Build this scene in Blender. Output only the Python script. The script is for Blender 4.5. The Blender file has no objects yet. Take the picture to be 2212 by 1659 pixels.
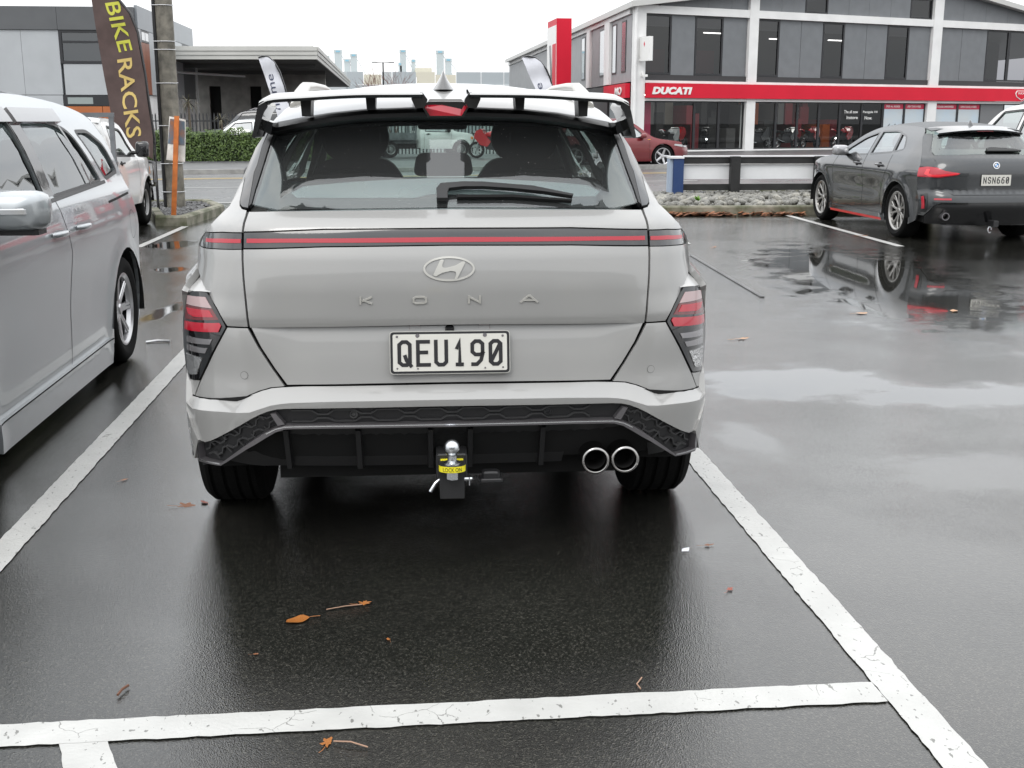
import bpy, bmesh, math, random
from mathutils import Vector, Matrix
from mathutils.geometry import delaunay_2d_cdt
R = math.radians
sc = bpy.context.scene
COL = sc.collection
random.seed(7)

# ------------------------------------------------------------------ camera
cam_d = bpy.data.cameras.new('camera')
cam_d.sensor_width = 36.0
cam_d.lens = 36.0 * 2500 / 2212
cam_d.clip_start = 0.05
cam_d.clip_end = 2000
cam = bpy.data.objects.new('camera', cam_d)
COL.objects.link(cam)
cam.location = (0, 0, 1.42)
cam.rotation_euler = (R(90 - 12.833), 0, R(-5.259))
sc.camera = cam

# ------------------------------------------------------------------ world: overcast daylight
SUN_EL, SUN_AZ = 48.0, 205.0       # high sun behind the camera, hidden by cloud
world = bpy.data.worlds.new('World')
sc.world = world
world.use_nodes = True
wn, wl = world.node_tree.nodes, world.node_tree.links
wn.clear()
w_out = wn.new('ShaderNodeOutputWorld')
w_bg = wn.new('ShaderNodeBackground')
w_sky = wn.new('ShaderNodeTexSky')
w_sky.sky_type = 'NISHITA'
w_sky.sun_disc = False
w_sky.sun_elevation = R(SUN_EL)
w_sky.sun_rotation = R(SUN_AZ)
w_sky.dust_density = 4.0
w_hsv = wn.new('ShaderNodeHueSaturation')
w_hsv.inputs['Saturation'].default_value = 0.15
w_tc = wn.new('ShaderNodeTexCoord')
w_map = wn.new('ShaderNodeMapping')
w_map.inputs['Scale'].default_value = (1.0, 2.2, 3.2)
w_map.inputs['Rotation'].default_value = (0, 0, R(25))
w_noise = wn.new('ShaderNodeTexNoise')
w_noise.inputs['Scale'].default_value = 1.7
w_noise.inputs['Detail'].default_value = 6
w_noise.inputs['Roughness'].default_value = 0.55
w_ramp = wn.new('ShaderNodeValToRGB')
w_ramp.color_ramp.elements[0].position = 0.33
w_ramp.color_ramp.elements[0].color = (.80, .84, .89, 1)
w_ramp.color_ramp.elements[1].position = 0.62
w_ramp.color_ramp.elements[1].color = (1.08, 1.08, 1.08, 1)
# an overcast dome: about twice as bright overhead as at the horizon
w_sep = wn.new('ShaderNodeSeparateXYZ')
w_up = wn.new('ShaderNodeMath'); w_up.operation = 'MAXIMUM'; w_up.inputs[1].default_value = 0.0
w_lum = wn.new('ShaderNodeMath'); w_lum.operation = 'MULTIPLY_ADD'
w_lum.inputs[1].default_value = 9.5; w_lum.inputs[2].default_value = 9.6
w_mul = wn.new('ShaderNodeMixRGB'); w_mul.blend_type = 'MULTIPLY'; w_mul.inputs['Fac'].default_value = 1.0
w_mix = wn.new('ShaderNodeMixRGB')
w_mix.inputs['Fac'].default_value = 0.92
wl.new(w_sky.outputs['Color'], w_hsv.inputs['Color'])
wl.new(w_tc.outputs['Generated'], w_map.inputs['Vector'])
wl.new(w_tc.outputs['Generated'], w_sep.inputs[0])
wl.new(w_sep.outputs['Z'], w_up.inputs[0])
wl.new(w_up.outputs[0], w_lum.inputs[0])
wl.new(w_map.outputs['Vector'], w_noise.inputs['Vector'])
wl.new(w_noise.outputs['Fac'], w_ramp.inputs['Fac'])
wl.new(w_ramp.outputs['Color'], w_mul.inputs['Color1'])
wl.new(w_lum.outputs[0], w_mul.inputs['Color2'])
wl.new(w_hsv.outputs['Color'], w_mix.inputs['Color1'])
wl.new(w_mul.outputs['Color'], w_mix.inputs['Color2'])
wl.new(w_mix.outputs['Color'], w_bg.inputs['Color'])
w_bg.inputs['Strength'].default_value = 0.12
wl.new(w_bg.outputs['Background'], w_out.inputs['Surface'])

sun_d = bpy.data.lights.new('sun', 'SUN')
sun_d.energy = 0.8
sun_d.angle = R(25)
sun_d.color = (1.0, 0.97, 0.93)
sun = bpy.data.objects.new('sun', sun_d)
COL.objects.link(sun)
_az, _el = R(SUN_AZ), R(SUN_EL)
_to = Vector((math.sin(_az) * math.cos(_el), math.cos(_az) * math.cos(_el), math.sin(_el)))
sun.rotation_euler = (-_to).to_track_quat('-Z', 'Y').to_euler()

sc.view_settings.view_transform = 'Standard'
sc.view_settings.look = 'None'
sc.view_settings.gamma = 1.0
sc.view_settings.use_curve_mapping = False
sc.view_settings.exposure = 0.12
sc.cycles.use_denoising = True
sc.cycles.max_bounces = 8
sc.cycles.transparent_max_bounces = 12
sc.cycles.caustics_reflective = False
sc.cycles.caustics_refractive = False

# ------------------------------------------------------------------ materials
MATS = {}
def nodes_of(name):
    m = bpy.data.materials.new(name)
    m.use_nodes = True
    nt = m.node_tree
    return m, nt, nt.nodes['Principled BSDF'], nt.nodes['Material Output']

def mat(name, col, rough=0.5, metal=0.0, coat=0.0, spec=0.5, var=0.0, vscale=6.0, bump=0.0, bscale=40.0,
        emit=None, emit_s=0.0, coat_rough=0.03, var2=None, rvar=0.0):
    if name in MATS:
        return MATS[name]
    m, nt, b, o = nodes_of(name)
    n, l = nt.nodes, nt.links
    b.inputs['Base Color'].default_value = (*col, 1)
    b.inputs['Roughness'].default_value = rough
    b.inputs['Metallic'].default_value = metal
    b.inputs['Coat Weight'].default_value = coat
    b.inputs['Coat Roughness'].default_value = coat_rough
    b.inputs['Specular IOR Level'].default_value = spec
    if emit:
        b.inputs['Emission Color'].default_value = (*emit, 1)
        b.inputs['Emission Strength'].default_value = emit_s
    if var or bump or rvar:
        tc = n.new('ShaderNodeTexCoord')
        nz = n.new('ShaderNodeTexNoise')
        nz.inputs['Scale'].default_value = vscale
        nz.inputs['Detail'].default_value = 5
        l.new(tc.outputs['Object'], nz.inputs['Vector'])
        if var:
            mx = n.new('ShaderNodeMixRGB')
            c2 = var2 if var2 else tuple(c * (1 - var) for c in col)
            mx.inputs['Color1'].default_value = (*[min(1, c * (1 + var * .5)) for c in col], 1)
            mx.inputs['Color2'].default_value = (*c2, 1)
            rp = n.new('ShaderNodeValToRGB')
            rp.color_ramp.elements[0].position = .35
            rp.color_ramp.elements[1].position = .68
            l.new(nz.outputs['Fac'], rp.inputs['Fac'])
            l.new(rp.outputs['Color'], mx.inputs['Fac'])
            l.new(mx.outputs['Color'], b.inputs['Base Color'])
        if rvar:
            mr = n.new('ShaderNodeMapRange')
            mr.inputs['To Min'].default_value = max(0.0, rough - rvar)
            mr.inputs['To Max'].default_value = min(1.0, rough + rvar)
            l.new(nz.outputs['Fac'], mr.inputs['Value'])
            l.new(mr.outputs['Result'], b.inputs['Roughness'])
        if bump:
            nb = n.new('ShaderNodeTexNoise')
            nb.inputs['Scale'].default_value = bscale
            nb.inputs['Detail'].default_value = 4
            l.new(tc.outputs['Object'], nb.inputs['Vector'])
            bp = n.new('ShaderNodeBump')
            bp.inputs['Strength'].default_value = bump
            bp.inputs['Distance'].default_value = 0.01
            l.new(nb.outputs['Fac'], bp.inputs['Height'])
            l.new(bp.outputs['Normal'], b.inputs['Normal'])
    MATS[name] = m
    return m

def glass(name, tint, r0=0.045, rough=0.0, gain=1.0, dirt=0.0, dscale=120.0, dcol=(.5, .5, .48), haze=0.0):
    """A thin pane: tinted transparency under a reflection that grows towards grazing; optional specks of dirt."""
    if name in MATS:
        return MATS[name]
    m, nt, b, o = nodes_of(name)
    n, l = nt.nodes, nt.links
    n.remove(b)
    tr = n.new('ShaderNodeBsdfTransparent'); tr.inputs['Color'].default_value = (*tint, 1)
    gl = n.new('ShaderNodeBsdfGlossy'); gl.inputs['Roughness'].default_value = rough
    gl.inputs['Color'].default_value = (.97, .99, 1, 1)
    lw = n.new('ShaderNodeLayerWeight'); lw.inputs['Blend'].default_value = 0.5
    p = n.new('ShaderNodeMath'); p.operation = 'POWER'; p.inputs[1].default_value = 4.0
    l.new(lw.outputs['Facing'], p.inputs[0])
    ma = n.new('ShaderNodeMath'); ma.operation = 'MULTIPLY_ADD'
    ma.inputs[1].default_value = (1 - r0) * gain; ma.inputs[2].default_value = r0
    l.new(p.outputs[0], ma.inputs[0])
    mx = n.new('ShaderNodeMixShader')
    l.new(ma.outputs[0], mx.inputs['Fac'])
    l.new(tr.outputs[0], mx.inputs[1]); l.new(gl.outputs[0], mx.inputs[2])
    last = mx
    if dirt:
        tc = n.new('ShaderNodeTexCoord')
        vo = n.new('ShaderNodeTexVoronoi'); vo.inputs['Scale'].default_value = dscale
        l.new(tc.outputs['Object'], vo.inputs['Vector'])
        nz = n.new('ShaderNodeTexNoise'); nz.inputs['Scale'].default_value = 7.0
        l.new(tc.outputs['Object'], nz.inputs['Vector'])
        th = n.new('ShaderNodeMath'); th.operation = 'MULTIPLY'; th.inputs[1].default_value = dirt
        l.new(nz.outputs['Fac'], th.inputs[0])
        lt = n.new('ShaderNodeMath'); lt.operation = 'LESS_THAN'
        l.new(vo.outputs['Distance'], lt.inputs[0]); l.new(th.outputs[0], lt.inputs[1])
        df = n.new('ShaderNodeBsdfDiffuse'); df.inputs['Color'].default_value = (*dcol, 1)
        hf = n.new('ShaderNodeMath'); hf.operation = 'MULTIPLY'; hf.inputs[1].default_value = .45
        l.new(lt.outputs[0], hf.inputs[0])
        m2 = n.new('ShaderNodeMixShader')
        l.new(hf.outputs[0], m2.inputs['Fac'])
        l.new(mx.outputs[0], m2.inputs[1]); l.new(df.outputs[0], m2.inputs[2])
        last = m2
    if haze:
        hz = n.new('ShaderNodeBsdfDiffuse'); hz.inputs['Color'].default_value = (.55, .57, .57, 1)
        m3 = n.new('ShaderNodeMixShader'); m3.inputs['Fac'].default_value = haze
        l.new(last.outputs[0], m3.inputs[1]); l.new(hz.outputs[0], m3.inputs[2]); last = m3
    l.new(last.outputs[0], o.inputs['Surface'])
    MATS[name] = m
    return m

def sheen_mat(name, col, fac):  # part-transparent pale colour that paints a sheen over a pane
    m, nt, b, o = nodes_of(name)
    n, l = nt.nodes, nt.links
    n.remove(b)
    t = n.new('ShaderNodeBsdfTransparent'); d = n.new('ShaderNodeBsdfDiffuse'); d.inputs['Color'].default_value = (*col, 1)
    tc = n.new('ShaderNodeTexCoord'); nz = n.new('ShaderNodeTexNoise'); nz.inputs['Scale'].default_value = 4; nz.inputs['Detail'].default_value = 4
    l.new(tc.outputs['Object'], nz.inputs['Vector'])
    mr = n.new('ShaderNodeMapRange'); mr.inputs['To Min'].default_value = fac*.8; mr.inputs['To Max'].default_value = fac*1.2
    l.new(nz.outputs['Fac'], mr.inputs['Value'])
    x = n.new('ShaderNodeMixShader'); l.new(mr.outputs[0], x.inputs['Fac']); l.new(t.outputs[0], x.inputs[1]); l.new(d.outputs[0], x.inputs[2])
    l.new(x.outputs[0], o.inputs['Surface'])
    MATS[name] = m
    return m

# ------------------------------------------------------------------ object helpers
def tag(o, label=None, cat=None, group=None, kind=None):
    if label: o['label'] = label
    if cat: o['category'] = cat
    if group: o['group'] = group
    if kind: o['kind'] = kind
    return o

def empty(name, loc=(0, 0, 0), rz=0.0, parent=None):
    o = bpy.data.objects.new(name, None)
    o.empty_display_size = 0.2
    COL.objects.link(o)
    o.location = loc
    o.rotation_euler = (0, 0, rz)
    if parent: o.parent = parent
    return o

def thing(name, label, cat, loc=(0, 0, 0), rz=0.0, group=None):
    return tag(empty(name, loc, rz), label, cat, group)

def link(name, mesh, m=None, parent=None):
    o = bpy.data.objects.new(name, mesh)
    if m is not None and len(mesh.materials) == 0:
        mesh.materials.append(m)
    COL.objects.link(o)
    if parent: o.parent = parent
    return o

def copy_tree(o, parent=None):
    c = o.copy(); COL.objects.link(c); c.parent = parent
    for ch in list(o.children):
        copy_tree(ch, c)
    return c

class MB:
    """Collects faces; build() makes one mesh object."""
    def __init__(s): s.v = []; s.f = []
    def add(s, vs, fs):
        k = len(s.v); s.v += [tuple(p) for p in vs]; s.f += [tuple(i + k for i in f) for f in fs]; return s
    def box(s, a, b, M=None):
        x0, y0, z0 = a; x1, y1, z1 = b
        vs = [Vector(p) for p in ((x0,y0,z0),(x1,y0,z0),(x1,y1,z0),(x0,y1,z0),(x0,y0,z1),(x1,y0,z1),(x1,y1,z1),(x0,y1,z1))]
        if M is not None: vs = [M @ p for p in vs]
        return s.add(vs, [(0,3,2,1),(4,5,6,7),(0,1,5,4),(1,2,6,5),(2,3,7,6),(3,0,4,7)])
    def bbox(s, a, b, r=.01, M=None):
        """box with chamfered vertical and top edges"""
        x0,y0,z0=a; x1,y1,z1=b
        ring=[(x0+r,y0),(x1-r,y0),(x1,y0+r),(x1,y1-r),(x1-r,y1),(x0+r,y1),(x0,y1-r),(x0,y0+r)]
        top=[(x0+2*r,y0+r),(x1-2*r,y0+r),(x1-r,y0+2*r),(x1-r,y1-2*r),(x1-2*r,y1-r),(x0+2*r,y1-r),(x0+r,y1-2*r),(x0+r,y0+2*r)]
        vs=[Vector((x,y,z0)) for x,y in ring]+[Vector((x,y,z1-r)) for x,y in ring]+[Vector((x,y,z1)) for x,y in top]
        if M is not None: vs=[M@p for p in vs]
        fs=[tuple(range(7,-1,-1)),tuple(range(16,24))]
        for k in range(2):
            for i in range(8):
                j=(i+1)%8; fs.append((8*k+i,8*k+j,8*k+8+j,8*k+8+i))
        return s.add(vs,fs)
    def prism(s, poly, h0, h1, fn=lambda a, b, h: (a, b, h), cap=True):
        """extrude a polygon given in (a, b) between heights h0 and h1"""
        n = len(poly)
        vs = [fn(a, b, h0) for a, b in poly] + [fn(a, b, h1) for a, b in poly]
        fs = [(i, (i+1) % n, n + (i+1) % n, n + i) for i in range(n)]
        if cap: fs += [tuple(range(n-1, -1, -1)), tuple(range(n, 2*n))]
        return s.add(vs, fs)
    def tube(s, pts, rad, seg=8, cap=True):
        pts = [Vector(p) for p in pts]; n = len(pts)
        rads = rad if isinstance(rad, (list, tuple)) else [rad] * n
        vs = []; fs = []; up = None
        for i, p in enumerate(pts):
            d = (pts[min(i+1, n-1)] - pts[max(i-1, 0)]).normalized()
            if up is None:
                up = Vector((0, 0, 1)) if abs(d.z) < .9 else Vector((0, 1, 0))
            a = d.cross(up).normalized(); b = a.cross(d).normalized(); up = b
            for k in range(seg):
                t = 2 * math.pi * k / seg
                vs.append(p + a * (math.cos(t) * rads[i]) + b * (math.sin(t) * rads[i]))
        for i in range(n - 1):
            for k in range(seg):
                k2 = (k + 1) % seg
                fs.append((i*seg+k, i*seg+k2, (i+1)*seg+k2, (i+1)*seg+k))
        if cap:
            fs += [tuple(range(seg-1, -1, -1)), tuple((n-1)*seg + k for k in range(seg))]
        return s.add(vs, fs)
    def lathe(s, prof, seg=24, M=None, a0=0.0, a1=2*math.pi):
        """profile (r, h) spun about the local z axis"""
        full = abs(a1 - a0 - 2*math.pi) < 1e-6
        m = seg if full else seg + 1
        vs = []; fs = []; n = len(prof)
        for k in range(m):
            t = a0 + (a1 - a0) * k / seg
            for r, h in prof:
                p = Vector((r*math.cos(t), r*math.sin(t), h)); vs.append(M @ p if M is not None else p)
        for k in range(seg):
            k2 = (k + 1) % m
            for i in range(n - 1):
                fs.append((k*n+i, k2*n+i, k2*n+i+1, k*n+i+1))
        return s.add(vs, fs)
    def grid(s, fn, nu, nv):
        vs = [fn(i/nu, j/nv) for i in range(nu+1) for j in range(nv+1)]
        fs = [(i*(nv+1)+j, (i+1)*(nv+1)+j, (i+1)*(nv+1)+j+1, i*(nv+1)+j+1) for i in range(nu) for j in range(nv)]
        return s.add(vs, fs)
    def mesh(s, name, smooth=None, fix=True):
        me = bpy.data.meshes.new(name)
        me.from_pydata([tuple(p) for p in s.v], [], s.f)
        if fix:
            bm = bmesh.new(); bm.from_mesh(me)
            bmesh.ops.recalc_face_normals(bm, faces=bm.faces)
            bm.to_mesh(me); bm.free()
        if smooth is not None:
            me.shade_smooth()
            me.set_sharp_from_angle(angle=R(smooth))
        return me
    def build(s, name, m, parent=None, smooth=None, fix=True):
        return link(name, s.mesh(name, smooth, fix), m, parent)

def rotM(rx=0, ry=0, rz=0, loc=(0, 0, 0)):
    return Matrix.Translation(loc) @ Matrix.Rotation(rz, 4, 'Z') @ Matrix.Rotation(ry, 4, 'Y') @ Matrix.Rotation(rx, 4, 'X')

def pchip(pts):
    xs = [p[0] for p in pts]; ys = [p[1] for p in pts]; n = len(xs)
    h = [xs[i+1]-xs[i] for i in range(n-1)]; d = [(ys[i+1]-ys[i])/h[i] for i in range(n-1)]
    m = [0.0]*n; m[0] = d[0]; m[-1] = d[-1]
    for i in range(1, n-1):
        if d[i-1]*d[i] > 0:
            a = 2*h[i]+h[i-1]; b = h[i]+2*h[i-1]; m[i] = (a+b)/(a/d[i-1]+b/d[i])
    def f(x):
        if x <= xs[0]: return ys[0]+m[0]*(x-xs[0])
        if x >= xs[-1]: return ys[-1]+m[-1]*(x-xs[-1])
        i = 0
        while x > xs[i+1]: i += 1
        t = (x-xs[i])/h[i]
        return ys[i]*(1+2*t)*(1-t)**2+h[i]*m[i]*t*(1-t)**2+ys[i+1]*t*t*(3-2*t)+h[i]*m[i+1]*t*t*(t-1)
    return f

def lin(pts):
    def f(x):
        if x <= pts[0][0]: return pts[0][1]
        for (a, b), (c, d) in zip(pts, pts[1:]):
            if x <= c: return b + (d-b)*(x-a)/(c-a)
        return pts[-1][1]
    return f

def sm(a, b, x):
    t = min(1.0, max(0.0, (x-a)/(b-a))); return t*t*(3-2*t)

def inpoly(x, y, poly):
    c = False; j = len(poly)-1
    for i in range(len(poly)):
        xi, yi = poly[i]; xj, yj = poly[j]
        if (yi > y) != (yj > y) and x < (xj-xi)*(y-yi)/(yj-yi)+xi: c = not c
        j = i
    return c

def dens(poly, res, closed=True):
    out = []
    n = len(poly)
    for i in range(n if closed else n-1):
        a = poly[i]; b = poly[(i+1) % n]
        k = max(1, int(math.ceil(math.hypot(b[0]-a[0], b[1]-a[1])/res)))
        for t in range(k):
            out.append((a[0]+(b[0]-a[0])*t/k, a[1]+(b[1]-a[1])*t/k))
    if not closed: out.append(poly[-1])
    return out

def rounded(poly, r, seg=4):
    """round the corners of a polygon (r: one radius or a list)"""
    n = len(poly); out = []
    for i in range(n):
        p = Vector(poly[i]); a = Vector(poly[i-1])-p; b = Vector(poly[(i+1) % n])-p
        ri = r[i] if isinstance(r, (list, tuple)) else r
        q = min(ri, a.length*.45, b.length*.45)
        if q < 1e-4: out.append(tuple(p)); continue
        a = p+a.normalized()*q; b = p+b.normalized()*q
        for k in range(seg+1):
            t = k/seg
            c = a*(1-t)**2+p*2*t*(1-t)+b*t*t
            out.append((c.x, c.y))
    return out

def surf_n(fmap, a, b, out, e=2e-3):
    p = Vector(fmap(a+e, b))-Vector(fmap(a-e, b)); q = Vector(fmap(a, b+e))-Vector(fmap(a, b-e))
    n = p.cross(q)
    if n.length < 1e-12: return Vector(out)
    n.normalize()
    return n if n.dot(Vector(out)) >= 0 else -n

def panel(name, outline, fmap, m, parent, out, res=.05, rim=.012, holes=(), off=0.0, bev=.0025):
    """A sheet cut to a 2-D outline and laid on the surface fmap(a, b), with smooth true normals and a turned-in rim."""
    loops = [dens(outline, res)] + [dens(h, res) for h in holes]
    pts = []; edges = []; ids = []
    for lp in loops:
        k = len(pts); pts += lp; n = len(lp)
        edges += [(k+i, k+(i+1) % n) for i in range(n)]; ids.append((k, n))
    xs = [p[0] for p in loops[0]]; ys = [p[1] for p in loops[0]]
    nb = len(pts)
    cell = {}
    for i, p in enumerate(pts):
        cell.setdefault((int(p[0]//res), int(p[1]//res)), []).append(p)
    x = min(xs)+res*.5; row = 0
    while x < max(xs):
        y = min(ys)+res*(.5 if row % 2 else .25)
        while y < max(ys):
            if inpoly(x, y, loops[0]) and not any(inpoly(x, y, h) for h in loops[1:]):
                ci, cj = int(x//res), int(y//res); ok = True
                for di in (-1, 0, 1):
                    for dj in (-1, 0, 1):
                        for q in cell.get((ci+di, cj+dj), ()):
                            if (q[0]-x)**2+(q[1]-y)**2 < (.45*res)**2: ok = False
                if ok: pts.append((x, y))
            y += res
        x += res*.9; row += 1
    vv, ee, ff, ov, oe, of = delaunay_2d_cdt([Vector(p) for p in pts], edges, [], 0, 1e-7)
    P = [(v.x, v.y) for v in vv]
    tris = []
    for f in ff:
        cx = sum(P[i][0] for i in f)/len(f); cy = sum(P[i][1] for i in f)/len(f)
        if inpoly(cx, cy, loops[0]) and not any(inpoly(cx, cy, h) for h in loops[1:]):
            tris.append(tuple(f))
    N = [surf_n(fmap, a, b, out) for a, b in P]
    V = [Vector(fmap(a, b))+N[i]*off for i, (a, b) in enumerate(P)]
    faces = []; ln = []
    vote = 0.0; good = []
    for f in tris:
        (ax, ay), (bx, by), (cx, cy) = (P[i] for i in f[:3])
        ar = (bx-ax)*(cy-ay)-(by-ay)*(cx-ax)
        if abs(ar) < 2e-8: continue
        if ar < 0: f = tuple(reversed(f))
        a, b, c = (V[i] for i in f[:3])
        vote += (b-a).cross(c-a).dot(N[f[0]]+N[f[1]]+N[f[2]]); good.append(f)
    for f in good:
        if vote < 0: f = tuple(reversed(f))
        faces.append(f); ln += [N[i] for i in f]
    if rim > 0:
        cnt = {}
        for f in faces:
            for i in range(len(f)):
                a, b = f[i], f[(i+1) % len(f)]
                cnt[(a, b)] = 1
        bd = [(a, b) for (a, b) in cnt if (b, a) not in cnt]
        low = {}
        for a, b in bd:
            for i in (a, b):
                if i not in low:
                    low[i] = len(V); V.append(V[i]-N[i]*rim); N.append(N[i])
        for a, b in bd:
            e = V[b]-V[a]
            rn = e.cross(N[a])
            rn = rn.normalized() if rn.length > 1e-9 else N[a]
            faces.append((b, a, low[a], low[b])); ln += [rn]*4
    me = bpy.data.meshes.new(name)
    me.from_pydata([tuple(p) for p in V], [], faces)
    me.shade_smooth()
    if len(ln) == len(me.loops):
        me.normals_split_custom_set([tuple(q) for q in ln])
    return link(name, me, m, parent)

def ribbon(name, line, fmap, w, m, parent, out, off=.001, res=.04, closed=False, h=0.0):
    """A narrow strip that follows a line on the surface fmap (h: raised with side walls)."""
    L = dens(line, res, closed)
    n = len(L); vs = []; fs = []
    for i in range(n):
        a = L[i-1] if (i > 0 or closed) else L[i]
        b = L[(i+1) % n] if (i < n-1 or closed) else L[i]
        p = Vector(fmap(*L[i])); d = (Vector(fmap(*b))-Vector(fmap(*a)))
        d = d.normalized() if d.length > 1e-9 else Vector((0, 0, 1))
        nn = surf_n(fmap, L[i][0], L[i][1], out)
        s = nn.cross(d).normalized()*(w/2)
        if h: vs += [p-s-nn*.003, p-s*.8+nn*(off+h), p+s*.8+nn*(off+h), p+s-nn*.003]
        else: vs += [p-s+nn*off, p+s+nn*off]
    k = 4 if h else 2
    for i in range(n if closed else n-1):
        j = (i+1) % n
        for q in range(k-1):
            fs.append((i*k+q, i*k+q+1, j*k+q+1, j*k+q))
    mb = MB().add(vs, fs)
    return mb.build(name, m, parent, smooth=35 if h else 60)

def text_mesh(s, size=1.0, ext=0.0, shear=0.0, bold=0.0, spacing=1.0):
    cu = bpy.data.curves.new('txt', 'FONT')
    cu.body = s; cu.size = size; cu.extrude = ext; cu.shear = shear; cu.offset = bold
    cu.space_character = spacing; cu.align_x = 'LEFT'; cu.resolution_u = 3
    ob = bpy.data.objects.new('txt', cu)
    COL.objects.link(ob)
    dg = bpy.context.evaluated_depsgraph_get()
    me = bpy.data.meshes.new_from_object(ob.evaluated_get(dg))
    bpy.data.objects.remove(ob); bpy.data.curves.remove(cu)
    return me

def text_obj(name, s, w, h, M, m, parent, ext=.002, shear=0.0, bold=0.0, spacing=1.0):
    """lettering fitted to a w x h box whose lower left corner is M's origin (x right, y up, z out)"""
    me = text_mesh(s, 1.0, ext/ max(h, 1e-3) * .7, shear, bold, spacing)
    xs = [v.co.x for v in me.vertices]; ys = [v.co.y for v in me.vertices]
    x0, x1, y0, y1 = min(xs), max(xs), min(ys), max(ys)
    zs = [v.co.z for v in me.vertices]; zr = max(zs)-min(zs) or 1
    for v in me.vertices:
        v.co = Vector(((v.co.x-x0)/(x1-x0)*w, (v.co.y-y0)/(y1-y0)*h, (v.co.z-min(zs))/zr*ext))
    me.transform(M)
    return link(name, me, m, parent)

def frameM(o, ax, ay):
    """matrix with origin o, x axis ax, y axis ay, z = x cross y"""
    ax = Vector(ax).normalized(); ay = Vector(ay).normalized(); az = ax.cross(ay).normalized(); ay = az.cross(ax)
    return Matrix(((ax.x, ay.x, az.x, o[0]), (ax.y, ay.y, az.y, o[1]), (ax.z, ay.z, az.z, o[2]), (0, 0, 0, 1)))
# ================================================================== ground, road, markings
def struct(o):
    o['kind'] = 'structure'; return o

# puddles: centre x, y, radius x, radius y, turn (deg), weight
PUDDLES = [(4.25, 10.3, 1.15, 3.6, -8, 1.0), (5.1, 7.9, 1.9, 1.1, 14, .9), (2.15, 6.1, .72, .48, -10, 1.0),
           (3.2, 5.72, 1.2, .30, 0, .85), (2.4, 4.4, .5, .35, 0, .5), (-2.72, 13.85, .42, .55, -25, 1.0), (-2.3, 11.5, .22, .22, 0, 1.0),
           (-1.84, 8.9, .12, .6, -10, .9), (6.9, 12.3, 1.8, 1.0, 0, .6), (2.6, 16.4, 1.2, .5, 0, .5), (1.55, 5.0, .16, .35, 0, .5)]

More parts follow.
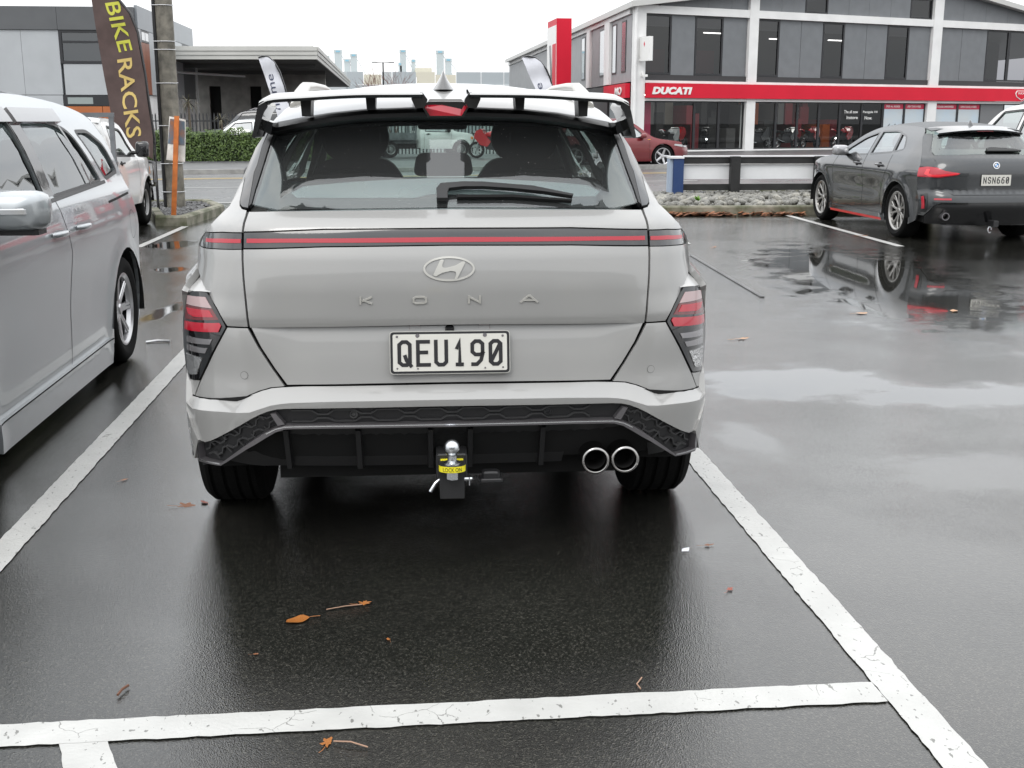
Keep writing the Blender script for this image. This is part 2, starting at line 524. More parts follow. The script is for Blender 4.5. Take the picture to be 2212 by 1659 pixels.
def wet_asphalt(name, base, light, puddles=(), rough=.2, bump=.5, spots=True, patch=None):
    m, nt, b, o = nodes_of(name)
    n, l = nt.nodes, nt.links
    tc = n.new('ShaderNodeTexCoord')
    def N(t, **k):
        q = n.new(t)
        for a, v in k.items(): setattr(q, a, v)
        return q
    def math_(op, a, c=None, d=None):
        q = N('ShaderNodeMath', operation=op)
        for i, v in enumerate((a, c, d)):
            if v is None: continue
            if isinstance(v, (int, float)): q.inputs[i].default_value = v
            else: l.new(v, q.inputs[i])
        return q.outputs[0]
    P = tc.outputs['Object']
    # aggregate
    vo = N('ShaderNodeTexVoronoi'); vo.inputs['Scale'].default_value = 260; l.new(P, vo.inputs['Vector'])
    n1 = N('ShaderNodeTexNoise'); n1.inputs['Scale'].default_value = 60; n1.inputs['Detail'].default_value = 6; n1.inputs['Roughness'].default_value = .7; l.new(P, n1.inputs['Vector'])
    n2 = N('ShaderNodeTexNoise'); n2.inputs['Scale'].default_value = .9; n2.inputs['Detail'].default_value = 5; l.new(P, n2.inputs['Vector'])
    n3 = N('ShaderNodeTexNoise'); n3.inputs['Scale'].default_value = 3.2; n3.inputs['Detail'].default_value = 6; n3.inputs['Roughness'].default_value = .6; l.new(P, n3.inputs['Vector'])
    cr = N('ShaderNodeValToRGB')
    e = cr.color_ramp.elements
    e[0].position = .0; e[0].color = (*base, 1); e[1].position = .55; e[1].color = (*[c*1.7 for c in base], 1)
    x = e.new(.84); x.color = (*[c*2.6 for c in base], 1)
    x = e.new(.90); x.color = (*light, 1)
    sp = N('ShaderNodeSeparateColor'); l.new(vo.outputs['Color'], sp.inputs[0])
    l.new(sp.outputs[0], cr.inputs['Fac'])
    mul = N('ShaderNodeMixRGB', blend_type='MULTIPLY'); mul.inputs['Fac'].default_value = 1
    g = N('ShaderNodeMapRange'); g.inputs['From Min'].default_value = .3; g.inputs['From Max'].default_value = .7
    g.inputs['To Min'].default_value = .72; g.inputs['To Max'].default_value = 1.25; l.new(n2.outputs['Fac'], g.inputs['Value'])
    cc = N('ShaderNodeCombineColor')
    for k in range(3): l.new(g.outputs[0], cc.inputs[k])
    l.new(cr.outputs['Color'], mul.inputs['Color1']); l.new(cc.outputs[0], mul.inputs['Color2'])
    l.new(mul.outputs['Color'], b.inputs['Base Color'])
    # standing water
    tot = None
    wob = math_('MULTIPLY', math_('SUBTRACT', n3.outputs['Fac'], .5), 1.5)
    for (px, py, rx, ry, an, w) in puddles:
        mp = N('ShaderNodeMapping', vector_type='TEXTURE')
        mp.inputs['Location'].default_value = (px, py, 0)
        mp.inputs['Rotation'].default_value = (0, 0, R(an))
        mp.inputs['Scale'].default_value = (rx, ry, 1)
        l.new(P, mp.inputs['Vector'])
        ln = N('ShaderNodeVectorMath', operation='LENGTH'); l.new(mp.outputs[0], ln.inputs[0])
        d = math_('SUBTRACT', 1.0, ln.outputs['Value'])
        d = math_('ADD', d, wob)
        q = N('ShaderNodeMapRange', interpolation_type='SMOOTHSTEP'); q.inputs['From Min'].default_value = -.12; q.inputs['From Max'].default_value = .5
        q.inputs['To Max'].default_value = w
        l.new(d, q.inputs['Value'])
        tot = q.outputs[0] if tot is None else math_('MAXIMUM', tot, q.outputs[0])
    # film of water of uneven depth
    film = N('ShaderNodeMapRange', interpolation_type='SMOOTHSTEP')
    film.inputs['From Min'].default_value = .40; film.inputs['From Max'].default_value = .66
    l.new(n2.outputs['Fac'], film.inputs['Value'])
    r = math_('MULTIPLY_ADD', film.outputs[0], -.09, rough+.045)
    r = math_('MULTIPLY_ADD', math_('SUBTRACT', n3.outputs['Fac'], .5), .12, r)
    h = math_('ADD', math_('MULTIPLY', vo.outputs['Distance'], .8), n1.outputs['Fac'])
    bs = bump
    bp = N('ShaderNodeBump'); bp.inputs['Distance'].default_value = .0035
    if tot is not None:
        dry = math_('SUBTRACT', 1.0, tot)
        r = math_('MULTIPLY_ADD', math_('SUBTRACT', r, .02), dry, .02)
        l.new(math_('MULTIPLY', math_('MULTIPLY_ADD', film.outputs[0], -.35*bs, bs), dry), bp.inputs['Strength'])
    else:
        bp.inputs['Strength'].default_value = bs
    l.new(r, b.inputs['Roughness'])
    l.new(h, bp.inputs['Height']); l.new(bp.outputs[0], b.inputs['Normal'])
    b.inputs['IOR'].default_value = 1.48
    b.inputs['Coat Weight'].default_value = .45
    b.inputs['Coat Roughness'].default_value = .045
    b.inputs['Coat IOR'].default_value = 1.4
    l.new(bp.outputs[0], b.inputs['Coat Normal'])
    b.inputs['Specular IOR Level'].default_value = .85
    return m

M_park = wet_asphalt('wet_asphalt', (.0105, .0105, .0092), (.058, .056, .047), PUDDLES, rough=.10, bump=.24)
M_road = wet_asphalt('road_asphalt', (.05, .05, .052), (.12, .12, .12), (), rough=.30, bump=.3)
M_path = mat('footpath_asphalt', (.10, .10, .10), .45, var=.3, vscale=2.0, bump=.3, bscale=60)
M_conc = mat('mossy_concrete', (.20, .19, .15), .75, var=.6, vscale=5.0, bump=.5, bscale=30, var2=(.06, .07, .03))
M_concg = mat('grey_concrete', (.30, .295, .28), .7, var=.3, vscale=4.0, bump=.3, bscale=40)

def sheet(name, poly, z, m, kind='structure'):
    mb = MB().add([(x, y, z) for x, y in poly], [tuple(range(len(poly)))])
    o = mb.build(name, m, fix=False)
    if kind: o['kind'] = kind
    return o

def road_y(x, c): return c + .18*x        # the road runs slightly askew to the bays
sheet('ground', [(-400, -200), (400, -200), (400, 700), (-400, 700)], -.05, mat('far_ground', (.09, .09, .088), .6, var=.3, vscale=.05))
sheet('road', [(-150, road_y(-150, 21.2)), (150, road_y(150, 21.2)), (150, road_y(150, 34.2)), (-150, road_y(-150, 34.2))], -.012, M_road)
sheet('car_park', [(-40, -14), (40, -14), (40, road_y(40, 21.4)), (-40, road_y(-40, 21.4))], 0.0, M_park)
# far footpath with a kerb
fp = MB().prism([(-150, road_y(-150, 34.0)), (150, road_y(150, 34.0)), (150, road_y(150, 39.4)), (-150, road_y(-150, 39.4))], -.04, .10)
struct(fp.build('footpath', M_path))
kb = MB().prism([(-150, road_y(-150, 33.78)), (150, road_y(150, 33.78)), (150, road_y(150, 33.995)), (-150, road_y(-150, 33.995))], -.04, .105)
struct(kb.build('kerb', M_concg))
sheet('forecourt', [(-120, road_y(-120, 39.405)), (150, road_y(150, 39.405)), (150, 160), (-120, 160)], .02, mat('forecourt_asphalt', (.075, .075, .078), .4, var=.3, vscale=.6, bump=.2))

# ---- paint
def paint(name, col, wear=.5):
    m, nt, b, o = nodes_of(name)
    n, l = nt.nodes, nt.links
    tc = n.new('ShaderNodeTexCoord')
    vo = n.new('ShaderNodeTexVoronoi'); vo.feature = 'DISTANCE_TO_EDGE'; vo.inputs['Scale'].default_value = 9
    nz = n.new('ShaderNodeTexNoise'); nz.inputs['Scale'].default_value = 75; nz.inputs['Detail'].default_value = 3
    nz2 = n.new('ShaderNodeTexNoise'); nz2.inputs['Scale'].default_value = 6; nz2.inputs['Detail'].default_value = 5
    mp = n.new('ShaderNodeMapping'); mp.inputs['Scale'].default_value = (1, .5, 1)
    add = n.new('ShaderNodeMixRGB'); add.inputs['Fac'].default_value = .12
    l.new(tc.outputs['Object'], add.inputs['Color1']); l.new(nz2.outputs['Color'], add.inputs['Color2'])
    l.new(tc.outputs['Object'], nz2.inputs['Vector']); l.new(tc.outputs['Object'], mp.inputs['Vector'])
    l.new(add.outputs['Color'], vo.inputs['Vector']); l.new(mp.outputs[0], nz.inputs['Vector'])
    crack = n.new('ShaderNodeMath'); crack.operation = 'LESS_THAN'; crack.inputs[1].default_value = .007
    l.new(vo.outputs['Distance'], crack.inputs[0])
    gate = n.new('ShaderNodeMath'); gate.operation = 'GREATER_THAN'; gate.inputs[1].default_value = .57
    l.new(nz2.outputs['Fac'], gate.inputs[0])
    ck = n.new('ShaderNodeMath'); ck.operation = 'MULTIPLY'
    l.new(crack.outputs[0], ck.inputs[0]); l.new(gate.outputs[0], ck.inputs[1])
    pit = n.new('ShaderNodeMath'); pit.operation = 'GREATER_THAN'; pit.inputs[1].default_value = .715 - .08*wear
    l.new(nz.outputs['Fac'], pit.inputs[0])
    mxm = n.new('ShaderNodeMath'); mxm.operation = 'MAXIMUM'
    l.new(ck.outputs[0], mxm.inputs[0]); l.new(pit.outputs[0], mxm.inputs[1])
    soft = n.new('ShaderNodeMath'); soft.operation = 'MULTIPLY'; soft.inputs[1].default_value = .72
    l.new(mxm.outputs[0], soft.inputs[0])
    c = n.new('ShaderNodeMixRGB'); c.inputs['Color1'].default_value = (*col, 1); c.inputs['Color2'].default_value = (.10, .10, .09, 1)
    l.new(soft.outputs[0], c.inputs['Fac'])
    g = n.new('ShaderNodeMixRGB'); g.blend_type = 'MULTIPLY'; g.inputs['Fac'].default_value = .35
    l.new(c.outputs['Color'], g.inputs['Color1']); l.new(nz2.outputs['Fac'], g.inputs['Color2'])
    l.new(g.outputs['Color'], b.inputs['Base Color'])
    b.inputs['Roughness'].default_value = .38
    bp = n.new('ShaderNodeBump'); bp.inputs['Strength'].default_value = .5; bp.inputs['Distance'].default_value = .003
    n3 = n.new('ShaderNodeTexNoise'); n3.inputs['Scale'].default_value = 90; n3.inputs['Detail'].default_value = 4
    l.new(tc.outputs['Object'], n3.inputs['Vector']); l.new(n3.outputs['Fac'], bp.inputs['Height']); l.new(bp.outputs[0], b.inputs['Normal'])
    return m
M_paint = paint('white_line_paint', (.57, .57, .55))
M_paint_y = paint('yellow_line_paint', (.75, .50, .12))

def marking(name, a, b, w, m, z=.004, jag=.003, step=.03, skew0=0.0, skew1=0.0):
    a = Vector(a); b = Vector(b); d = (b-a); L = d.length; d.normalize(); s = Vector((-d.y, d.x))*w/2
    k = max(2, int(L/step)); vs = []
    rnd = random.Random(hash((round(a.x, 2), round(a.y, 2), round(w, 2))) & 0xffff)
    for i in range(k+1):
        t = i/k
        p = a+d*(L*t)
        o1 = d*(skew0*(1-t)+skew1*t)
        q1 = p+s*(1+rnd.uniform(-jag, jag)/w*2)+o1; q2 = p-s*(1+rnd.uniform(-jag, jag)/w*2)-o1
        vs += [(q1.x, q1.y, z), (q2.x, q2.y, z)]
    mb = MB().add(vs, [(2*i, 2*i+1, 2*i+3, 2*i+2) for i in range(k)])
    return struct(mb.build(name, m, fix=True))

marking('bay_line', (-1.37, 2.625), (-1.37, 8.2), .10, M_paint)
marking('bay_line', (1.23, 1.0), (1.23, 8.6), .10, M_paint, z=.004)
marking('bay_line', (-1.75, 2.575), (1.178, 2.60), .105, M_paint, z=.004)
marking('bay_line', (-.27, 1.3), (-.785, 2.56), .105, M_paint, z=.0034)
marking('bay_line', (5.69, 12.9), (5.84, 17.45), .10, M_paint)
marking('bay_line', (-3.05, 13.6), (-3.0, 16.3), .09, M_paint)
marking('bay_line', (3.3, 13.4), (3.36, 14.9), .10, M_paint)
marking('bay_line', (8.35, 12.9), (8.5, 17.45), .10, M_paint)
# road lines
def roadline(name, x0, x1, c, w, m):
    return marking(name, (x0, road_y(x0, c)), (x1, road_y(x1, c)), w, m, z=-.004, step=.8, jag=.01)
roadline('edge_line', -60, 90, 21.72, .13, M_paint)
for k in range(-8, 12):
    roadline('lane_line', k*9-4.8, k*9-1.9, 26.75, .10, M_paint)
roadline('centre_line', -60, 90, 30.75, .12, M_paint_y)
roadline('centre_line', -60, 90, 31.05, .12, M_paint_y)
# a raised concrete joint strip crossing the lot
struct(MB().prism([(3.04, 12.2), (3.075, 12.2), (2.93, 9.2), (2.895, 9.2)], .0, .010).build('drain_edge', M_path))

# ---- planted beds with kerbs
def kerb_ring(name, poly, w, h, m):
    """a kerb running round a bed; the inner face is set back by w"""
    n = len(poly); cx = sum(p[0] for p in poly)/n; cy = sum(p[1] for p in poly)/n
    area = sum(poly[i-1][0]*poly[i][1]-poly[i][0]*poly[i-1][1] for i in range(n))
    inner = []
    for i in range(n):
        p0 = Vector(poly[i-1]); p1 = Vector(poly[i]); p2 = Vector(poly[(i+1) % n])
        a = (p1-p0).normalized(); b = (p2-p1).normalized()
        na = Vector((-a.y, a.x)); nb = Vector((-b.y, b.x)); q = (na+nb).normalized()
        if area < 0: q = -q
        k = w/max(.35, abs(q.dot(na)))
        inner.append((p1.x+q.x*k, p1.y+q.y*k))
    out = [Vector(p) for p in poly]; inn = [Vector(p) for p in inner]
    vs = []; fs = []
    rings = [(out, 0), (out, h-.025), ([o.lerp(i_, .12) for o, i_ in zip(out, inn)], h), ([o.lerp(i_, .9) for o, i_ in zip(out, inn)], h), (inn, h-.02), (inn, 0)]
    for pts, z in rings:
        vs += [(p.x, p.y, z) for p in pts]
    for r_ in range(len(rings)-1):
        for i in range(n):
            j = (i+1) % n
            fs.append((r_*n+i, r_*n+j, (r_+1)*n+j, (r_+1)*n+i))
    return MB().add(vs, fs).build(name, m, smooth=25), inner
BED_L = [(-3.42, 16.42), (-2.98, 16.32), (-2.80, 18.55), (-3.25, 19.95), (-8.5, 19.7), (-8.5, 18.1), (-3.8, 17.9)]
BED_R = [(3.75, 17.75), (4.0, 17.58), (16.0, 17.2), (16.0, 22.0), (5.2, 21.6), (4.4, 21.2)]
kl, in_l = kerb_ring('kerb', BED_L, .14, .14, M_conc); struct(kl)
kr, in_r = kerb_ring('kerb', BED_R, .13, .14, M_conc); struct(kr)
M_soil = mat('bed_soil', (.05, .047, .04), .9, var=.5, vscale=20, bump=1.0, bscale=30)
gl_ = sheet('garden_bed', in_l, .085, M_soil); gr_ = sheet('garden_bed', in_r, .085, M_soil)
M_stone = mat('river_stone', (.19, .185, .165), .5, var=.5, vscale=3.0, var2=(.09, .088, .08), bump=.25, bscale=40)
M_stone2 = mat('river_stone_pale', (.28, .27, .235), .5, var=.4, vscale=3.0, bump=.25, bscale=40)
def stone_mesh(seed, sub=1):
    rr = random.Random(seed)
    bm = bmesh.new(); bmesh.ops.create_icosphere(bm, subdivisions=sub, radius=1)
    f = [Vector((rr.uniform(-1, 1), rr.uniform(-1, 1), rr.uniform(-1, 1))).normalized() for _ in range(5)]
    for v in bm.verts:
        k = 1+.22*sum(max(0, v.co.dot(q))**2*rr.choice((-.6, .7)) for q in f)
        v.co = v.co*k; v.co.z *= .62; v.co.y *= .78
    me = bpy.data.meshes.new('stone'); bm.to_mesh(me); bm.free(); me.shade_smooth()
    return me
STONES = []
for k in range(10):
    me = stone_mesh(k, 2); me.materials.append(M_stone if k % 3 else M_stone2); STONES.append(me)
rs = random.Random(3)
cand = []
for _ in range(3000):
    x = rs.uniform(3.85, 9.5); y = rs.uniform(17.7, 21.4)
    if inpoly(x, y, in_r): cand.append((x, y, rs.uniform(.03, .085)))
cand.sort(key=lambda c: -c[2]/(c[1]-8))
for (x, y, r_) in cand[:290]:
    o = bpy.data.objects.new('stone', rs.choice(STONES)); COL.objects.link(o); o.parent = gr_
    o.location = (x, y, .085+r_*.35+rs.uniform(0, .05)); o.scale = (r_, r_*rs.uniform(.8, 1.1), r_*rs.uniform(.8, 1.2))
    o.rotation_euler = (rs.uniform(-.4, .4), rs.uniform(-.4, .4), rs.uniform(0, 6.3))
def scatter_stones(name, pts, m, parent, zb):
    vs = []; fs = []
    base = []
    for k in range(5):
        bm = bmesh.new(); bmesh.ops.create_icosphere(bm, subdivisions=1, radius=1)
        rr = random.Random(k+50)
        base.append(([v.co*rr.uniform(.75, 1.15) for v in bm.verts], [tuple(v.index for v in f.verts) for f in bm.faces])); bm.free()
    mb = MB()
    for (x, y, r_) in pts:
        bv, bf = rs.choice(base)
        M = rotM(rs.uniform(-.5, .5), rs.uniform(-.5, .5), rs.uniform(0, 6.3), (x, y, zb+r_*.3))
        mb.add([M @ Vector((p.x*r_, p.y*r_*.85, p.z*r_*.6)) for p in bv], bf)
    o = mb.build(name, m, parent, smooth=40, fix=False); o['kind'] = 'stuff'
    return o
scatter_stones('small_stones', cand[290:2300], M_stone, gr_, .085)
pts = []
for _ in range(2600):
    x = rs.uniform(-5.2, -2.85); y = rs.uniform(16.4, 19.9)
    if inpoly(x, y, in_l): pts.append((x, y, rs.uniform(.018, .045)))
scatter_stones('gravel', pts, mat('gravel_grey', (.12, .12, .12), .6, var=.7, vscale=14, var2=(.05, .05, .052)), gl_, .085)
# ================================================================== vehicles: shared builders
M_tyre = mat('tyre_rubber', (.006, .006, .006), .9, spec=.2, bump=.2, bscale=80)
M_blackp = mat('black_plastic', (.012, .012, .013), .42, bump=.12, bscale=250)
M_gloss = mat('gloss_black', (.008, .008, .009), .12, coat=.6)
M_seam = mat('panel_gap', (.004, .004, .004), .9)
M_under = mat('underbody', (.006, .006, .006), .9)
M_chrome = mat('chrome', (.75, .76, .78), .08, metal=1.0)
M_alloy = mat('machined_alloy', (.55, .55, .56), .28, metal=.9)
M_alloyd = mat('dark_alloy', (.035, .035, .038), .35, metal=.6)
M_seat = mat('dark_seat_fabric', (.010, .010, .010), .85)
M_dash = mat('dashboard', (.008, .008, .008), .7)
M_redlamp = mat('red_lamp', (.44, .007, .024), .14, coat=.8)
M_reddark = mat('dark_red_lamp', (.14, .006, .01), .12, coat=1.0)
M_clear = mat('clear_lamp', (.55, .56, .57), .12, coat=1.0, metal=.4)
M_mirrorg = mat('mirror_glass', (.7, .72, .74), .02, metal=1.0)
G_side = glass('car_window_glass', (.30, .34, .32), r0=.07, gain=.9)
G_dark = glass('privacy_glass', (.06, .065, .065), r0=.08, gain=.9)
G_shield = glass('windscreen_glass', (.62, .72, .68), r0=.05, gain=.8)
M_white_plate = mat('plate_white', (.64, .63, .58), .35)
M_plate_black = mat('plate_black', (.012, .012, .014), .4)

Gc = pchip([(0, 0), (.35, .010), (.6, .034), (.75, .068), (.85, .115), (.92, .175), (.97, .25), (1, .34)])

def spoke_bar(mb, M, r0, a0, r1, a1, w0, w1, h0, h1, th=.03):
    A = Vector((r0*math.cos(a0), r0*math.sin(a0), h0)); B = Vector((r1*math.cos(a1), r1*math.sin(a1), h1))
    d = (B-A); d.z = 0; d.normalize(); s = Vector((-d.y, d.x, 0)); u = Vector((0, 0, 1))
    vs = []
    for P, w in ((A, w0), (B, w1)):
        vs += [P-s*w*.5-u*th, P-s*w*.5-u*.006, P-s*w*.32, P+s*w*.32, P+s*w*.5-u*.006, P+s*w*.5-u*th]
    fs = [(i, i+1, i+7, i+6) for i in range(5)]+[(5, 0, 6, 11), (0, 5, 4, 3, 2, 1), (6, 7, 8, 9, 10, 11)]
    mb.add([M @ p for p in vs], fs)

def wheel(parent, x, y, r, w, rr, s, style='five', face=None, barrel=None, groove=False, name='wheel', seg=40):
    e = empty(name, (x, y, r), 0, parent)
    M = Matrix.Rotation(s*math.pi/2, 4, 'Y')
    h = w/2
    if groove:
        g = []
        for gx in (-.62, -.24, .14, .52):
            g += [(r, h*gx), (r-.008, h*(gx+.02)), (r-.008, h*(gx+.10)), (r, h*(gx+.12))]
        tread = [(r-.006, -h*.80), (r, -h*.74)]+g+[(r, h*.74), (r-.006, h*.80)]
    else:
        tread = [(r-.006, -h*.82), (r, -h*.70), (r, h*.70), (r-.006, h*.82)]
    prof = [(rr-.01, -h*.80), (rr+.012, -h*.88), (rr+.04, -h*.98), (r-.045, -h), (r-.02, -h*.94)]+tread+[(r-.02, h*.94), (r-.045, h), (rr+.04, h*.98), (rr+.012, h*.88), (rr-.01, h*.80)]
    MB().lathe(prof, seg, M).build('tyre', M_tyre, e, smooth=32)
    MB().lathe([(.0, -h*.1), (rr-.02, -h*.1), (rr-.02, h*.55)], 28, M).build('barrel', barrel or M_alloyd, e, smooth=30)
    f = face or M_alloy
    mb = MB().lathe([(rr-.03, h*.50), (rr-.024, h*.74), (rr-.006, h*.86), (rr+.006, h*.84), (rr+.008, h*.78)], seg, M)
    ho, hi = h*.72, h*.52
    if style == 'five':
        for k in range(5):
            a = 2*math.pi*k/5+.3
            spoke_bar(mb, M, .05, a, rr-.02, a, .075, .06, hi, ho)
    elif style == 'double':
        for k in range(5):
            a = 2*math.pi*k/5+.3
            for q in (-1, 1):
                spoke_bar(mb, M, .045, a+q*.10, rr-.02, a+q*.24, .032, .024, hi, ho)
                spoke_bar(mb, M, rr*.55, a+q*.19, rr-.02, a+q*.47, .02, .022, hi*1.15, ho)
    elif style == 'star':
        for k in range(7):
            a = 2*math.pi*k/7+.2
            for q in (-1, 1):
                spoke_bar(mb, M, .05, a+q*.20, rr-.02, a+q*.06, .030, .018, hi, ho)
    elif style == 'six':
        for k in range(6):
            a = 2*math.pi*k/6
            spoke_bar(mb, M, .06, a, rr-.02, a, .07, .075, hi*.6, ho*.6)
    elif style == 'steel':
        mb.lathe([(.06, hi*.2), (.09, hi*.9), (rr*.7, hi*.5), (rr-.03, hi*.2)], 24, M)
    mb.lathe([(.0, hi+.012), (.028, hi+.012), (.034, hi+.004), (.06, hi), (.066, -h*.1)], 20, M)
    mb.build('rim', f, e, smooth=30)
    return e

def seat(parent, x, y, z, w=.46, back=.62, front=1, m=None):
    """front: +1 faces local +y"""
    mb = MB()
    mb.bbox((x-w/2, y-.02*front-.25, z), (x+w/2, y+.25, z+.16), .03)
    M = rotM(rx=R(14)*front, loc=(x, y-.25*front, z+.10))
    prof = []
    def blk(w_, z0, z1, t, rr):
        pl = rounded([(-w_/2, z0), (w_/2, z0), (w_/2*.9, z1), (-w_/2*.9, z1)], rr, 5)
        mb.prism(pl, -t/2, t/2, lambda a, b, h: tuple(M @ Vector((a, h, b))))
    blk(w, 0, back, .14, .10)
    blk(.27, back+.015, back+.215, .09, .085)
    mb.tube([M @ Vector((-.07, 0, back-.05)), M @ Vector((-.07, 0, back+.05))], .007, 6)
    mb.tube([M @ Vector((.07, 0, back-.05)), M @ Vector((.07, 0, back+.05))], .007, 6)
    return mb.build('seat', m or M_seat, parent, smooth=40)

class Car:
    """A car built of sheets laid on three families of surface (sides, ends, top). Local y runs from the tail (0) to the nose."""
    def __init__(s, root, L, w, sect, plan, rear, front, top, crown, zr, zf, crr=1.0, crf=1.0, axles=None, wr=.31, ar=.36, sill=.20, rel=None, paint=None, flare=.014, zrb=.25, zfb=.22):
        s.root = root; s.L = L; s.w = w
        s.sect = pchip(sect); s.plan = pchip(plan); s.Y0r = pchip(rear); s.Y0f = pchip(front)
        s.T = pchip(top) if not callable(top) else top
        s.crown = pchip(crown); s.zr = zr; s.zf = zf; s.crr = crr; s.crf = crf
        s.ax = axles; s.wr = wr; s.ar = ar; s.sill = sill; s.rel = rel; s.paint = paint; s.flare = flare; s.zrb = zrb; s.zfb = zfb
    def W(s, y, z):
        v = s.w*s.sect(z)*s.plan(y)
        if s.rel: v += s.rel(y, z)
        if s.flare:
            for a in s.ax:
                d = math.hypot(y-a, z-s.wr)-s.ar
                if d < .2: v += s.flare*math.exp(-(d/.07)**2)
        return v
    def yr(s, z): return s.Y0r(z)+.34*s.crr
    def yf(s, z): return s.L-s.Y0f(z)-.34*s.crf
    def RM(s, x, z):
        w = s.W(s.yr(z), z)
        return (x, s.Y0r(z)+Gc(min(1.0, abs(x)/w))*s.crr, z)
    def FM(s, x, z):
        w = s.W(s.yf(z), z)
        return (x, s.L-s.Y0f(z)-Gc(min(1.0, abs(x)/w))*s.crf, z)
    def TM(s, x, y):
        w = s.W(y, s.T(y))
        return (x, y, s.T(y)+s.crown(y)*(1-min(1.0, abs(x)/w)**2.6))
    def SM(s, sg): return lambda y, z: (sg*s.W(y, z), y, z)
    def side_outline(s, nz=14, ny=40):
        o = []
        for i in range(nz+1):
            z = s.zrb+(s.zr-s.zrb)*i/nz; o.append((s.yr(z), z))
        y0, y1 = s.yr(s.zr), s.yf(s.zf)
        for i in range(1, ny+1):
            y = y0+(y1-y0)*i/ny; o.append((y, s.T(y)))
        for i in range(nz+1):
            z = s.zf+(s.zfb-s.zf)*i/nz
            o.append((s.yf(z), z))
        for a in sorted(s.ax, reverse=True):
            h = s.sill-s.wr; q = math.asin(max(-1, min(1, h/s.ar)))
            for k in range(17):
                t = q+(math.pi-2*q)*k/16
                o.append((a+s.ar*math.cos(t), s.wr+s.ar*math.sin(t)))
        out = [o[0]]
        for p in o[1:]:
            if math.hypot(p[0]-out[-1][0], p[1]-out[-1][1]) > .004: out.append(p)
        return out
    def sides(s, windows, gmats, res=.07, sides=(-1, 1), frame=None, fw=.018, inset=.012):
        for sg in sides:
            fm = s.SM(sg)
            panel('body_side', s.side_outline(), fm, s.paint, s.root, (sg, 0, 0), res=res, holes=windows, rim=.02)
            for wpoly, gm in zip(windows, gmats):
                panel('side_window', wpoly, fm, gm, s.root, (sg, 0, 0), res=.12, rim=0, off=-inset)
                if frame:
                    ribbon('window_frame', wpoly, fm, fw, frame, s.root, (sg, 0, 0), off=.001, res=.08, closed=True)
    def arch_liners(s):
        for sg in (-1, 1):
            for a in s.ax:
                mb = MB(); n = 14
                xo = sg*(s.W(a, s.wr+s.ar)-.004); xi = sg*(s.w-.36)
                for k in range(n+1):
                    t = math.pi*k/n*1.1-.05*math.pi
                    c, d = math.cos(t), math.sin(t)
                    mb.v += [(xo, a+s.ar*1.0*c, s.wr+s.ar*1.0*d), (xi, a+s.ar*1.02*c, s.wr+s.ar*1.02*d)]
                mb.f += [(2*k, 2*k+1, 2*k+3, 2*k+2) for k in range(n)]
                mb.build('wheel_arch_liner', M_under, s.root)
    def under(s):
        z0 = s.sill+.01
        mb = MB()
        w = s.w*.93
        # a tray between the axles and narrower boxes at the axles
        mb.box((-w, s.ax[0]+s.ar+.02, z0-.02), (w, s.ax[1]-s.ar-.02, z0+.16))
        mb.box((-(s.w-.34), .25, z0), ((s.w-.34), s.L-.35, z0+.25))
        mb.box((-(s.w*.86), .30, z0+.03), ((s.w*.86), s.ax[0]-s.ar-.02, z0+.2))
        mb.box((-(s.w*.84), s.ax[1]+s.ar+.02, z0+.03), ((s.w*.84), s.L-.42, z0+.2))
        mb.build('underbody', M_under, s.root)
    def cabin(s, yb0, yb1, zfl, rows=((.9, 2),), zs=None, dash=True):
        mb = MB()
        w = s.w*.86
        mb.box((-w, yb0, zfl-.05), (w, yb1, zfl))
        mb.box((-w, yb0-.02, zfl), (w, yb0+.05, zfl+.35))
        mb.build('cabin_floor', M_dash, s.root)
        if dash:
            MB().bbox((-w, yb1-.35, zfl+.15), (w, yb1, s.T(yb1)-.06), .05).build('dashboard', M_dash, s.root, smooth=30)
        for (y, n) in rows:
            for x in ((-.37, .37) if n == 2 else (-.48, 0, .48)):
                seat(s.root, x, y, zfl+.02, w=.50 if n == 2 else .44, back=min(.60, s.T(y-.3)-zfl-.12-.30))
    def mirror(s, sg, y, z, sz=(.20, .10, .14), m=None, dx=.06):
        x = sg*(s.W(y, z)+dx)
        mb = MB()
        def f(u, v):
            t = u*math.pi; p = v*2*math.pi
            cx = abs(math.cos(p))**.5*math.copysign(1, math.cos(p)); sx = abs(math.sin(p))**.5*math.copysign(1, math.sin(p))
            k = math.sin(t)**.38
            return (x+sg*sz[0]*.5+sz[0]*.5*k*cx, y+sz[1]*math.cos(t)*.9, z+sz[2]*.5*k*sx)
        mb.grid(f, 10, 20)
        o = mb.build('wing_mirror', m or s.paint, s.root, smooth=60)
        MB().tube([(sg*(s.W(y, z-.05)-.01), y, z-.05), (x+sg*.03, y, z-.05)], .025, 8).build('mirror_arm', M_blackp, o)
        return o
    def handle(s, sg, y, z, m, L=.19, cup=True):
        fm = s.SM(sg)
        x = sg*s.W(y, z)
        if cup:
            pl = [(y+.065*math.cos(t), z+.035*math.sin(t)) for t in [i*math.pi/8 for i in range(16)]]
            c = panel('handle_cup', pl, fm, M_seam if cup == 'dark' else m, s.root, (sg, 0, 0), res=.04, rim=0, off=.0008)
        mb = MB()
        P = [(x+sg*.004, y-L/2, z), (x+sg*.026, y-L*.40, z+.002), (x+sg*.034, y-L*.1, z+.004), (x+sg*.032, y+L*.25, z+.006), (x+sg*.022, y+L*.42, z+.004), (x+sg*.004, y+L/2, z+.004)]
        mb.tube(P, [.010, .013, .014, .014, .013, .010], 8)
        return mb.build('door_handle', m, s.root, smooth=50)

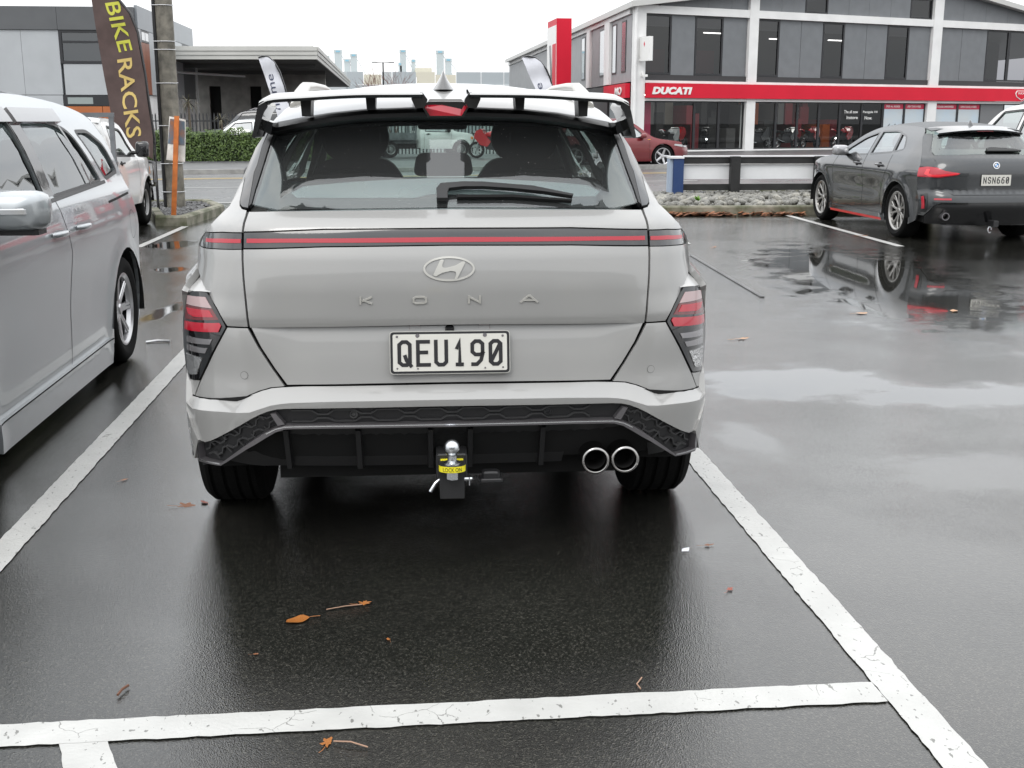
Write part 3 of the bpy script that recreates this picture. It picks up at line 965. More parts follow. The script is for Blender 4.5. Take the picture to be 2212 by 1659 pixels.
def plate(parent, M, w, h, chars, glyphh, mats=None, name='number_plate'):
    """a registration plate: M has x right, y up, z out, origin at its centre"""
    p = MB()
    pl = rounded([(-w/2, -h/2), (w/2, -h/2), (w/2, h/2), (-w/2, h/2)], .008, 4)
    p.prism(pl, 0, .002, lambda a, b, c: tuple(M @ Vector((a, b, c))))
    o = p.build(name, M_white_plate, parent)
    n = len(chars); cw = glyphh*.55; pitch = (w-.03)/n
    x0 = -w/2+.015+pitch/2
    for i, ch in enumerate(chars):
        glyph(ch, M @ Matrix.Translation((x0+i*pitch, 0, .002)), cw, glyphh, glyphh*(.145 if ch != 'N' else .125), o)
    return o

STROKES = {
    'Q': [[(.32, 0), (.68, 0), (.95, .12), (.95, .88), (.68, 1), (.32, 1), (.05, .88), (.05, .12), (.32, 0)], [(.55, .36), (.66, .2), (1.0, -.02)]],
    'E': [[(.95, 1), (.08, 1), (.08, 0), (1, 0)], [(.08, .54), (.78, .54)]],
    'U': [[(.06, 1), (.06, .12), (.30, 0), (.70, 0), (.94, .12), (.94, 1)]],
    '1': [[(.22, .74), (.55, .99), (.55, 0)], [(.24, 0), (.84, 0)]],
    '9': [[(.12, 0), (.45, .0), (.80, .18), (.94, .46), (.94, .88), (.68, 1), (.32, 1), (.06, .88), (.06, .54), (.32, .42), (.80, .42), (.94, .5)]],
    '0': [[(.32, 0), (.68, 0), (.94, .12), (.94, .88), (.68, 1), (.32, 1), (.06, .88), (.06, .12), (.32, 0)], [(.2, .2), (.8, .8)]],
    'N': [[(.04, 0), (.04, 1)], [(.96, 0), (.96, 1)], [(.10, .90), (.90, .10)]],
    'S': [[(.94, .82), (.7, 1), (.3, 1), (.06, .86), (.06, .64), (.3, .52), (.7, .5), (.94, .38), (.94, .14), (.7, 0), (.3, 0), (.06, .16)]],
    '6': [[(.88, 1), (.5, .98), (.2, .80), (.06, .5), (.06, .12), (.32, 0), (.68, 0), (.94, .12), (.94, .46), (.68, .58), (.2, .58), (.06, .46)]],
    'K': [[(.08, 0), (.08, 1)], [(1.0, 1), (.3, .45)], [(.35, .55), (1.0, 0)]],
    'O': [[(.2, 0), (.8, 0), (.97, .2), (.97, .8), (.8, 1), (.2, 1), (.03, .8), (.03, .2), (.2, 0)]],
    'A': [[(.0, 0), (.44, 1), (.56, 1), (1.0, 0)], [(.22, .28), (.78, .28)]],
}
def glyph(ch, M, w, h, t, parent, m=None, th=.0016, name='plate_letter', bev=True):
    """one character drawn with strokes of width t, centred at M's origin"""
    mb = MB(); zz = 0
    for st in STROKES[ch]:
        P = [Vector(((a-.5)*(w-t), (b-.5)*(h-t))) for a, b in st]
        n = len(P); closed = (P[0]-P[-1]).length < 1e-6
        if closed: P = P[:-1]; n -= 1
        Lf = []; Rt = []
        for i in range(n):
            a = P[i-1] if (i or closed) else None; b = P[(i+1) % n] if (i < n-1 or closed) else None
            d1 = (P[i]-a).normalized() if a is not None else None; d2 = (b-P[i]).normalized() if b is not None else None
            if d1 is None: d1 = d2
            if d2 is None: d2 = d1
            n1 = Vector((-d1.y, d1.x)); n2 = Vector((-d2.y, d2.x)); q = (n1+n2)
            q = q.normalized() if q.length > 1e-6 else n1
            k = t/2/max(.45, q.dot(n1))
            p = P[i]
            if not closed and i == 0: p = p-d1*t/2
            if not closed and i == n-1: p = p+d2*t/2
            Lf.append(p+q*k); Rt.append(p-q*k)
        m_ = n if closed else n-1
        vs = []
        for i in range(n):
            c = (Lf[i]+Rt[i])/2
            for p, z in ((Lf[i], 0), (c.lerp(Lf[i], .86), th+zz), (c.lerp(Rt[i], .86), th+zz), (Rt[i], 0)):
                vs.append(M @ Vector((p.x, p.y, z)))
        fs = []
        for i in range(m_):
            j = (i+1) % n
            for q in range(3): fs.append((4*i+q, 4*i+q+1, 4*j+q+1, 4*j+q))
        if not closed: fs += [(0, 1, 2, 3), (4*(n-1)+3, 4*(n-1)+2, 4*(n-1)+1, 4*(n-1))]
        mb.add(vs, fs); zz += .0002
    return mb.build(name, m or M_plate_black, parent)
# ================================================================== the compact SUV in the near bay
M_kona = mat('pale_grey_paint', (.338, .336, .328), .40, metal=.15, coat=1.0, coat_rough=.035)
M_satin = mat('satin_grey_trim', (.22, .21, .22), .32, metal=.8)
M_satinb = mat('bright_trim', (.7, .7, .72), .2, metal=1.0)
M_badge = mat('satin_silver_badge', (.58, .57, .53), .3, metal=.45)
M_lens = mat('smoked_lens', (.022, .022, .024), .10, coat=1.0, coat_rough=.02)
M_bar = mat('light_bar_red', (.42, .010, .028), .35, coat=.5)
M_lampk = mat('lamp_black', (.007, .007, .008), .10, coat=1.0)
M_lampw = mat('lamp_pale_lens', (.46, .33, .33), .10, coat=1.0)
M_refl = mat('lamp_reflector', (.62, .62, .62), .18, metal=.85, bump=.6, bscale=90)
M_barsl = mat('lamp_smoked_bar', (.30, .29, .30), .15, metal=.5, coat=1.0)
M_rib = mat('strip_rib_plastic', (.035, .035, .036), .3)
G_rear = glass('rear_window_glass', (.74, .82, .80), r0=.085, gain=.9, dirt=.13, dscale=70, haze=.045, dcol=(.75, .75, .72))

ks = thing('compact_suv', 'pale grey compact SUV with tow ball, seen from behind in the near bay', 'car', (.130, 3.45, 0), R(-1.1))
KG = pchip([(0, 0), (.3, .008), (.5, .025), (.6, .040), (.7, .078), (.75, .115), (.8, .175), (.84, .26), (.865, .35), (.88, .46)])
KY0A = pchip([(.79, .078), (.806, .0725), (.83, .067), (.90, .066), (1.0, .078), (1.05, .092), (1.098, .108), (1.12, .127), (1.155, .172), (1.42, .392), (1.48, .45)])
KAA = pchip([(.78, .90), (.84, .87), (.89, .845), (.957, .828), (1.044, .815), (1.098, .80), (1.145, .77), (1.21, .72), (1.3, .675), (1.42, .635)])
KY0C = pchip([(.55, .052), (.60, .058), (.627, .062), (.70, .072), (.76, .083), (.80, .092), (.82, .097)])
KUL = lin([(0, .622), (.45, .618), (.513, .615), (.558, .611), (.593, .600), (.628, .585), (.660, .568), (.729, .567), (.823, .557), (.87, .55)])
KLL = lin([(0, .583), (.36, .58), (.50, .575), (.54, .570), (.57, .562), (.598, .55), (.624, .542), (.725, .540), (.822, .529), (.87, .525)])
def FA(x, z): return KY0A(z)+KG(abs(x)*.87/KAA(z))
def FC(x, z): return KY0C(z)+KG(abs(x)*.978)-.02*sm(.45, .69, abs(x))*sm(.62, .80, z)
def FD(x, z):
    a = abs(x); u = KUL(a); l = KLL(a); t = (z-l)/(u-l)
    return FC(x, u)-.055*(1-t)
def FE(x, z):
    a = abs(x); return FC(x, KUL(a))-.055+.14*max(0, KLL(a)-z)
mA = lambda x, z: (x, FA(x, z), z)
mC = lambda x, z: (x, FC(x, z), z)
mD = lambda x, z: (x, FD(x, z), z)
mE = lambda x, z: (x, FE(x, z), z)
def FG(x, z):
    a = abs(x)
    return FE(x, .49 if a < .5 else max(.36, .49-(a-.5)*.55))+.035+.55*max(0, .50-z-.0)*(1-.35*sm(.5, .75, a))
mG = lambda x, z: (x, FG(x, z), z)
BACK = (0, -1, .25)
def mir(p): return [(-x, z) for x, z in reversed(p)]
def sym(p): return p+[(-x, z) for x, z in reversed(p)]      # half outline from the centre line outwards and back
def both(name, poly, fm, m, parent=ks, **k):
    r = []
    for sg in (1, -1):
        r.append(panel(name, poly if sg > 0 else mir(poly), fm, m, parent, BACK, **k))
    return r

# ---- tailgate
tg = panel('tailgate', [(-.614, .797), (-.528, .7985), (-.315, .802), (0, .806), (.315, .802), (.528, .7985), (.614, .797), (.619, .863), (.6255, .954), (.627, 1.0), (.627, 1.034),
      (.378, 1.043), (0, 1.0465), (-.378, 1.043), (-.627, 1.034), (-.627, 1.0), (-.6255, .954), (-.619, .863)], mA, M_kona, ks, BACK, res=.0125, rim=.018)
panel('tailgate_upper', sym([(0, 1.1515), (.31, 1.1485), (.525, 1.1455), (.617, 1.142), (.619, 1.132), (.6235, 1.112), (.6265, 1.0875), (.378, 1.0985), (0, 1.1005)]), mA, M_kona, tg, BACK, res=.011, rim=.012)
panel('tailgate_lower', sym([(0, .800), (.610, .797), (.581, .737), (.540, .671), (.5045, .6215), (.25, .625), (0, .627)]), mC, M_kona, tg, BACK, res=.014, rim=.02)
lb = panel('light_bar', sym([(0, 1.0965), (.378, 1.0945), (.6265, 1.0835), (.627, 1.0385), (.378, 1.047), (0, 1.0505)]), mA, M_lens, tg, BACK, res=.011, rim=.01, off=-.001)
panel('light_strip', sym([(0, 1.0725), (.508, 1.0685), (.617, 1.0665), (.617, 1.0535), (.508, 1.0565), (0, 1.0575)]), mA, M_bar, tg, BACK, res=.04, rim=0, off=.0006)
for sl in both('side_light_bar', [(.6345, 1.0815), (.702, 1.079), (.7735, 1.0695), (.800, 1.04), (.812, 1.0235), (.779, 1.0255), (.725, 1.0305), (.6345, 1.0355)], mA, M_lens, res=.02, rim=.01, off=-.001):
    sg = 1 if sum(v.co.x for v in sl.data.vertices) > 0 else -1
    pl = [(.636, 1.0645), (.70, 1.062), (.768, 1.0545), (.768, 1.0435), (.70, 1.0495), (.636, 1.0525)]
    panel('light_strip', pl if sg > 0 else mir(pl), mA, M_bar, sl, BACK, res=.03, rim=0, off=.0006)
# rear window with its printed border and side trims
gw_out = sym([(0, 1.1565), (.31, 1.1535), (.525, 1.150), (.609, 1.163), (.603, 1.203), (.589, 1.257), (.572, 1.335), (.55, 1.382), (.46, 1.412), (.3, 1.424), (0, 1.43)])
rw = panel('rear_window', gw_out, mA, G_rear, tg, BACK, res=.04, rim=0, off=.001)
panel('window_border', gw_out, mA, M_gloss, tg, BACK, res=.04, rim=0, off=-.004,
      holes=[rounded([(-.485, 1.186), (-.10, 1.186), (-.055, 1.196), (.055, 1.196), (.10, 1.186), (.485, 1.186), (.525, 1.30), (.50, 1.375), (.40, 1.398), (0, 1.408), (-.40, 1.398), (-.50, 1.375), (-.525, 1.30)], .06, 5)])
sheen_top = [(x, 1.243-.024*(x/.45)**2) for x in [i*.05 for i in range(10)]]  # pale film painted in for the sky sheen on the lower glass
panel('window_sheen', [(-x, z) for x, z in reversed(sheen_top[1:])]+sheen_top+[(.487, 1.20), (.47, 1.186), (.10, 1.186), (.055, 1.196), (-.055, 1.196), (-.10, 1.186), (-.47, 1.186), (-.487, 1.20)], mA, sheen_mat('painted_sheen', (.60, .68, .70), .34), tg, BACK, res=.05, rim=0, off=-.0015)
both('window_side_trim', [(.619, 1.156), (.616, 1.255), (.607, 1.279), (.598, 1.335), (.575, 1.38), (.553, 1.39), (.572, 1.335), (.5915, 1.257), (.605, 1.203), (.611, 1.163)], mA, M_blackp, tg, res=.03, rim=.015, off=.004)
both('pillar_trim', [(.6215, 1.1515), (.641, 1.1535), (.650, 1.1605), (.6535, 1.172), (.652, 1.196), (.650, 1.245), (.629, 1.327), (.600, 1.366), (.580, 1.384), (.600, 1.335), (.6095, 1.279), (.6185, 1.255)], mA, M_gloss, res=.02, rim=.015, off=.003)
# wiper
panel('wiper', [(-.032, 1.166), (-.034, 1.195), (-.020, 1.211), (.05, 1.2155), (.11, 1.2145), (.265, 1.2015), (.392, 1.1745), (.389, 1.1695), (.30, 1.184), (.20, 1.1945), (.11, 1.2005), (.05, 1.2005), (.004, 1.196), (.0, 1.185), (.0, 1.166)], mA, mat('wiper_black', (.022, .022, .023), .5), tg, BACK, res=.012, rim=.016, off=.030)
panel('wiper_blade', [(.03, 1.184), (.20, 1.184), (.388, 1.168), (.388, 1.163), (.20, 1.1765), (.03, 1.1765)], mA, M_seam, tg, BACK, res=.02, rim=.012, off=.016)
# badge and lettering
bd = ribbon('badge_ring', [(.0755*math.cos(t), .978+.0345*math.sin(t)) for t in [i*math.pi/24 for i in range(48)]], mA, .0072, M_badge, tg, BACK, off=0, res=.05, closed=True, h=.0035)
hp = [(-87, 93), (-164, -65), (-132, -75), (-72, -40), (18, -20), (68, -30), (73, -55), (53, -105), (83, -97), (168, 65), (143, 77), (68, 35), (-32, 10), (-67, 15), (-67, 45), (-47, 93)]
panel('badge_letter', rounded([(a*.000300, .978+b*.000300) for a, b in hp], .004, 3), mA, M_badge, tg, BACK, res=.02, rim=.005, off=.0035)
for ch, x, w_ in (('K', -.2565, .041), ('O', -.0905, .047), ('N', .077, .043), ('A', .2455, .055)):
    glyph(ch, frameM((x, FA(x, .884)-.0005, .884), (1, 0, 0), (0, FA(0, .90)-FA(0, .87), .03)), w_, .025, .0062, tg, M_badge, .0035, 'badge_letter')
# number plate
pz = .7215; py = FC(0, pz)-.016
PM = frameM((0, py, pz), (1, 0, 0), (0, FC(0, .78)-FC(0, .66), .12))
def prect(w, h, z0, z1, m, name, parent, r=.010):
    return MB().prism(rounded([(-w/2, -h/2), (w/2, -h/2), (w/2, h/2), (-w/2, h/2)], r, 4), z0, z1, lambda a, b, c: tuple(PM @ Vector((a, b, c)))).build(name, m, parent)
npl = prect(.372, .133, -.012, .0, M_badge, 'number_plate', ks, .013)
prect(.367, .128, .0002, .001, M_plate_black, 'plate_border', npl, .011)
prect(.352, .114, .0012, .002, M_white_plate, 'plate_face', npl, .006)
for i, ch in enumerate('QEU190'):
    glyph(ch, PM @ Matrix.Translation((-.140+i*.0561, -.002, .002)), .048 if ch != '1' else .034, .083, .0118, npl)
for x, z, r_ in ((-.163, .050, .004), (.163, .050, .004), (-.163, -.048, .003), (.163, -.048, .003), (-.10, .0525, .0065), (.108, .0525, .0065), (-.10, -.049, .003), (.108, -.049, .003)):
    MB().lathe([(0, .0045), (r_*.7, .0045), (r_, .002)], 10, PM @ Matrix.Translation((x, z, 0))).build('plate_screw', M_satin, npl, smooth=40)
MB().bbox((-.014, .075, .783), (.014, .105, .800), .004).build('reversing_camera', M_gloss, tg)
for sg in (-1, 1):
    MB().lathe([(0, .0), (.016, .0), (.018, .008)], 14, rotM(rx=R(100), loc=(sg*.107, .098, .794))).build('plate_lamp', M_lampw, tg, smooth=40)

# ---- body corners
both('quarter_panel', [(.6335, .799), (.687, .799), (.717, .8495), (.752, .8935), (.770, .911), (.790, .935), (.808, .954), (.8205, .975), (.818, 1.0), (.8115, 1.0205), (.779, 1.0225), (.725, 1.0275), (.6345, 1.0325), (.634, 1.0), (.6325, .954), (.626, .863), (.6215, .799)], mA, M_kona, res=.0135, rim=.015)
both('shoulder_panel', [(.634, 1.0848), (.702, 1.0822), (.7725, 1.0727), (.7605, 1.09), (.744, 1.103), (.716, 1.131), (.691, 1.155), (.684, 1.178), (.672, 1.216), (.659, 1.262), (.6575, 1.20), (.6575, 1.17), (.654, 1.157), (.6435, 1.1485), (.6265, 1.1455), (.6275, 1.131), (.6315, 1.112)], mA, M_kona, res=.0125, rim=.012)
both('quarter_panel', [(.622, .7945), (.686, .7945), (.736, .7095), (.787, .617), (.789, .613), (.8145, .5600), (.726, .5690), (.658, .5700), (.627, .5870), (.593, .6018), (.557, .6128), (.514, .6168), (.551, .671), (.592, .737)], mC, M_kona, res=.014, rim=.015)
both('quarter_panel', [(.7935, .6135), (.836, .6045), (.851, .6135), (.849, .558), (.8175, .5605)], mC, M_kona, res=.02, rim=.015)
XS = [i*.845/26 for i in range(27)]
def strip(fu, fl):
    return [(x, fu(abs(x))) for x in ([-a for a in reversed(XS)]+XS[1:])]+[(x, fl(abs(x))) for x in ([a for a in reversed(XS)]+[-a for a in XS[1:]])]
bp_ = panel('rear_bumper', strip(lambda a: KUL(a)-.0012, lambda a: KLL(a)+.0008), mD, M_kona, ks, (0, -.5, 1), res=.02, rim=.02)
KWL = lin([(0, .563), (.362, .560), (.503, .558), (.542, .555), (.568, .547), (.602, .532), (.642, .507), (.698, .472), (.765, .431), (.791, .424), (.802, .429), (.828, .495), (.845, .537)])
XE = [i*.802/30 for i in range(31)]
low = [(x, KWL(x)) for x in XE]
rt = low+[(.828, .495), (.846, .5385)]+[(x, KLL(x)) for x in reversed(XS[1:-1])]
panel('bumper_face', [(x, z) for x, z in rt]+[(0, KLL(0))]+[(-x, z) for x, z in reversed(rt)][:-1], mE, M_kona, bp_, BACK, res=.025, rim=.02)
for sg in (-1, 1):
    pl = [(sg*.638+.0115*math.cos(t), .648+.0115*math.sin(t)) for t in [i*math.pi/10 for i in range(20)]]
    panel('parking_sensor', pl, mC, M_kona, ks, BACK, res=.02, rim=.004, off=.0012)
    ribbon('sensor_ring', pl, mC, .0016, M_seam, ks, BACK, off=.0008, res=.01, closed=True)
# hexagon-pattern strip
KHI = lin([(0, .510), (.365, .509), (.506, .506), (.527, .503), (.553, .493), (.593, .469), (.648, .429), (.722, .369), (.797, .367)])
XH = [i*.722/24 for i in range(25)]
hexl = [(x, KWL(x)) for x in XE[:-1]]+[(.800, .426), (.797, .368), (.722, .369)]+[(x, KHI(x)) for x in reversed(XH[1:-1])]
hx = panel('textured_strip', hexl+[(0, KHI(0))]+[(-x, z) for x, z in reversed(hexl)][:-1], mE, M_blackp, bp_, BACK, res=.03, rim=.0, off=-.016)
mEi = lambda x, z: (x, FE(x, z)+.016, z)
for up in (1, -1):
    ln = []; x = -.49; k = 0
    while x < .49:
        zc = (KHI(abs(x))+KWL(abs(x)))/2
        ln += [(x, zc+up*.0185), (x+.062, zc+up*.0185), (x+.082, zc+up*.006), (x+.112, zc+up*.006)]
        x += .132
    ribbon('strip_rib', [p for p in ln if abs(p[0]) < .495], mEi, .0055, M_rib, hx, BACK, off=.0, res=.05, h=.007)
for sg in (-1, 1):
    for o_, up in ((.012, 1), (.012, -1)):
        ln = []
        for i in range(9):
            t = i/8; cx_ = .555+.205*t; cz = .522-.122*t
            d = (.022 if i % 2 else .008)*up
            for e in (-.009, .009):
                ln.append((sg*(cx_+e*.86+d*.5), cz-e*.5+d*.86))
        ribbon('strip_rib', ln, mEi, .0055, M_rib, hx, BACK, off=0, res=.05, h=.007)
    for i in range(5):
        t = (i+.5)/5; cx_ = .555+.205*t; cz = .522-.122*t
        ribbon('strip_rib', [(sg*(cx_-.014), cz-.03), (sg*(cx_+.002), cz-.012)], mEi, .005, M_rib, hx, BACK, off=0, res=.05, h=.007)
        ribbon('strip_rib', [(sg*(cx_+.0), cz+.010), (sg*(cx_+.018), cz+.026)], mEi, .005, M_rib, hx, BACK, off=0, res=.05, h=.007)
    MB().lathe([(0, .003), (.006, .003), (.008, .006), (.013, .006), (.014, 0)], 16, rotM(rx=R(90), loc=(sg*.30, FE(.30, .537)+.016, .537))).build('parking_sensor', M_gloss, hx, smooth=30)
    pl = [(.5535, .542), (.538, .544), (.511, .508), (.533, .503)]
    panel('trim_tick', pl if sg > 0 else mir(pl), mE, M_satin, bp_, BACK, res=.03, rim=.02, off=.004)
# satin trim line
KCB = lin([(0, .497), (.365, .496), (.507, .493), (.528, .489), (.554, .476), (.594, .449), (.635, .424), (.723, .360), (.80, .357)])
tr = [(x, KCB(x)) for x in XH]+[(.801, .357), (.809, .371), (.806, .42), (.7985, .42), (.7985, .3665), (.722, .368)]+[(x, KHI(x)-.0006) for x in reversed(XH[1:-1])]
trm = panel('lower_trim', tr+[(0, KHI(0)-.0006)]+[(-x, z) for x, z in reversed(tr)][:-1], mE, M_satin, bp_, BACK, res=.02, rim=.03, off=.006)
for sg in (-1, 1):
    ribbon('trim_edge', [(sg*.800, .418), (sg*.800, .3655), (sg*.724, .3675)], mE, .0045, M_satinb, trm, BACK, off=.0075, res=.02)
ribbon('trim_edge', [(-x, KHI(x)-.005) for x in reversed(XH[:20])]+[(x, KHI(x)-.005) for x in XH[1:20]], mE, .0035, M_satinb, trm, BACK, off=.0075, res=.02)
# diffuser
dfl = [(-x, KCB(x)+.004) for x in reversed(XH)]+[(x, KCB(x)+.004) for x in XH[1:]]
dfl = dfl+[(.700, .352), (.648, .348), (.640, .395), (.612, .425), (.56, .437), (.44, .433), (.392, .418), (.368, .39), (.360, .336), (-.60, .336), (-.705, .350)]
df = panel('diffuser', dfl, mG, M_blackp, bp_, BACK, res=.03, rim=.03)
for x in (-.515, -.29, -.064, .06, .29):
    mb = MB()
    y0, y1 = FG(x, .485), FG(x, .338)
    w0 = .0095
    mb.add([(x-w0, y0+.005, .486), (x+w0, y0+.005, .486), (x-w0*.8, y0-.018, .478), (x+w0*.8, y0-.018, .478), (x-w0*.8, y1-.03, .334), (x+w0*.8, y1-.03, .334), (x-w0*1.3, y1+.01, .334), (x+w0*1.3, y1+.01, .334)],
           [(0, 1, 3, 2), (2, 3, 5, 4), (4, 5, 7, 6), (0, 2, 4, 6), (1, 7, 5, 3)])
    mb.build('diffuser_fin', M_blackp, df)
# dark shell behind the gaps
panel('body_shell', sym([(0, .79), (.66, .80), (.74, .90), (.78, .96), (.78, 1.03), (.73, 1.08), (.66, 1.14), (0, 1.145)]), lambda x, z: (x, FA(x, z)+.035, z), M_seam, ks, BACK, res=.05, rim=0)
panel('body_shell', sym([(0, .60), (.55, .60), (.66, .58), (.80, .57), (.82, .61), (.84, .70), (.82, .86), (.76, .88), (.70, .80), (0, .81)]), lambda x, z: (x, FC(x, z)+.03, z), M_seam, ks, BACK, res=.05, rim=0)
panel('body_shell', sym([(0, .36), (.60, .36), (.74, .38), (.79, .43), (.80, .56), (.60, .59), (0, .61)]), lambda x, z: (x, FE(x, z)+.05+max(0, .45-z)*.5, z), M_seam, ks, BACK, res=.05, rim=0)

# ---- tail lights
for sg in (1, -1):
    f = (lambda p: p) if sg > 0 else mir
    tl = panel('tail_light', f(rounded([(.822, .8925), (.752, .8955), (.7175, .846), (.6895, .7955), (.740, .711), (.7915, .6175), (.838, .6075), (.850, .620), (.860, .708), (.854, .795), (.837, .877)], .004, 2)), mC, M_lampk, ks, BACK, res=.02, rim=.02, off=.004)
    for nm, pl, m_ in (('lamp_lens', [(.826, .876), (.757, .881), (.735, .849), (.8305, .848)], M_lampw),
                       ('lamp_lens', [(.8315, .846), (.7335, .847), (.7125, .8155), (.838, .8005)], M_reddark),
                       ('lamp_lens', [(.829, .838), (.742, .842), (.728, .822), (.80, .815), (.82, .82)], M_redlamp),
                       ('lamp_lens', [(.838, .7945), (.7085, .8065), (.703, .798), (.7125, .779), (.8395, .767)], M_redlamp),
                       ('lamp_bar', [(.833, .748), (.735, .7545), (.744, .7375), (.834, .7285)], M_barsl),
                       ('lamp_bar', [(.835, .7205), (.753, .7245), (.763, .707), (.836, .7015)], M_barsl),
                       ('lamp_reflector', [(.8425, .688), (.773, .6915), (.8015, .631), (.8385, .622)], M_refl)):
        o_ = panel(nm, f(pl), mC, m_, tl, BACK, res=.02, rim=.003, off=.0065 if m_ is not M_redlamp else .0085)

# top of the flared rear wing, above each tail light
for sg in (-1, 1):
    def wing(u, v, sg=sg):
        x0 = .742+.100*u; z0 = .8975-.012*u*u
        p = Vector((sg*x0, FC(x0, .89)+.002, z0)); q = Vector((sg*(.785+.122*u), .80, .985-.075*u*u-.01*u))
        r = p.lerp(q, v); r.x += sg*.012*math.sin(v*math.pi)*u; r.z += .018*math.sin(v*math.pi*.8)*(1-.3*u)
        return tuple(r)
    MB().grid(wing, 10, 10).build('rear_wing', M_kona, ks, smooth=60)

# ---- sides, roof, nose
class Kona(Car):
    low = staticmethod(pchip([(.10, .77), (.15, .803), (.18, .829), (.23, .847), (.28, .849), (.33, .859), (.6, .885), (.95, .903), (1.6, .90), (3.0, .90), (3.6, .903), (3.95, .87), (4.15, .80), (4.35, .70)]))
    sl = staticmethod(pchip([(.2, .95), (.4, .992), (.5, 1.0), (.88, 1.0), (.95, .985)]))
    su = staticmethod(pchip([(.88, .815), (.957, .8195), (1.02, .8145), (1.07, .777), (1.10, .748), (1.13, .718), (1.154, .693), (1.176, .685), (1.215, .672), (1.252, .658), (1.326, .632), (1.406, .575), (1.48, .54), (1.55, .50)]))
    def W(s, y, z):
        lo = s.low(y)*s.sl(z)
        up = s.su(z)+.05*sm(.45, 1.6, y)*(1-.5*sm(1.15, 1.45, z))-.10*sm(3.3, 4.3, y)
        t = sm(.885, .955, z)
        return lo*(1-t)+up*t
KC = Kona(ks, 4.35, .9, [(0, 1), (1, 1)], [(0, 1), (4, 1)], [(.2, .0), (1, .0)], [(.2, .06), (.45, .0), (.7, .02), (.95, .12)], 
          [(.36, 1.375), (.5, 1.407), (.6, 1.43), (.8, 1.46), (1.2, 1.487), (1.7, 1.497), (2.2, 1.475), (2.55, 1.42), (3.2, 1.06), (3.35, 1.02), (3.8, .975), (4.15, .90)],
          [(.36, .075), (2.4, .07), (3.2, .035), (3.6, .04), (4.15, .02)], 1.4, .90, axles=(.91, 3.57), wr=.335, ar=.39, sill=.26, paint=M_kona, flare=0, zrb=.30)
rear_edge = [(.19, .36), (.165, .40), (.152, .43), (.18, .495), (.235, .5385), (.262, .60), (.285, .62), (.335, .708), (.315, .795), (.285, .877), (.27, .8935), (.33, .915), (.40, .945), (.425, .975), (.42, 1.0), (.42, 1.0205), (.345, 1.072), (.305, 1.103), (.315, 1.131), (.335, 1.155), (.365, 1.178), (.43, 1.216), (.46, 1.252), (.54, 1.327), (.535, 1.366), (.49, 1.405)]
o = list(rear_edge)
for i in range(1, 41):
    y = .49+(KC.yf(.90)-.49)*i/40; o.append((y, KC.T(y)))
for i in range(9):
    z = .90+(.24-.90)*i/8; o.append((KC.yf(z), z))
for a in (3.57, .91):
    h = KC.sill-KC.wr; q = math.asin(h/KC.ar)
    for k in range(17):
        t = q+(math.pi-2*q)*k/16; o.append((a+KC.ar*math.cos(t), KC.wr+KC.ar*math.sin(t)))
kout = [o[0]]
for p in o[1:]:
    if math.hypot(p[0]-kout[-1][0], p[1]-kout[-1][1]) > .004: kout.append(p)
kwin = [rounded([(1.05, 1.15), (1.92, 1.09), (1.92, 1.43), (1.35, 1.415)], .04), rounded([(2.0, 1.085), (3.0, 1.07), (2.52, 1.385), (2.0, 1.43)], .04)]
KC.side_outline = lambda: kout
KC.sides(kwin, [G_dark, G_side], res=.06, frame=M_blackp)
for sg in (-1, 1):
    for a in (.91, 3.57):
        pl = []
        for rr_, rng in ((KC.ar+.055, range(17)), (KC.ar-.004, range(16, -1, -1))):
            for k in rng:
                t = -.18+(math.pi+.36)*k/16; pl.append((a+rr_*math.cos(t), KC.wr+rr_*math.sin(t)))
        panel('arch_trim', [p for p in pl if p[1] > .2], KC.SM(sg), M_blackp, ks, (sg, 0, 0), res=.06, rim=.02, off=.012)
    panel('sill_trim', [(1.32, .27), (3.16, .27), (3.16, .40), (1.32, .40)], KC.SM(sg), M_blackp, ks, (sg, 0, 0), res=.15, rim=.02, off=.01)
    for ln in ([(1.28, .42), (1.22, .8), (1.0, 1.1)], [(1.96, .42), (1.96, 1.08)], [(3.08, .42), (3.12, .9), (3.05, 1.05)]):
        ribbon('door_gap', ln, KC.SM(sg), .005, M_seam, ks, (sg, 0, 0))
    for y in (1.45, 2.15): KC.handle(sg, y, .93, M_kona, cup='dark')
    KC.mirror(sg, 2.92, 1.12, m=M_blackp)
KC.arch_liners(); KC.under()
def roof_outline(c, y0, y1, n=14, f=lambda x: 0):
    a = []; 
    for i in range(n+1):
        y = y0+(y1-y0)*i/n; a.append((c.W(y, c.T(y)), y))
    return a+[(-x, y) for x, y in reversed(a)]
rr_ = [(0, .398), (.084, .40), (.256, .41), (.366, .42), (.458, .435), (.528, .462), (.558, .485), (.572, .51)]
ra = [(KC.W(y, KC.T(y)), y) for y in [.55+i*(2.48-.55)/16 for i in range(17)]]
panel('roof', rr_+ra+[(-x, y) for x, y in reversed(rr_[1:]+ra)], KC.TM, M_kona, ks, (0, 0, 1), res=.06, rim=.01)
panel('windscreen', roof_outline(KC, 2.50, 3.20, 8), KC.TM, G_shield, ks, (0, .5, 1), res=.1, rim=0)
panel('bonnet', roof_outline(KC, 3.22, KC.yf(.90), 8), KC.TM, M_kona, ks, (0, 0, 1), res=.1, rim=.01)
zz = [.24+.66*i/10 for i in range(11)]
fo = [(KC.W(KC.yf(z), z), z) for z in zz]
panel('front_bumper', fo+[(-x, z) for x, z in reversed(fo)], KC.FM, M_kona, ks, (0, 1, 0), res=.08, rim=.01)

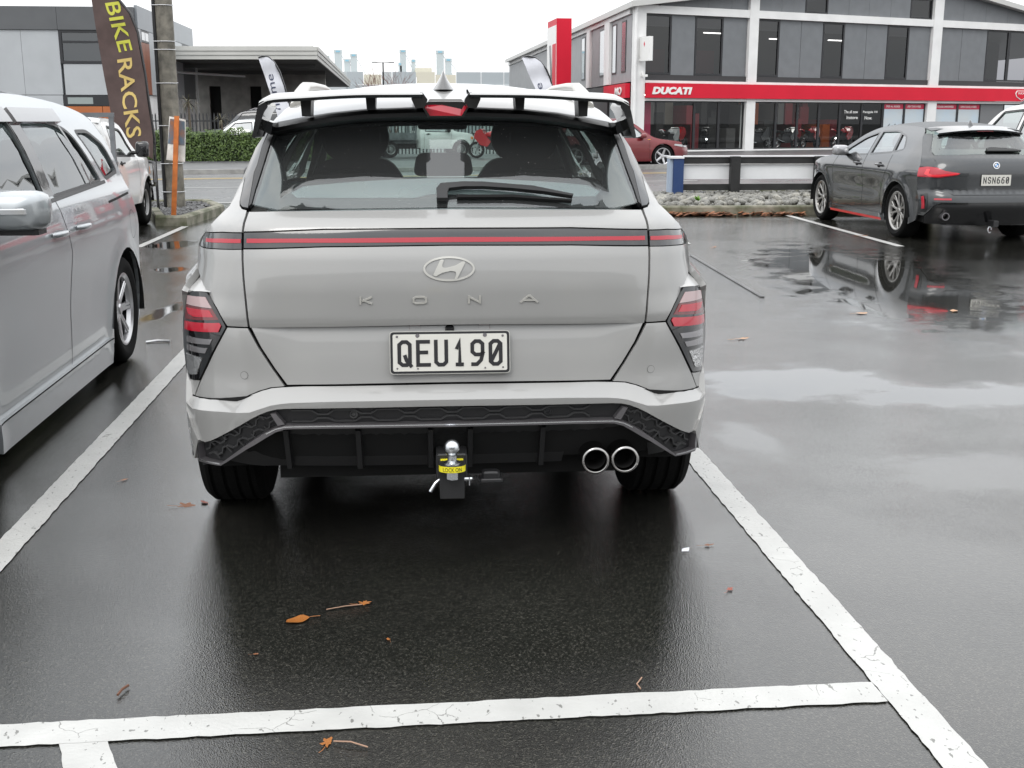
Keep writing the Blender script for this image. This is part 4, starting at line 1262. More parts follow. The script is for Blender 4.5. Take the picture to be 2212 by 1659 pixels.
# black lip over the window
lp = rr_[:-1]
xs_ = [(-x, y) for x, y in reversed(lp[1:])]+lp
mb = MB(); n_ = 6
for x, y in xs_:
    z = KC.TM(x, y)[2]; e = sm(.40, .56, abs(x))
    mb.v += [(x, y+.012, z+.004), (x, y-.03, z-.002-.006*e), (x, y-.052, z-.014), (x, y-.052, z-.026), (x, y-.03, z-.036), (x, y+.02, z-.042)]
mb.f += [(n_*i+k, n_*(i+1)+k, n_*(i+1)+k+1, n_*i+k+1) for i in range(len(xs_)-1) for k in range(n_-1)]
mb.build('window_lip', M_blackp, ks, smooth=50)
# spoiler
sp = empty('spoiler', (0, 0, 0), 0, ks)
te = lambda x: .185+.065*(x/.57)**2
zt = pchip([(.07, 1.5055), (.25, 1.5045), (.44, 1.4955), (.545, 1.489), (.575, 1.476)])
for sg in (-1, 1):
    up = MB(); un = MB()
    st = [.072+i*(.575-.072)/20 for i in range(21)]
    for x in st:
        z = zt(x); q = .012*sm(.53, .575, x)
        up.v += [(sg*x, te(x), z-.009-q*.2), (sg*x, te(x)+.006, z-.004), (sg*x, .27, z+.001), (sg*x, .38, z+.014), (sg*x, .50, z+.016)]
        un.v += [(sg*x, te(x)+.001, z-.010-q*.2), (sg*x, te(x)+.01, z-.018), (sg*x, .38, z-.014), (sg*x, .50, z+.006), (sg*x, .50, z+.014)]
    for m_ in (up, un):
        m_.f += [(5*i+k, 5*i+5+k, 5*i+6+k, 5*i+k+1) for i in range(20) for k in range(4)]
    up.build('spoiler_blade', M_kona, sp, smooth=40); un.build('spoiler_underside', M_blackp, sp, smooth=40)
    fin = rounded([(.546, 1.462), (.556, 1.480), (.574, 1.473), (.583, 1.447), (.6045, 1.3675), (.5935, 1.3655), (.571, 1.42), (.560, 1.445)], .006, 3)
    MB().prism([(sg*a, b) for a, b in fin], .252, .46, lambda a, b, h: (a, h+(1.47-b)*.25, b)).build('spoiler_fin', M_gloss, sp, smooth=30)
    MB().prism([(sg*a, b) for a, b in [(.545, 1.413), (.584, 1.425), (.592, 1.395), (.553, 1.375)]], .34, .48).build('spoiler_strut', M_gloss, sp) if False else \
        MB().prism([(sg*a, b) for a, b in [(.545, 1.413), (.584, 1.425), (.592, 1.395), (.553, 1.375)]], .34, .48, lambda a, b, h: (a, h, b)).build('spoiler_strut', M_gloss, sp)
    for xc, w_, z0 in ((.437, .017, 1.432), (.235, .016, 1.452)):
        MB().prism([(sg*(xc-w_*.8), z0), (sg*(xc+w_*.8), z0), (sg*(xc+w_), zt(xc)-.010), (sg*(xc-w_), zt(xc)-.010)], .31, .41, lambda a, b, h: (a, h, b)).build('spoiler_post', M_blackp, sp)
    MB().prism(rounded([(sg*.100, 1.4985), (sg*.074, 1.5065), (sg*.056, 1.482), (sg*.067, 1.458), (sg*.094, 1.456), (sg*.108, 1.486)], .004, 2), .235, .48, lambda a, b, h: (a, h, b)).build('spoiler_post', M_gloss, sp, smooth=30)
# high brake light
MB().prism([(-.066, 1.459), (-.053, 1.478), (.053, 1.478), (.066, 1.459), (.050, 1.434), (-.050, 1.434)], .322, .42, lambda a, b, h: (a, h+(.0 if b < 1.47 else .03), b)).build('brake_light', M_redlamp, ks)
MB().prism([(-.056, 1.479), (-.050, 1.486), (.050, 1.486), (.056, 1.479)], .33, .44, lambda a, b, h: (a, h, b)).build('brake_light_cap', M_kona, ks)
MB().prism([(-.074, 1.460), (-.056, 1.478), (.056, 1.478), (.074, 1.460), (.057, 1.430), (-.057, 1.430)], .336, .42, lambda a, b, h: (a, h, b)).build('brake_light_housing', M_gloss, ks)
# aerial fin
def shark(u, v):
    t = v*2*math.pi; k = 1-u
    w_ = .037*k**1.7+.006*math.sqrt(max(0, 1-u*u)); ly = .12*k**.9+.012*math.sqrt(max(0, 1-u**4)); yc = .72+.10*k**.9*.75
    return (math.cos(t)*w_, yc+math.sin(t)*ly, 1.524+.068*u)
MB().grid(shark, 10, 20).build('aerial_fin', mat('aerial_grey', (.10, .10, .10), .25, coat=1), ks, smooth=70)
MB().lathe([(.0, 0), (.040, 0), (.041, .004), (.038, .008)], 20, Matrix.Translation((0, .80, 1.522)) @ Matrix.Diagonal((1, 3.2, 1, 1))).build('aerial_base', M_seam, ks)
for sg in (-1, 1):
    P = [(.515, .82, 1.46), (.512, .90, 1.508), (.508, 1.02, 1.537), (.505, 1.3, 1.548), (.503, 1.8, 1.552), (.503, 2.2, 1.538), (.505, 2.45, 1.49)]
    MB().tube([(sg*x, y, z) for x, y, z in P], [.032, .027, .022, .018, .018, .018, .03], 10).build('roof_rail', M_badge, ks, smooth=50)
# wheels
for sg in (-1, 1):
    wheel(ks, sg*.788, .91, .335, .235, .228, sg, 'double', groove=True, seg=56)
    wheel(ks, sg*.788, 3.57, .335, .235, .228, sg, 'double')
# exhaust tips
for x, z in ((.456, .369), (.550, .371)):
    M = rotM(rx=R(-90), loc=(x, .035, z))
    ex = MB().lathe([(.0350, .03), (.0335, .010), (.0345, .003), (.0375, .000), (.0420, .001), (.0450, .006), (.0465, .018), (.0455, .05), (.040, .17)], 32, M).build('exhaust_tip', mat('exhaust_chrome', (.38, .37, .36), .14, metal=1.0), ks, smooth=50)
    MB().lathe([(.0350, .03), (.034, .12), (.0, .13)], 24, M).build('exhaust_pipe', M_under, ex, smooth=50)
MB().tube([(.50, .20, .40), (.50, .5, .40)], .10, 12).build('muffler', M_under, ks, smooth=50)
# tow bar
tb = empty('tow_bar', (0, 0, 0), 0, ks)
M_steel = mat('zinc_steel', (.62, .64, .66), .22, metal=1.0)
M_powder = mat('black_powder_coat', (.020, .020, .021), .45)
prof = [(0, .0252)]+[(.0252*math.sin(t), .0252*math.cos(t)) for t in [i*math.pi/14 for i in range(1, 12)]]+[(.0145, -.026), (.0145, -.040), (.019, -.043), (.027, -.046), (.027, -.052)]
MB().lathe(prof, 24, Matrix.Translation((0, -.055, .449))).build('tow_ball', M_steel, tb, smooth=40)
tong = [(.040*math.cos(t), -.055-.040*max(0, math.sin(t))) if math.sin(t) > 0 else (.040*(1 if math.cos(t) > 0 else -1), .06) for t in [i*math.pi/12 for i in range(13)]]
tong = [(.040*math.cos(i*math.pi/12), -.058-.026*math.sin(i*math.pi/12)) for i in range(13)]+[(-.040, .10), (.040, .10)]
MB().prism(tong, .3755, .3965).build('tow_tongue', M_powder, tb, smooth=30)
lab = [(.0408*math.cos(i*math.pi/12), -.058-.0268*math.sin(i*math.pi/12)) for i in range(13)]
mb = MB()
for x, y in lab: mb.v += [(x, y, .3765), (x, y, .3955)]
mb.f += [(2*i, 2*i+1, 2*i+3, 2*i+2) for i in range(12)]
lbl = mb.build('warning_label', mat('yellow_label', (.85, .75, .03), .4), tb, smooth=60)
tx = text_mesh('LOCK ON', 1, .0)
xs_ = [v.co.x for v in tx.vertices]; ys_ = [v.co.y for v in tx.vertices]
for v in tx.vertices:
    u = (v.co.x-min(xs_))/(max(xs_)-min(xs_)); q = (v.co.y-min(ys_))/(max(ys_)-min(ys_))
    xx = -.0285+.057*u; t = math.acos(max(-1, min(1, xx/.0412)))
    v.co = Vector((xx, -.058-.0275*math.sin(t), .3795+.0125*q))
link('label_text', tx, M_plate_black, lbl)
for sg in (-1, 1):
    MB().box((sg*.022-.013, -.02, .3968), (sg*.022+.013, .06, .3976)).build('warning_label', MATS['yellow_label'], tb)
MB().box((-.038, -.046, .283), (.037, .02, .3750)).build('tow_shank', M_powder, tb)
MB().bbox((-.048, .0, .32), (.048, .10, .412), .004).build('receiver', M_powder, tb)
MB().prism([(.0195*math.cos(i*math.pi/3+.3), .0195*math.sin(i*math.pi/3+.3)) for i in range(6)], .352, .3752, lambda a, b, h: (a+.002, b-.062, h)).build('hex_nut', M_steel, tb)
MB().tube([(-.030, -.02, .335), (-.042, -.022, .3345), (-.052, -.026, .327), (-.068, -.032, .302)], .0065, 10).build('hitch_pin', M_steel, tb, smooth=50)
MB().tube([(.030, -.02, .337), (.062, -.02, .337)], .0065, 10).build('hitch_pin', M_steel, tb, smooth=50)
MB().tube([(.053, -.027, .345), (.053, -.027, .318)], .002, 6).build('pin_clip', M_steel, tb)
sk = MB().bbox((.088, .0, .318), (.158, .05, .328), .003).build('trailer_socket', M_powder, tb)
MB().bbox((.094, .005, .328), (.150, .045, .350), .005).build('socket_cover', M_blackp, sk)
# cabin
fl = MB()
fl.box((-.72, .30, .55), (.72, .98, .60)); fl.box((-.70, 1.0, .42), (.70, 3.1, .46))
fl.build('cabin_floor', M_dash, ks)
MB().add([(-.60, .30, 1.10), (.60, .30, 1.10), (.585, .975, 1.197), (-.585, .975, 1.197), (-.60, .30, 1.085), (.60, .30, 1.085), (.585, .975, 1.18), (-.585, .975, 1.18)], [(0, 1, 2, 3), (7, 6, 5, 4), (0, 4, 5, 1), (3, 2, 6, 7)]).build('load_cover', mat('grey_load_cover', (.74, .80, .82), .7), ks)
rs_ = MB().prism(rounded([(-.64, .5), (.64, .5), (.61, 1.205), (-.61, 1.205)], .05, 4), .98, 1.10, lambda a, b, h: (a, h, b)).build('rear_seat', M_seat, ks, smooth=30)
MB().prism(rounded([(-.115, 1.215), (.115, 1.215), (.10, 1.300), (-.10, 1.300)], .03, 4), .99, 1.07, lambda a, b, h: (a, h, b)).build('headrest', M_seat, rs_, smooth=30)
for sg in (-1, 1):
    MB().prism(rounded([(sg*.27, 1.20), (sg*.49, 1.20), (sg*.47, 1.235), (sg*.29, 1.235)], .03, 4), .99, 1.07, lambda a, b, h: (a, h, b)).build('headrest', M_seat, rs_, smooth=30)
    bk = rounded([(-.26, .55), (.26, .55), (.25, 1.10), (.15, 1.255), (-.15, 1.255), (-.25, 1.10)], .06, 5)
    fs_ = MB().prism([(sg*.375+a, b) for a, b in bk], 1.90, 2.02, lambda a, b, h: (a, h-(b-.55)*.12, b)).build('front_seat', M_seat, ks, smooth=30)
    hr = rounded([(-.105, 1.245), (.105, 1.245), (.155, 1.33), (.125, 1.44), (-.125, 1.44), (-.155, 1.33)], .06, 5)
    MB().prism([(sg*.375+a, b) for a, b in hr], 1.80, 1.89, lambda a, b, h: (a, h, b)).build('headrest', M_seat, fs_, smooth=30)
    # inner pillars and roof sides
    panel('pillar_lining', [(.55, .95), (1.05, .95), (1.30, 1.40), (.95, 1.44), (.62, 1.36)], lambda y, z, sg=sg: (sg*(KC.W(y, z)-.05), y, z), M_dash, ks, (-sg, 0, 0), res=.12, rim=0)
    MB().prism([(.63, 1.10), (.60, 1.13), (.50, 1.40), (.53, 1.41)], 1.93, 1.99, lambda a, b, h, sg=sg: (sg*a, h, b)).build('centre_pillar', M_dash, ks)
    MB().tube([(sg*.68, 3.08, 1.06), (sg*.57, 2.55, 1.42)], .04, 8).build('windscreen_pillar', M_dash, ks)
MB().bbox((-.70, 2.78, .8), (.70, 3.18, 1.02), .04).build('dashboard', M_dash, ks, smooth=30)
panel('headlining', [(-.50, .62), (.50, .62), (.50, 2.5), (-.50, 2.5)], lambda x, y: (x, y, KC.TM(x, y)[2]-.05), M_dash, ks, (0, 0, -1), res=.15, rim=0)
MB().prism(rounded([(-.125, 1.375), (.125, 1.375), (.12, 1.43), (-.12, 1.43)], .02, 4), 2.50, 2.53, lambda a, b, h: (a+.02, h, b)).build('interior_mirror', M_dash, ks)
# ================================================================== the other vehicles
# ---- silver people carrier, nose towards the viewer, in the bay on the left
M_silver = mat('silver_paint', (.40, .425, .44), .30, metal=.5, coat=1.0, coat_rough=.03)
van = thing('people_carrier', 'silver people carrier parked nose out beside the grey SUV', 'car', (-2.53, 7.87, 0), R(180))
VL = 4.5
VC = Car(van, VL, .87, [(.10, .955), (.25, .975), (.45, .992), (.65, 1.0), (.85, .995), (.98, .975), (1.07, .935), (1.25, .875), (1.40, .80), (1.48, .74), (1.56, .66)],
         [(0, .965), (.4, .978), (.9, .995), (1.5, 1.0), (3.2, 1.0), (3.9, .97), (4.5, .88)],
         [(.20, .06), (.45, .0), (.75, .01), (.95, .03), (1.08, .07), (1.30, .17), (1.45, .27)], [(.2, .06), (.5, .0), (.75, .06)],
         [(.55, 1.42), (.75, 1.47), (1.2, 1.525), (1.8, 1.55), (2.4, 1.535), (2.8, 1.47), (3.25, 1.24), (3.6, 1.04), (3.75, 1.0), (4.1, .90), (4.3, .80)],
         [(.5, .02), (1.0, .06), (2.6, .06), (3.6, .04), (4.3, .03)], 1.42, .78, axles=(.80, 3.55), wr=.315, ar=.37, sill=.17, paint=M_silver,
         rel=lambda y, z: .012*math.exp(-((z-.80)/.11)**2)-.010*math.exp(-((z-.50)/.17)**2)*sm(1.1, 1.6, y)*sm(3.3, 2.9, y))
W_front = rounded([(2.08, 1.06), (3.30, .985), (3.05, 1.16), (2.62, 1.40), (2.14, 1.42)], [.03, .03, .08, .12, .04], 5)
W_rear = rounded([(.98, 1.085), (1.96, 1.055), (1.99, 1.42), (1.50, 1.415), (1.22, 1.36)], [.04, .03, .04, .1, .1], 5)
W_qtr = rounded([(.50, 1.12), (.86, 1.09), (1.10, 1.36), (.85, 1.36), (.62, 1.28)], [.05, .03, .03, .06, .06], 4)
G_van = glass('van_window_glass', (.34, .38, .38), r0=.15, gain=.8)
VC.sides([W_qtr, W_rear, W_front], [G_van, G_van, G_van], res=.04, frame=M_blackp, fw=.022)
VC.arch_liners(); VC.under()
for sg in (-1, 1):
    sm_ = VC.SM(sg)
    ribbon('window_divider', [(1.22, 1.08), (1.36, 1.39)], sm_, .03, M_gloss, van, (sg, 0, 0), off=.002)
    panel('door_pillar', [(1.95, 1.06), (2.09, 1.06), (2.13, 1.42), (1.99, 1.42)], sm_, M_gloss, van, (sg, 0, 0), res=.08, rim=.004, off=.003)
    # rain deflectors over the door windows
    for a, b in ((1.32, 2.06), (2.12, 2.85)):
        pl = []
        n = 9
        for i in range(n+1):
            y = a+(b-a)*i/n; pl.append((y, min(1.47, VC.T(y)-.045)))
        zl = lambda y: min(1.415, VC.T(y)-.115)
        pl += [(b-(b-a)*i/n, zl(b-(b-a)*i/n)-.01) for i in range(n+1)]
        panel('rain_deflector', pl, sm_, mat('smoked_deflector', (.16, .155, .155), .12, coat=1.0), van, (sg, 0, 0), res=.06, rim=.02, off=.02)
    ribbon('door_gap', [(1.98, .22), (1.96, .5), (1.93, .78), (1.97, 1.05)], sm_, .006, M_seam, van, (sg, 0, 0))
    ribbon('door_gap', [(1.08, .30), (1.20, .52), (1.12, .72), (.92, 1.02), (.90, 1.08)], sm_, .006, M_seam, van, (sg, 0, 0)) if False else None
    ribbon('door_gap', [(3.15, .22), (3.18, .6), (3.22, .98)], sm_, .006, M_seam, van, (sg, 0, 0))
    ribbon('door_track', [(.45, .985), (1.02, .965)], sm_, .014, M_seam, van, (sg, 0, 0))
    ribbon('belt_trim', [(.92, 1.075), (2.0, 1.04), (3.30, .97)], sm_, .022, M_blackp, van, (sg, 0, 0), h=.006)
    sk_ = panel('side_skirt', [(1.24, .075), (3.10, .075), (3.12, .205), (1.22, .215)], lambda y, z, sg=sg: (sg*(VC.W(y, .25)+.016-.15*max(0, .11-z)), y, z), M_silver, van, (sg, 0, 0), res=.1, rim=.03)
    ribbon('skirt_line', [(1.22, .212), (3.12, .203)], lambda y, z, sg=sg: (sg*(VC.W(y, .25)+.016), y, z), .008, M_seam, van, (sg, 0, 0), off=.002)
    for y in (1.70, 2.12): VC.handle(sg, y, .885, M_silver, L=.20, cup=True)
    fc = [(.52+.085*math.cos(t), .80+.085*math.sin(t)) for t in [i*math.pi/12 for i in range(24)]]
    if sg < 0: ribbon('fuel_flap', fc, sm_, .003, M_seam, van, (sg, 0, 0), closed=True)
    # mirror with an indicator strip
    y, z = 3.0, 1.065
    mo = VC.mirror(sg, y, z, (.27, .115, .165), M_silver, dx=.02)
    xo = sg*(VC.W(y, z)+.02)
    MB().bbox((xo+sg*.13-.075, y+.088, z-.008), (xo+sg*.13+.075, y+.106, z+.016), .006).build('indicator_lamp', M_clear, mo)
    MB().bbox((xo+sg*.12-.11, y-.07, z-.095), (xo+sg*.12+.11, y+.06, z-.060), .012).build('mirror_base', M_blackp, mo)
    wheel(van, sg*(.87*.98-.095), .80, .315, .205, .215, sg, 'star', barrel=M_alloyd)
    wheel(van, sg*(.87*.98-.095), 3.55, .315, .205, .215, sg, 'star', barrel=M_alloyd)
    hp_ = [(.86, .62), (.80, .84), (.52, .80), (.45, .66)]
    panel('headlight', [(sg*a*.87, b) for a, b in hp_], VC.FM, M_clear, van, (0, 1, 0), res=.06, rim=.01, off=.004)
def top_out(c, y0, y1, n=12, k=1.0):
    a = [(c.W(y, c.T(y))*k, y) for y in [y0+(y1-y0)*i/n for i in range(n+1)]]
    return a+[(-x, y) for x, y in reversed(a)]
def ends(c, paint_, zr0, zr1, zf0, zf1, n=10):
    """rear and front closing sheets between two heights"""
    r = [(c.W(c.yr(z), z), z) for z in [zr0+(zr1-zr0)*i/n for i in range(n+1)]]
    f = [(c.W(c.yf(z), z), z) for z in [zf0+(zf1-zf0)*i/n for i in range(n+1)]]
    return r+[(-x, z) for x, z in reversed(r)], f+[(-x, z) for x, z in reversed(f)]
panel('roof', top_out(VC, .56, 2.62), VC.TM, M_silver, van, (0, 0, 1), res=.1, rim=.01)
panel('windscreen', top_out(VC, 2.64, 3.62), VC.TM, G_shield, van, (0, .5, 1), res=.1, rim=0)
panel('bonnet', top_out(VC, 3.64, VC.yf(.78)), VC.TM, M_silver, van, (0, 0, 1), res=.1, rim=.01)
rp, fp_ = ends(VC, M_silver, .22, 1.06, .22, .78)
panel('tailgate', rp, VC.RM, M_silver, van, (0, -1, 0), res=.1, rim=.01)
panel('front_bumper', fp_, VC.FM, M_silver, van, (0, 1, 0), res=.1, rim=.01)
r2 = [(VC.W(VC.yr(z), z)*.97, z) for z in (1.08, 1.18, 1.28, 1.36, 1.41)]
panel('rear_window', r2+[(-x, z) for x, z in reversed(r2)], VC.RM, G_van, van, (0, -1, .3), res=.1, rim=0)
VC.cabin(.5, 3.65, .40, rows=((.95, 3), (1.75, 3), (2.65, 2)))

# ---- dark grey hatchback on the right
M_bmw = mat('dark_grey_metallic', (.032, .035, .038), .24, metal=.3, coat=1.0, coat_rough=.025, bump=.02, bscale=350)
hb = thing('hatchback', 'dark grey hatchback with red sill stripe parked against the fence', 'car', (6.91, 13.14, 0), R(0))
HL = 4.32
HC = Car(hb, HL, .845, [(.15, .945), (.30, .972), (.50, .992), (.68, 1.0), (.80, .985), (.90, .965), (.97, .93), (1.10, .835), (1.22, .745), (1.32, .66), (1.41, .58)],
         [(0, .955), (.35, .968), (.8, .995), (1.4, .99), (3.0, .99), (3.6, .985), (4.0, .93), (4.32, .82)],
         [(.18, .14), (.30, .06), (.45, .0), (.56, .02), (.62, .055), (.72, .05), (.80, .045), (.88, .06), (.96, .10), (1.02, .17), (1.27, .46), (1.33, .49)],
         [(.2, .06), (.45, .0), (.7, .04), (.85, .12)],
         [(.60, 1.295), (.8, 1.325), (1.2, 1.352), (1.6, 1.36), (2.1, 1.335), (2.45, 1.26), (2.85, 1.085), (3.10, .975), (3.3, .94), (3.7, .885), (4.05, .79)],
         [(.5, .035), (1.0, .045), (2.3, .045), (3.1, .03), (4.0, .02)], 1.29, .77, crr=.85, axles=(.88, 3.55), wr=.325, ar=.365, sill=.19, paint=M_bmw, flare=.020,
         rel=lambda y, z: .016*math.exp(-((z-.80)/.085)**2)-.018*math.exp(-((z-.56)/.13)**2)*sm(1.2, 1.7, y)*sm(3.3, 2.8, y))
HW_f = rounded([(2.03, .985), (2.94, .945), (2.78, 1.045), (2.42, 1.20), (2.09, 1.27)], [.02, .03, .06, .10, .03], 4)
HW_r = rounded([(1.30, 1.03), (1.95, .99), (2.00, 1.28), (1.55, 1.29), (1.40, 1.27)], [.02, .02, .02, .06, .04], 4)
HW_q = rounded([(1.00, 1.07), (1.27, 1.035), (1.37, 1.26), (1.17, 1.225)], [.07, .02, .03, .08], 4)
G_hb = glass('hatchback_glass', (.34, .38, .36), r0=.36, gain=.8)
HC.sides([HW_q, HW_r, HW_f], [G_hb]*3, res=.04, frame=M_gloss, fw=.026)
HC.arch_liners(); HC.under()
M_redstripe = mat('red_stripe', (.55, .03, .03), .3, coat=.5)
for sg in (-1, 1):
    s_ = HC.SM(sg)
    ribbon('door_gap', [(1.42, .33), (1.40, .55), (1.22, .84), (1.23, 1.0)], s_, .007, M_seam, hb, (sg, 0, 0))
    ribbon('door_gap', [(2.02, .30), (2.02, .98)], s_, .007, M_seam, hb, (sg, 0, 0))
    ribbon('door_gap', [(3.06, .30), (3.10, .80), (3.0, .95)], s_, .007, M_seam, hb, (sg, 0, 0))
    pl = [(1.30, .185), (3.12, .185), (3.12, .262), (1.32, .262)]
    panel('side_skirt', pl, s_, M_bmw, hb, (sg, 0, 0), res=.1, rim=.03, off=.03)
    ribbon('red_stripe', [(1.28, .19), (3.1, .19)], lambda y, z, sg=sg: (sg*(HC.W(y, .2)+.031), y, z), .030, M_redstripe, hb, (sg, 0, 0), off=.003)
    for y in (1.48, 2.22): HC.handle(sg, y, .865, M_bmw, L=.2, cup='dark')
    HC.mirror(sg, 2.72, 1.02, (.21, .10, .14), mat('grey_mirror_cap', (.35, .35, .36), .25, metal=.5, coat=1), dx=.03)
    wheel(hb, sg*(.845*.985-.108), .88, .325, .225, .238, sg, 'double', face=mat('machined_grey', (.40, .39, .375), .3, metal=.8), barrel=M_alloyd)
    wheel(hb, sg*(.845*.985-.108), 3.55, .325, .225, .238, sg, 'double', face=MATS['machined_grey'], barrel=M_alloyd)
panel('roof', top_out(HC, .62, 2.18), HC.TM, mat('dark_grey_beaded', (.075, .08, .085), .55, metal=.2, coat=.25, bump=.6, bscale=140, coat_rough=.3), hb, (0, 0, 1), res=.08, rim=.01)
panel('windscreen', top_out(HC, 2.20, 3.08), HC.TM, G_shield, hb, (0, .5, 1), res=.1, rim=0)
panel('bonnet', top_out(HC, 3.10, HC.yf(.78)), HC.TM, M_bmw, hb, (0, 0, 1), res=.1, rim=.01)
rp, fp_ = ends(HC, M_bmw, .20, 1.0, .22, .78)
panel('front_bumper', fp_, HC.FM, M_bmw, hb, (0, 1, 0), res=.1, rim=.01)
def hw(z): return HC.W(HC.yr(z), z)
def half(pts): return pts+[(-x, z) for x, z in reversed(pts)]
rb = panel('rear_bumper', [(-.56, .66), (.56, .66)]+[(.62, .80)]+[(hw(z), z) for z in (.80, .74, .68, .62, .55, .48, .40, .32)]+[(.76, .315), (.70, .44), (.62, .475), (-.62, .475), (-.70, .44), (-.76, .315)]+[(-hw(z), z) for z in (.32, .40, .48, .55, .62, .68, .74, .80)]+[(-.62, .80)], HC.RM, M_bmw, hb, (0, -1, 0), res=.05, rim=.02)
ht = panel('tailgate', half([(0, .565), (.50, .565), (.555, .60), (.635, .80), (.665, .885), (.68, .99), (.67, 1.015), (0, 1.03)]), HC.RM, M_bmw, hb, (0, -1, 0), res=.045, rim=.015, off=.004)
for sg in (-1, 1):
    f = (lambda p: p) if sg > 0 else mir
    panel('shoulder_panel', f([(.69, .885)]+[(hw(z), z) for z in (.885, .92, .97, 1.03, 1.1, 1.18, 1.265)]+[(.550, 1.262), (.600, 1.173), (.673, 1.063), (.672, 1.02)]), HC.RM, M_bmw, hb, (0, -1, .2), res=.05, rim=.01)
    panel('body_shell', f([(.53, .60), (.72, .70), (.74, .90), (.70, 1.04), (.58, 1.22), (.525, 1.25), (.60, 1.12), (.635, 1.0), (.58, .8)]), lambda x, z: (x, HC.RM(x, z)[1]+.006, z), M_bmw, hb, (0, -1, 0), res=.06, rim=0)
    tl = panel('tail_light', f(rounded([(.43, .815), (.46, .795), (.66, .765), (hw(.77), .77), (hw(.82), .82), (hw(.87), .87), (.755, .885), (.67, .875), (.60, .84)], .006, 2)), HC.RM, M_redlamp, hb, (0, -1, 0), res=.04, rim=.015, off=.012)
    panel('lamp_strip', f([(.44, .806), (.66, .777), (.745, .775), (.785, .80), (.76, .855), (.735, .855), (.75, .81), (.72, .795), (.66, .797), (.47, .817)]), HC.RM, mat('red_lamp_bright', (.85, .03, .045), .15, coat=1), tl, (0, -1, 0), res=.04, rim=.003, off=.016)
    panel('rear_reflector', f([(.52, .505), (.70, .505), (.70, .525), (.52, .525)]), HC.RM, M_redlamp, hb, (0, -1, 0), res=.06, rim=.006, off=.008)
    panel('bumper_vent', f([(.75, .36), (.785, .36), (.80, .56), (.755, .585)]), HC.RM, M_gloss, hb, (0, -1, 0), res=.05, rim=.01, off=.006)
    panel('vent_reflector', f([(.768, .40), (.785, .40), (.795, .54), (.78, .55)]), HC.RM, M_redlamp, hb, (0, -1, 0), res=.05, rim=.004, off=.010)
    M = rotM(rx=R(-90), loc=(sg*.57, .05, .315))
    MB().lathe([(.036, .05), (.036, .0), (.046, .0), (.048, .03), (.045, .15)], 24, M).build('exhaust_tip', M_satin, hb, smooth=40)
panel('diffuser', half([(0, .47), (.61, .47), (.69, .435), (.75, .31), (.73, .22), (0, .20)]), lambda x, z: (x, HC.RM(x, z)[1]+.015, z), M_gloss, hb, (0, -1, 0), res=.06, rim=.02)
hg_out = half([(0, 1.03), (.655, 1.015), (.662, 1.055), (.595, 1.17), (.545, 1.25), (0, 1.275)])
panel('rear_window', hg_out, HC.RM, glass('hatch_rear_glass', (.70, .78, .74), r0=.12), ht, (0, -1, .3), res=.08, rim=0, off=.006)
panel('window_border', hg_out, HC.RM, M_gloss, ht, (0, -1, .3), res=.06, rim=0, off=.002, holes=[rounded([(-.54, 1.085), (.54, 1.085), (.55, 1.115), (.47, 1.225), (-.47, 1.225), (-.55, 1.115)], .05, 4)])
# roof spoiler
mb = MB(); n_ = 4
xs_ = [-.525+i*1.05/20 for i in range(21)]
for x in xs_:
    e = abs(x)/.525; y0 = .40+.10*e**3; z = 1.312-.040*e**2.2
    mb.v += [(x, y0+.32, HC.TM(x, y0+.32)[2]+.003), (x, y0, z-.002), (x, y0+.012, z-.022), (x, y0+.20, z-.045)]
mb.f += [(4*i+k, 4*i+4+k, 4*i+5+k, 4*i+k+1) for i in range(20) for k in range(3)]
mb.build('spoiler', M_bmw, hb, smooth=35)
MB().prism([(-.10, 1.290), (.10, 1.290), (.10, 1.298), (-.10, 1.298)], .395, .42, lambda a, b, h: (a, h, b)).build('brake_light', M_reddark, hb)
panel('wiper', [(-.06, 1.045), (-.06, 1.075), (.0, 1.085), (.20, 1.075), (.36, 1.055), (.36, 1.045)], HC.RM, M_blackp, ht, (0, -1, .3), res=.04, rim=.02, off=.035)
HM = frameM((-.095, HC.RM(0, .74)[1]-.012, .735), (1, 0, 0), (0, 0, 1)); HM = frameM((0, HC.RM(0, .735)[1]-.014, .735), (1, 0, 0), (0, 0, 1))
plate(hb, HM, .36, .125, 'NSN660', .078)
bg = frameM((0, HC.RM(0, .90)[1]-.006, .905), (1, 0, 0), (0, .25, 1))
rb_ = MB().lathe([(0, .0), (.041, .0), (.041, .005), (.030, .006)], 24, bg).build('badge', M_chrome, ht, smooth=40)
MB().lathe([(0, .0062), (.031, .0062)], 24, bg).build('badge_disc', mat('badge_white', (.8, .8, .8), .3), rb_)
for a in (0, math.pi):
    MB().lathe([(0, .0068), (.022, .0068)], 8, bg, a, a+math.pi/2).build('badge_quarter', mat('badge_blue', (.05, .25, .6), .3), rb_)
MB().lathe([(.0225, .0066), (.0315, .0066)], 24, bg).build('badge_band', M_gloss, rb_)
text_obj('model_badge', '128ti', .15, .034, frameM((.40, HC.RM(.45, .90)[1]-.004, .885), (1, .10, 0), (0, .2, 1)), M_chrome, ht, .003)
mb = MB(); mb.bbox((-.03, -.06, .20), (.03, .1, .27), .004); tw = mb.build('tow_receiver', M_powder, hb)
MB().tube([(-.06+.02*math.cos(t), -.03, .165+.035*math.sin(t)) for t in [i*math.pi/8 for i in range(15)]], .006, 6).build('tow_ring', M_steel, tw)
MB().box((-.5, .16, .20), (.5, .2, .26)).build('tow_beam', M_powder, hb)
MB().lathe([(0, .06), (.006, .055), (.03, .0)], 12, Matrix.Translation((0, .80, 1.36)) @ Matrix.Diagonal((1, 2.6, 1, 1))).build('aerial_fin', M_bmw, hb, smooth=60)
HC.cabin(.45, 3.15, .36, rows=((1.45, 3), (2.25, 2)))
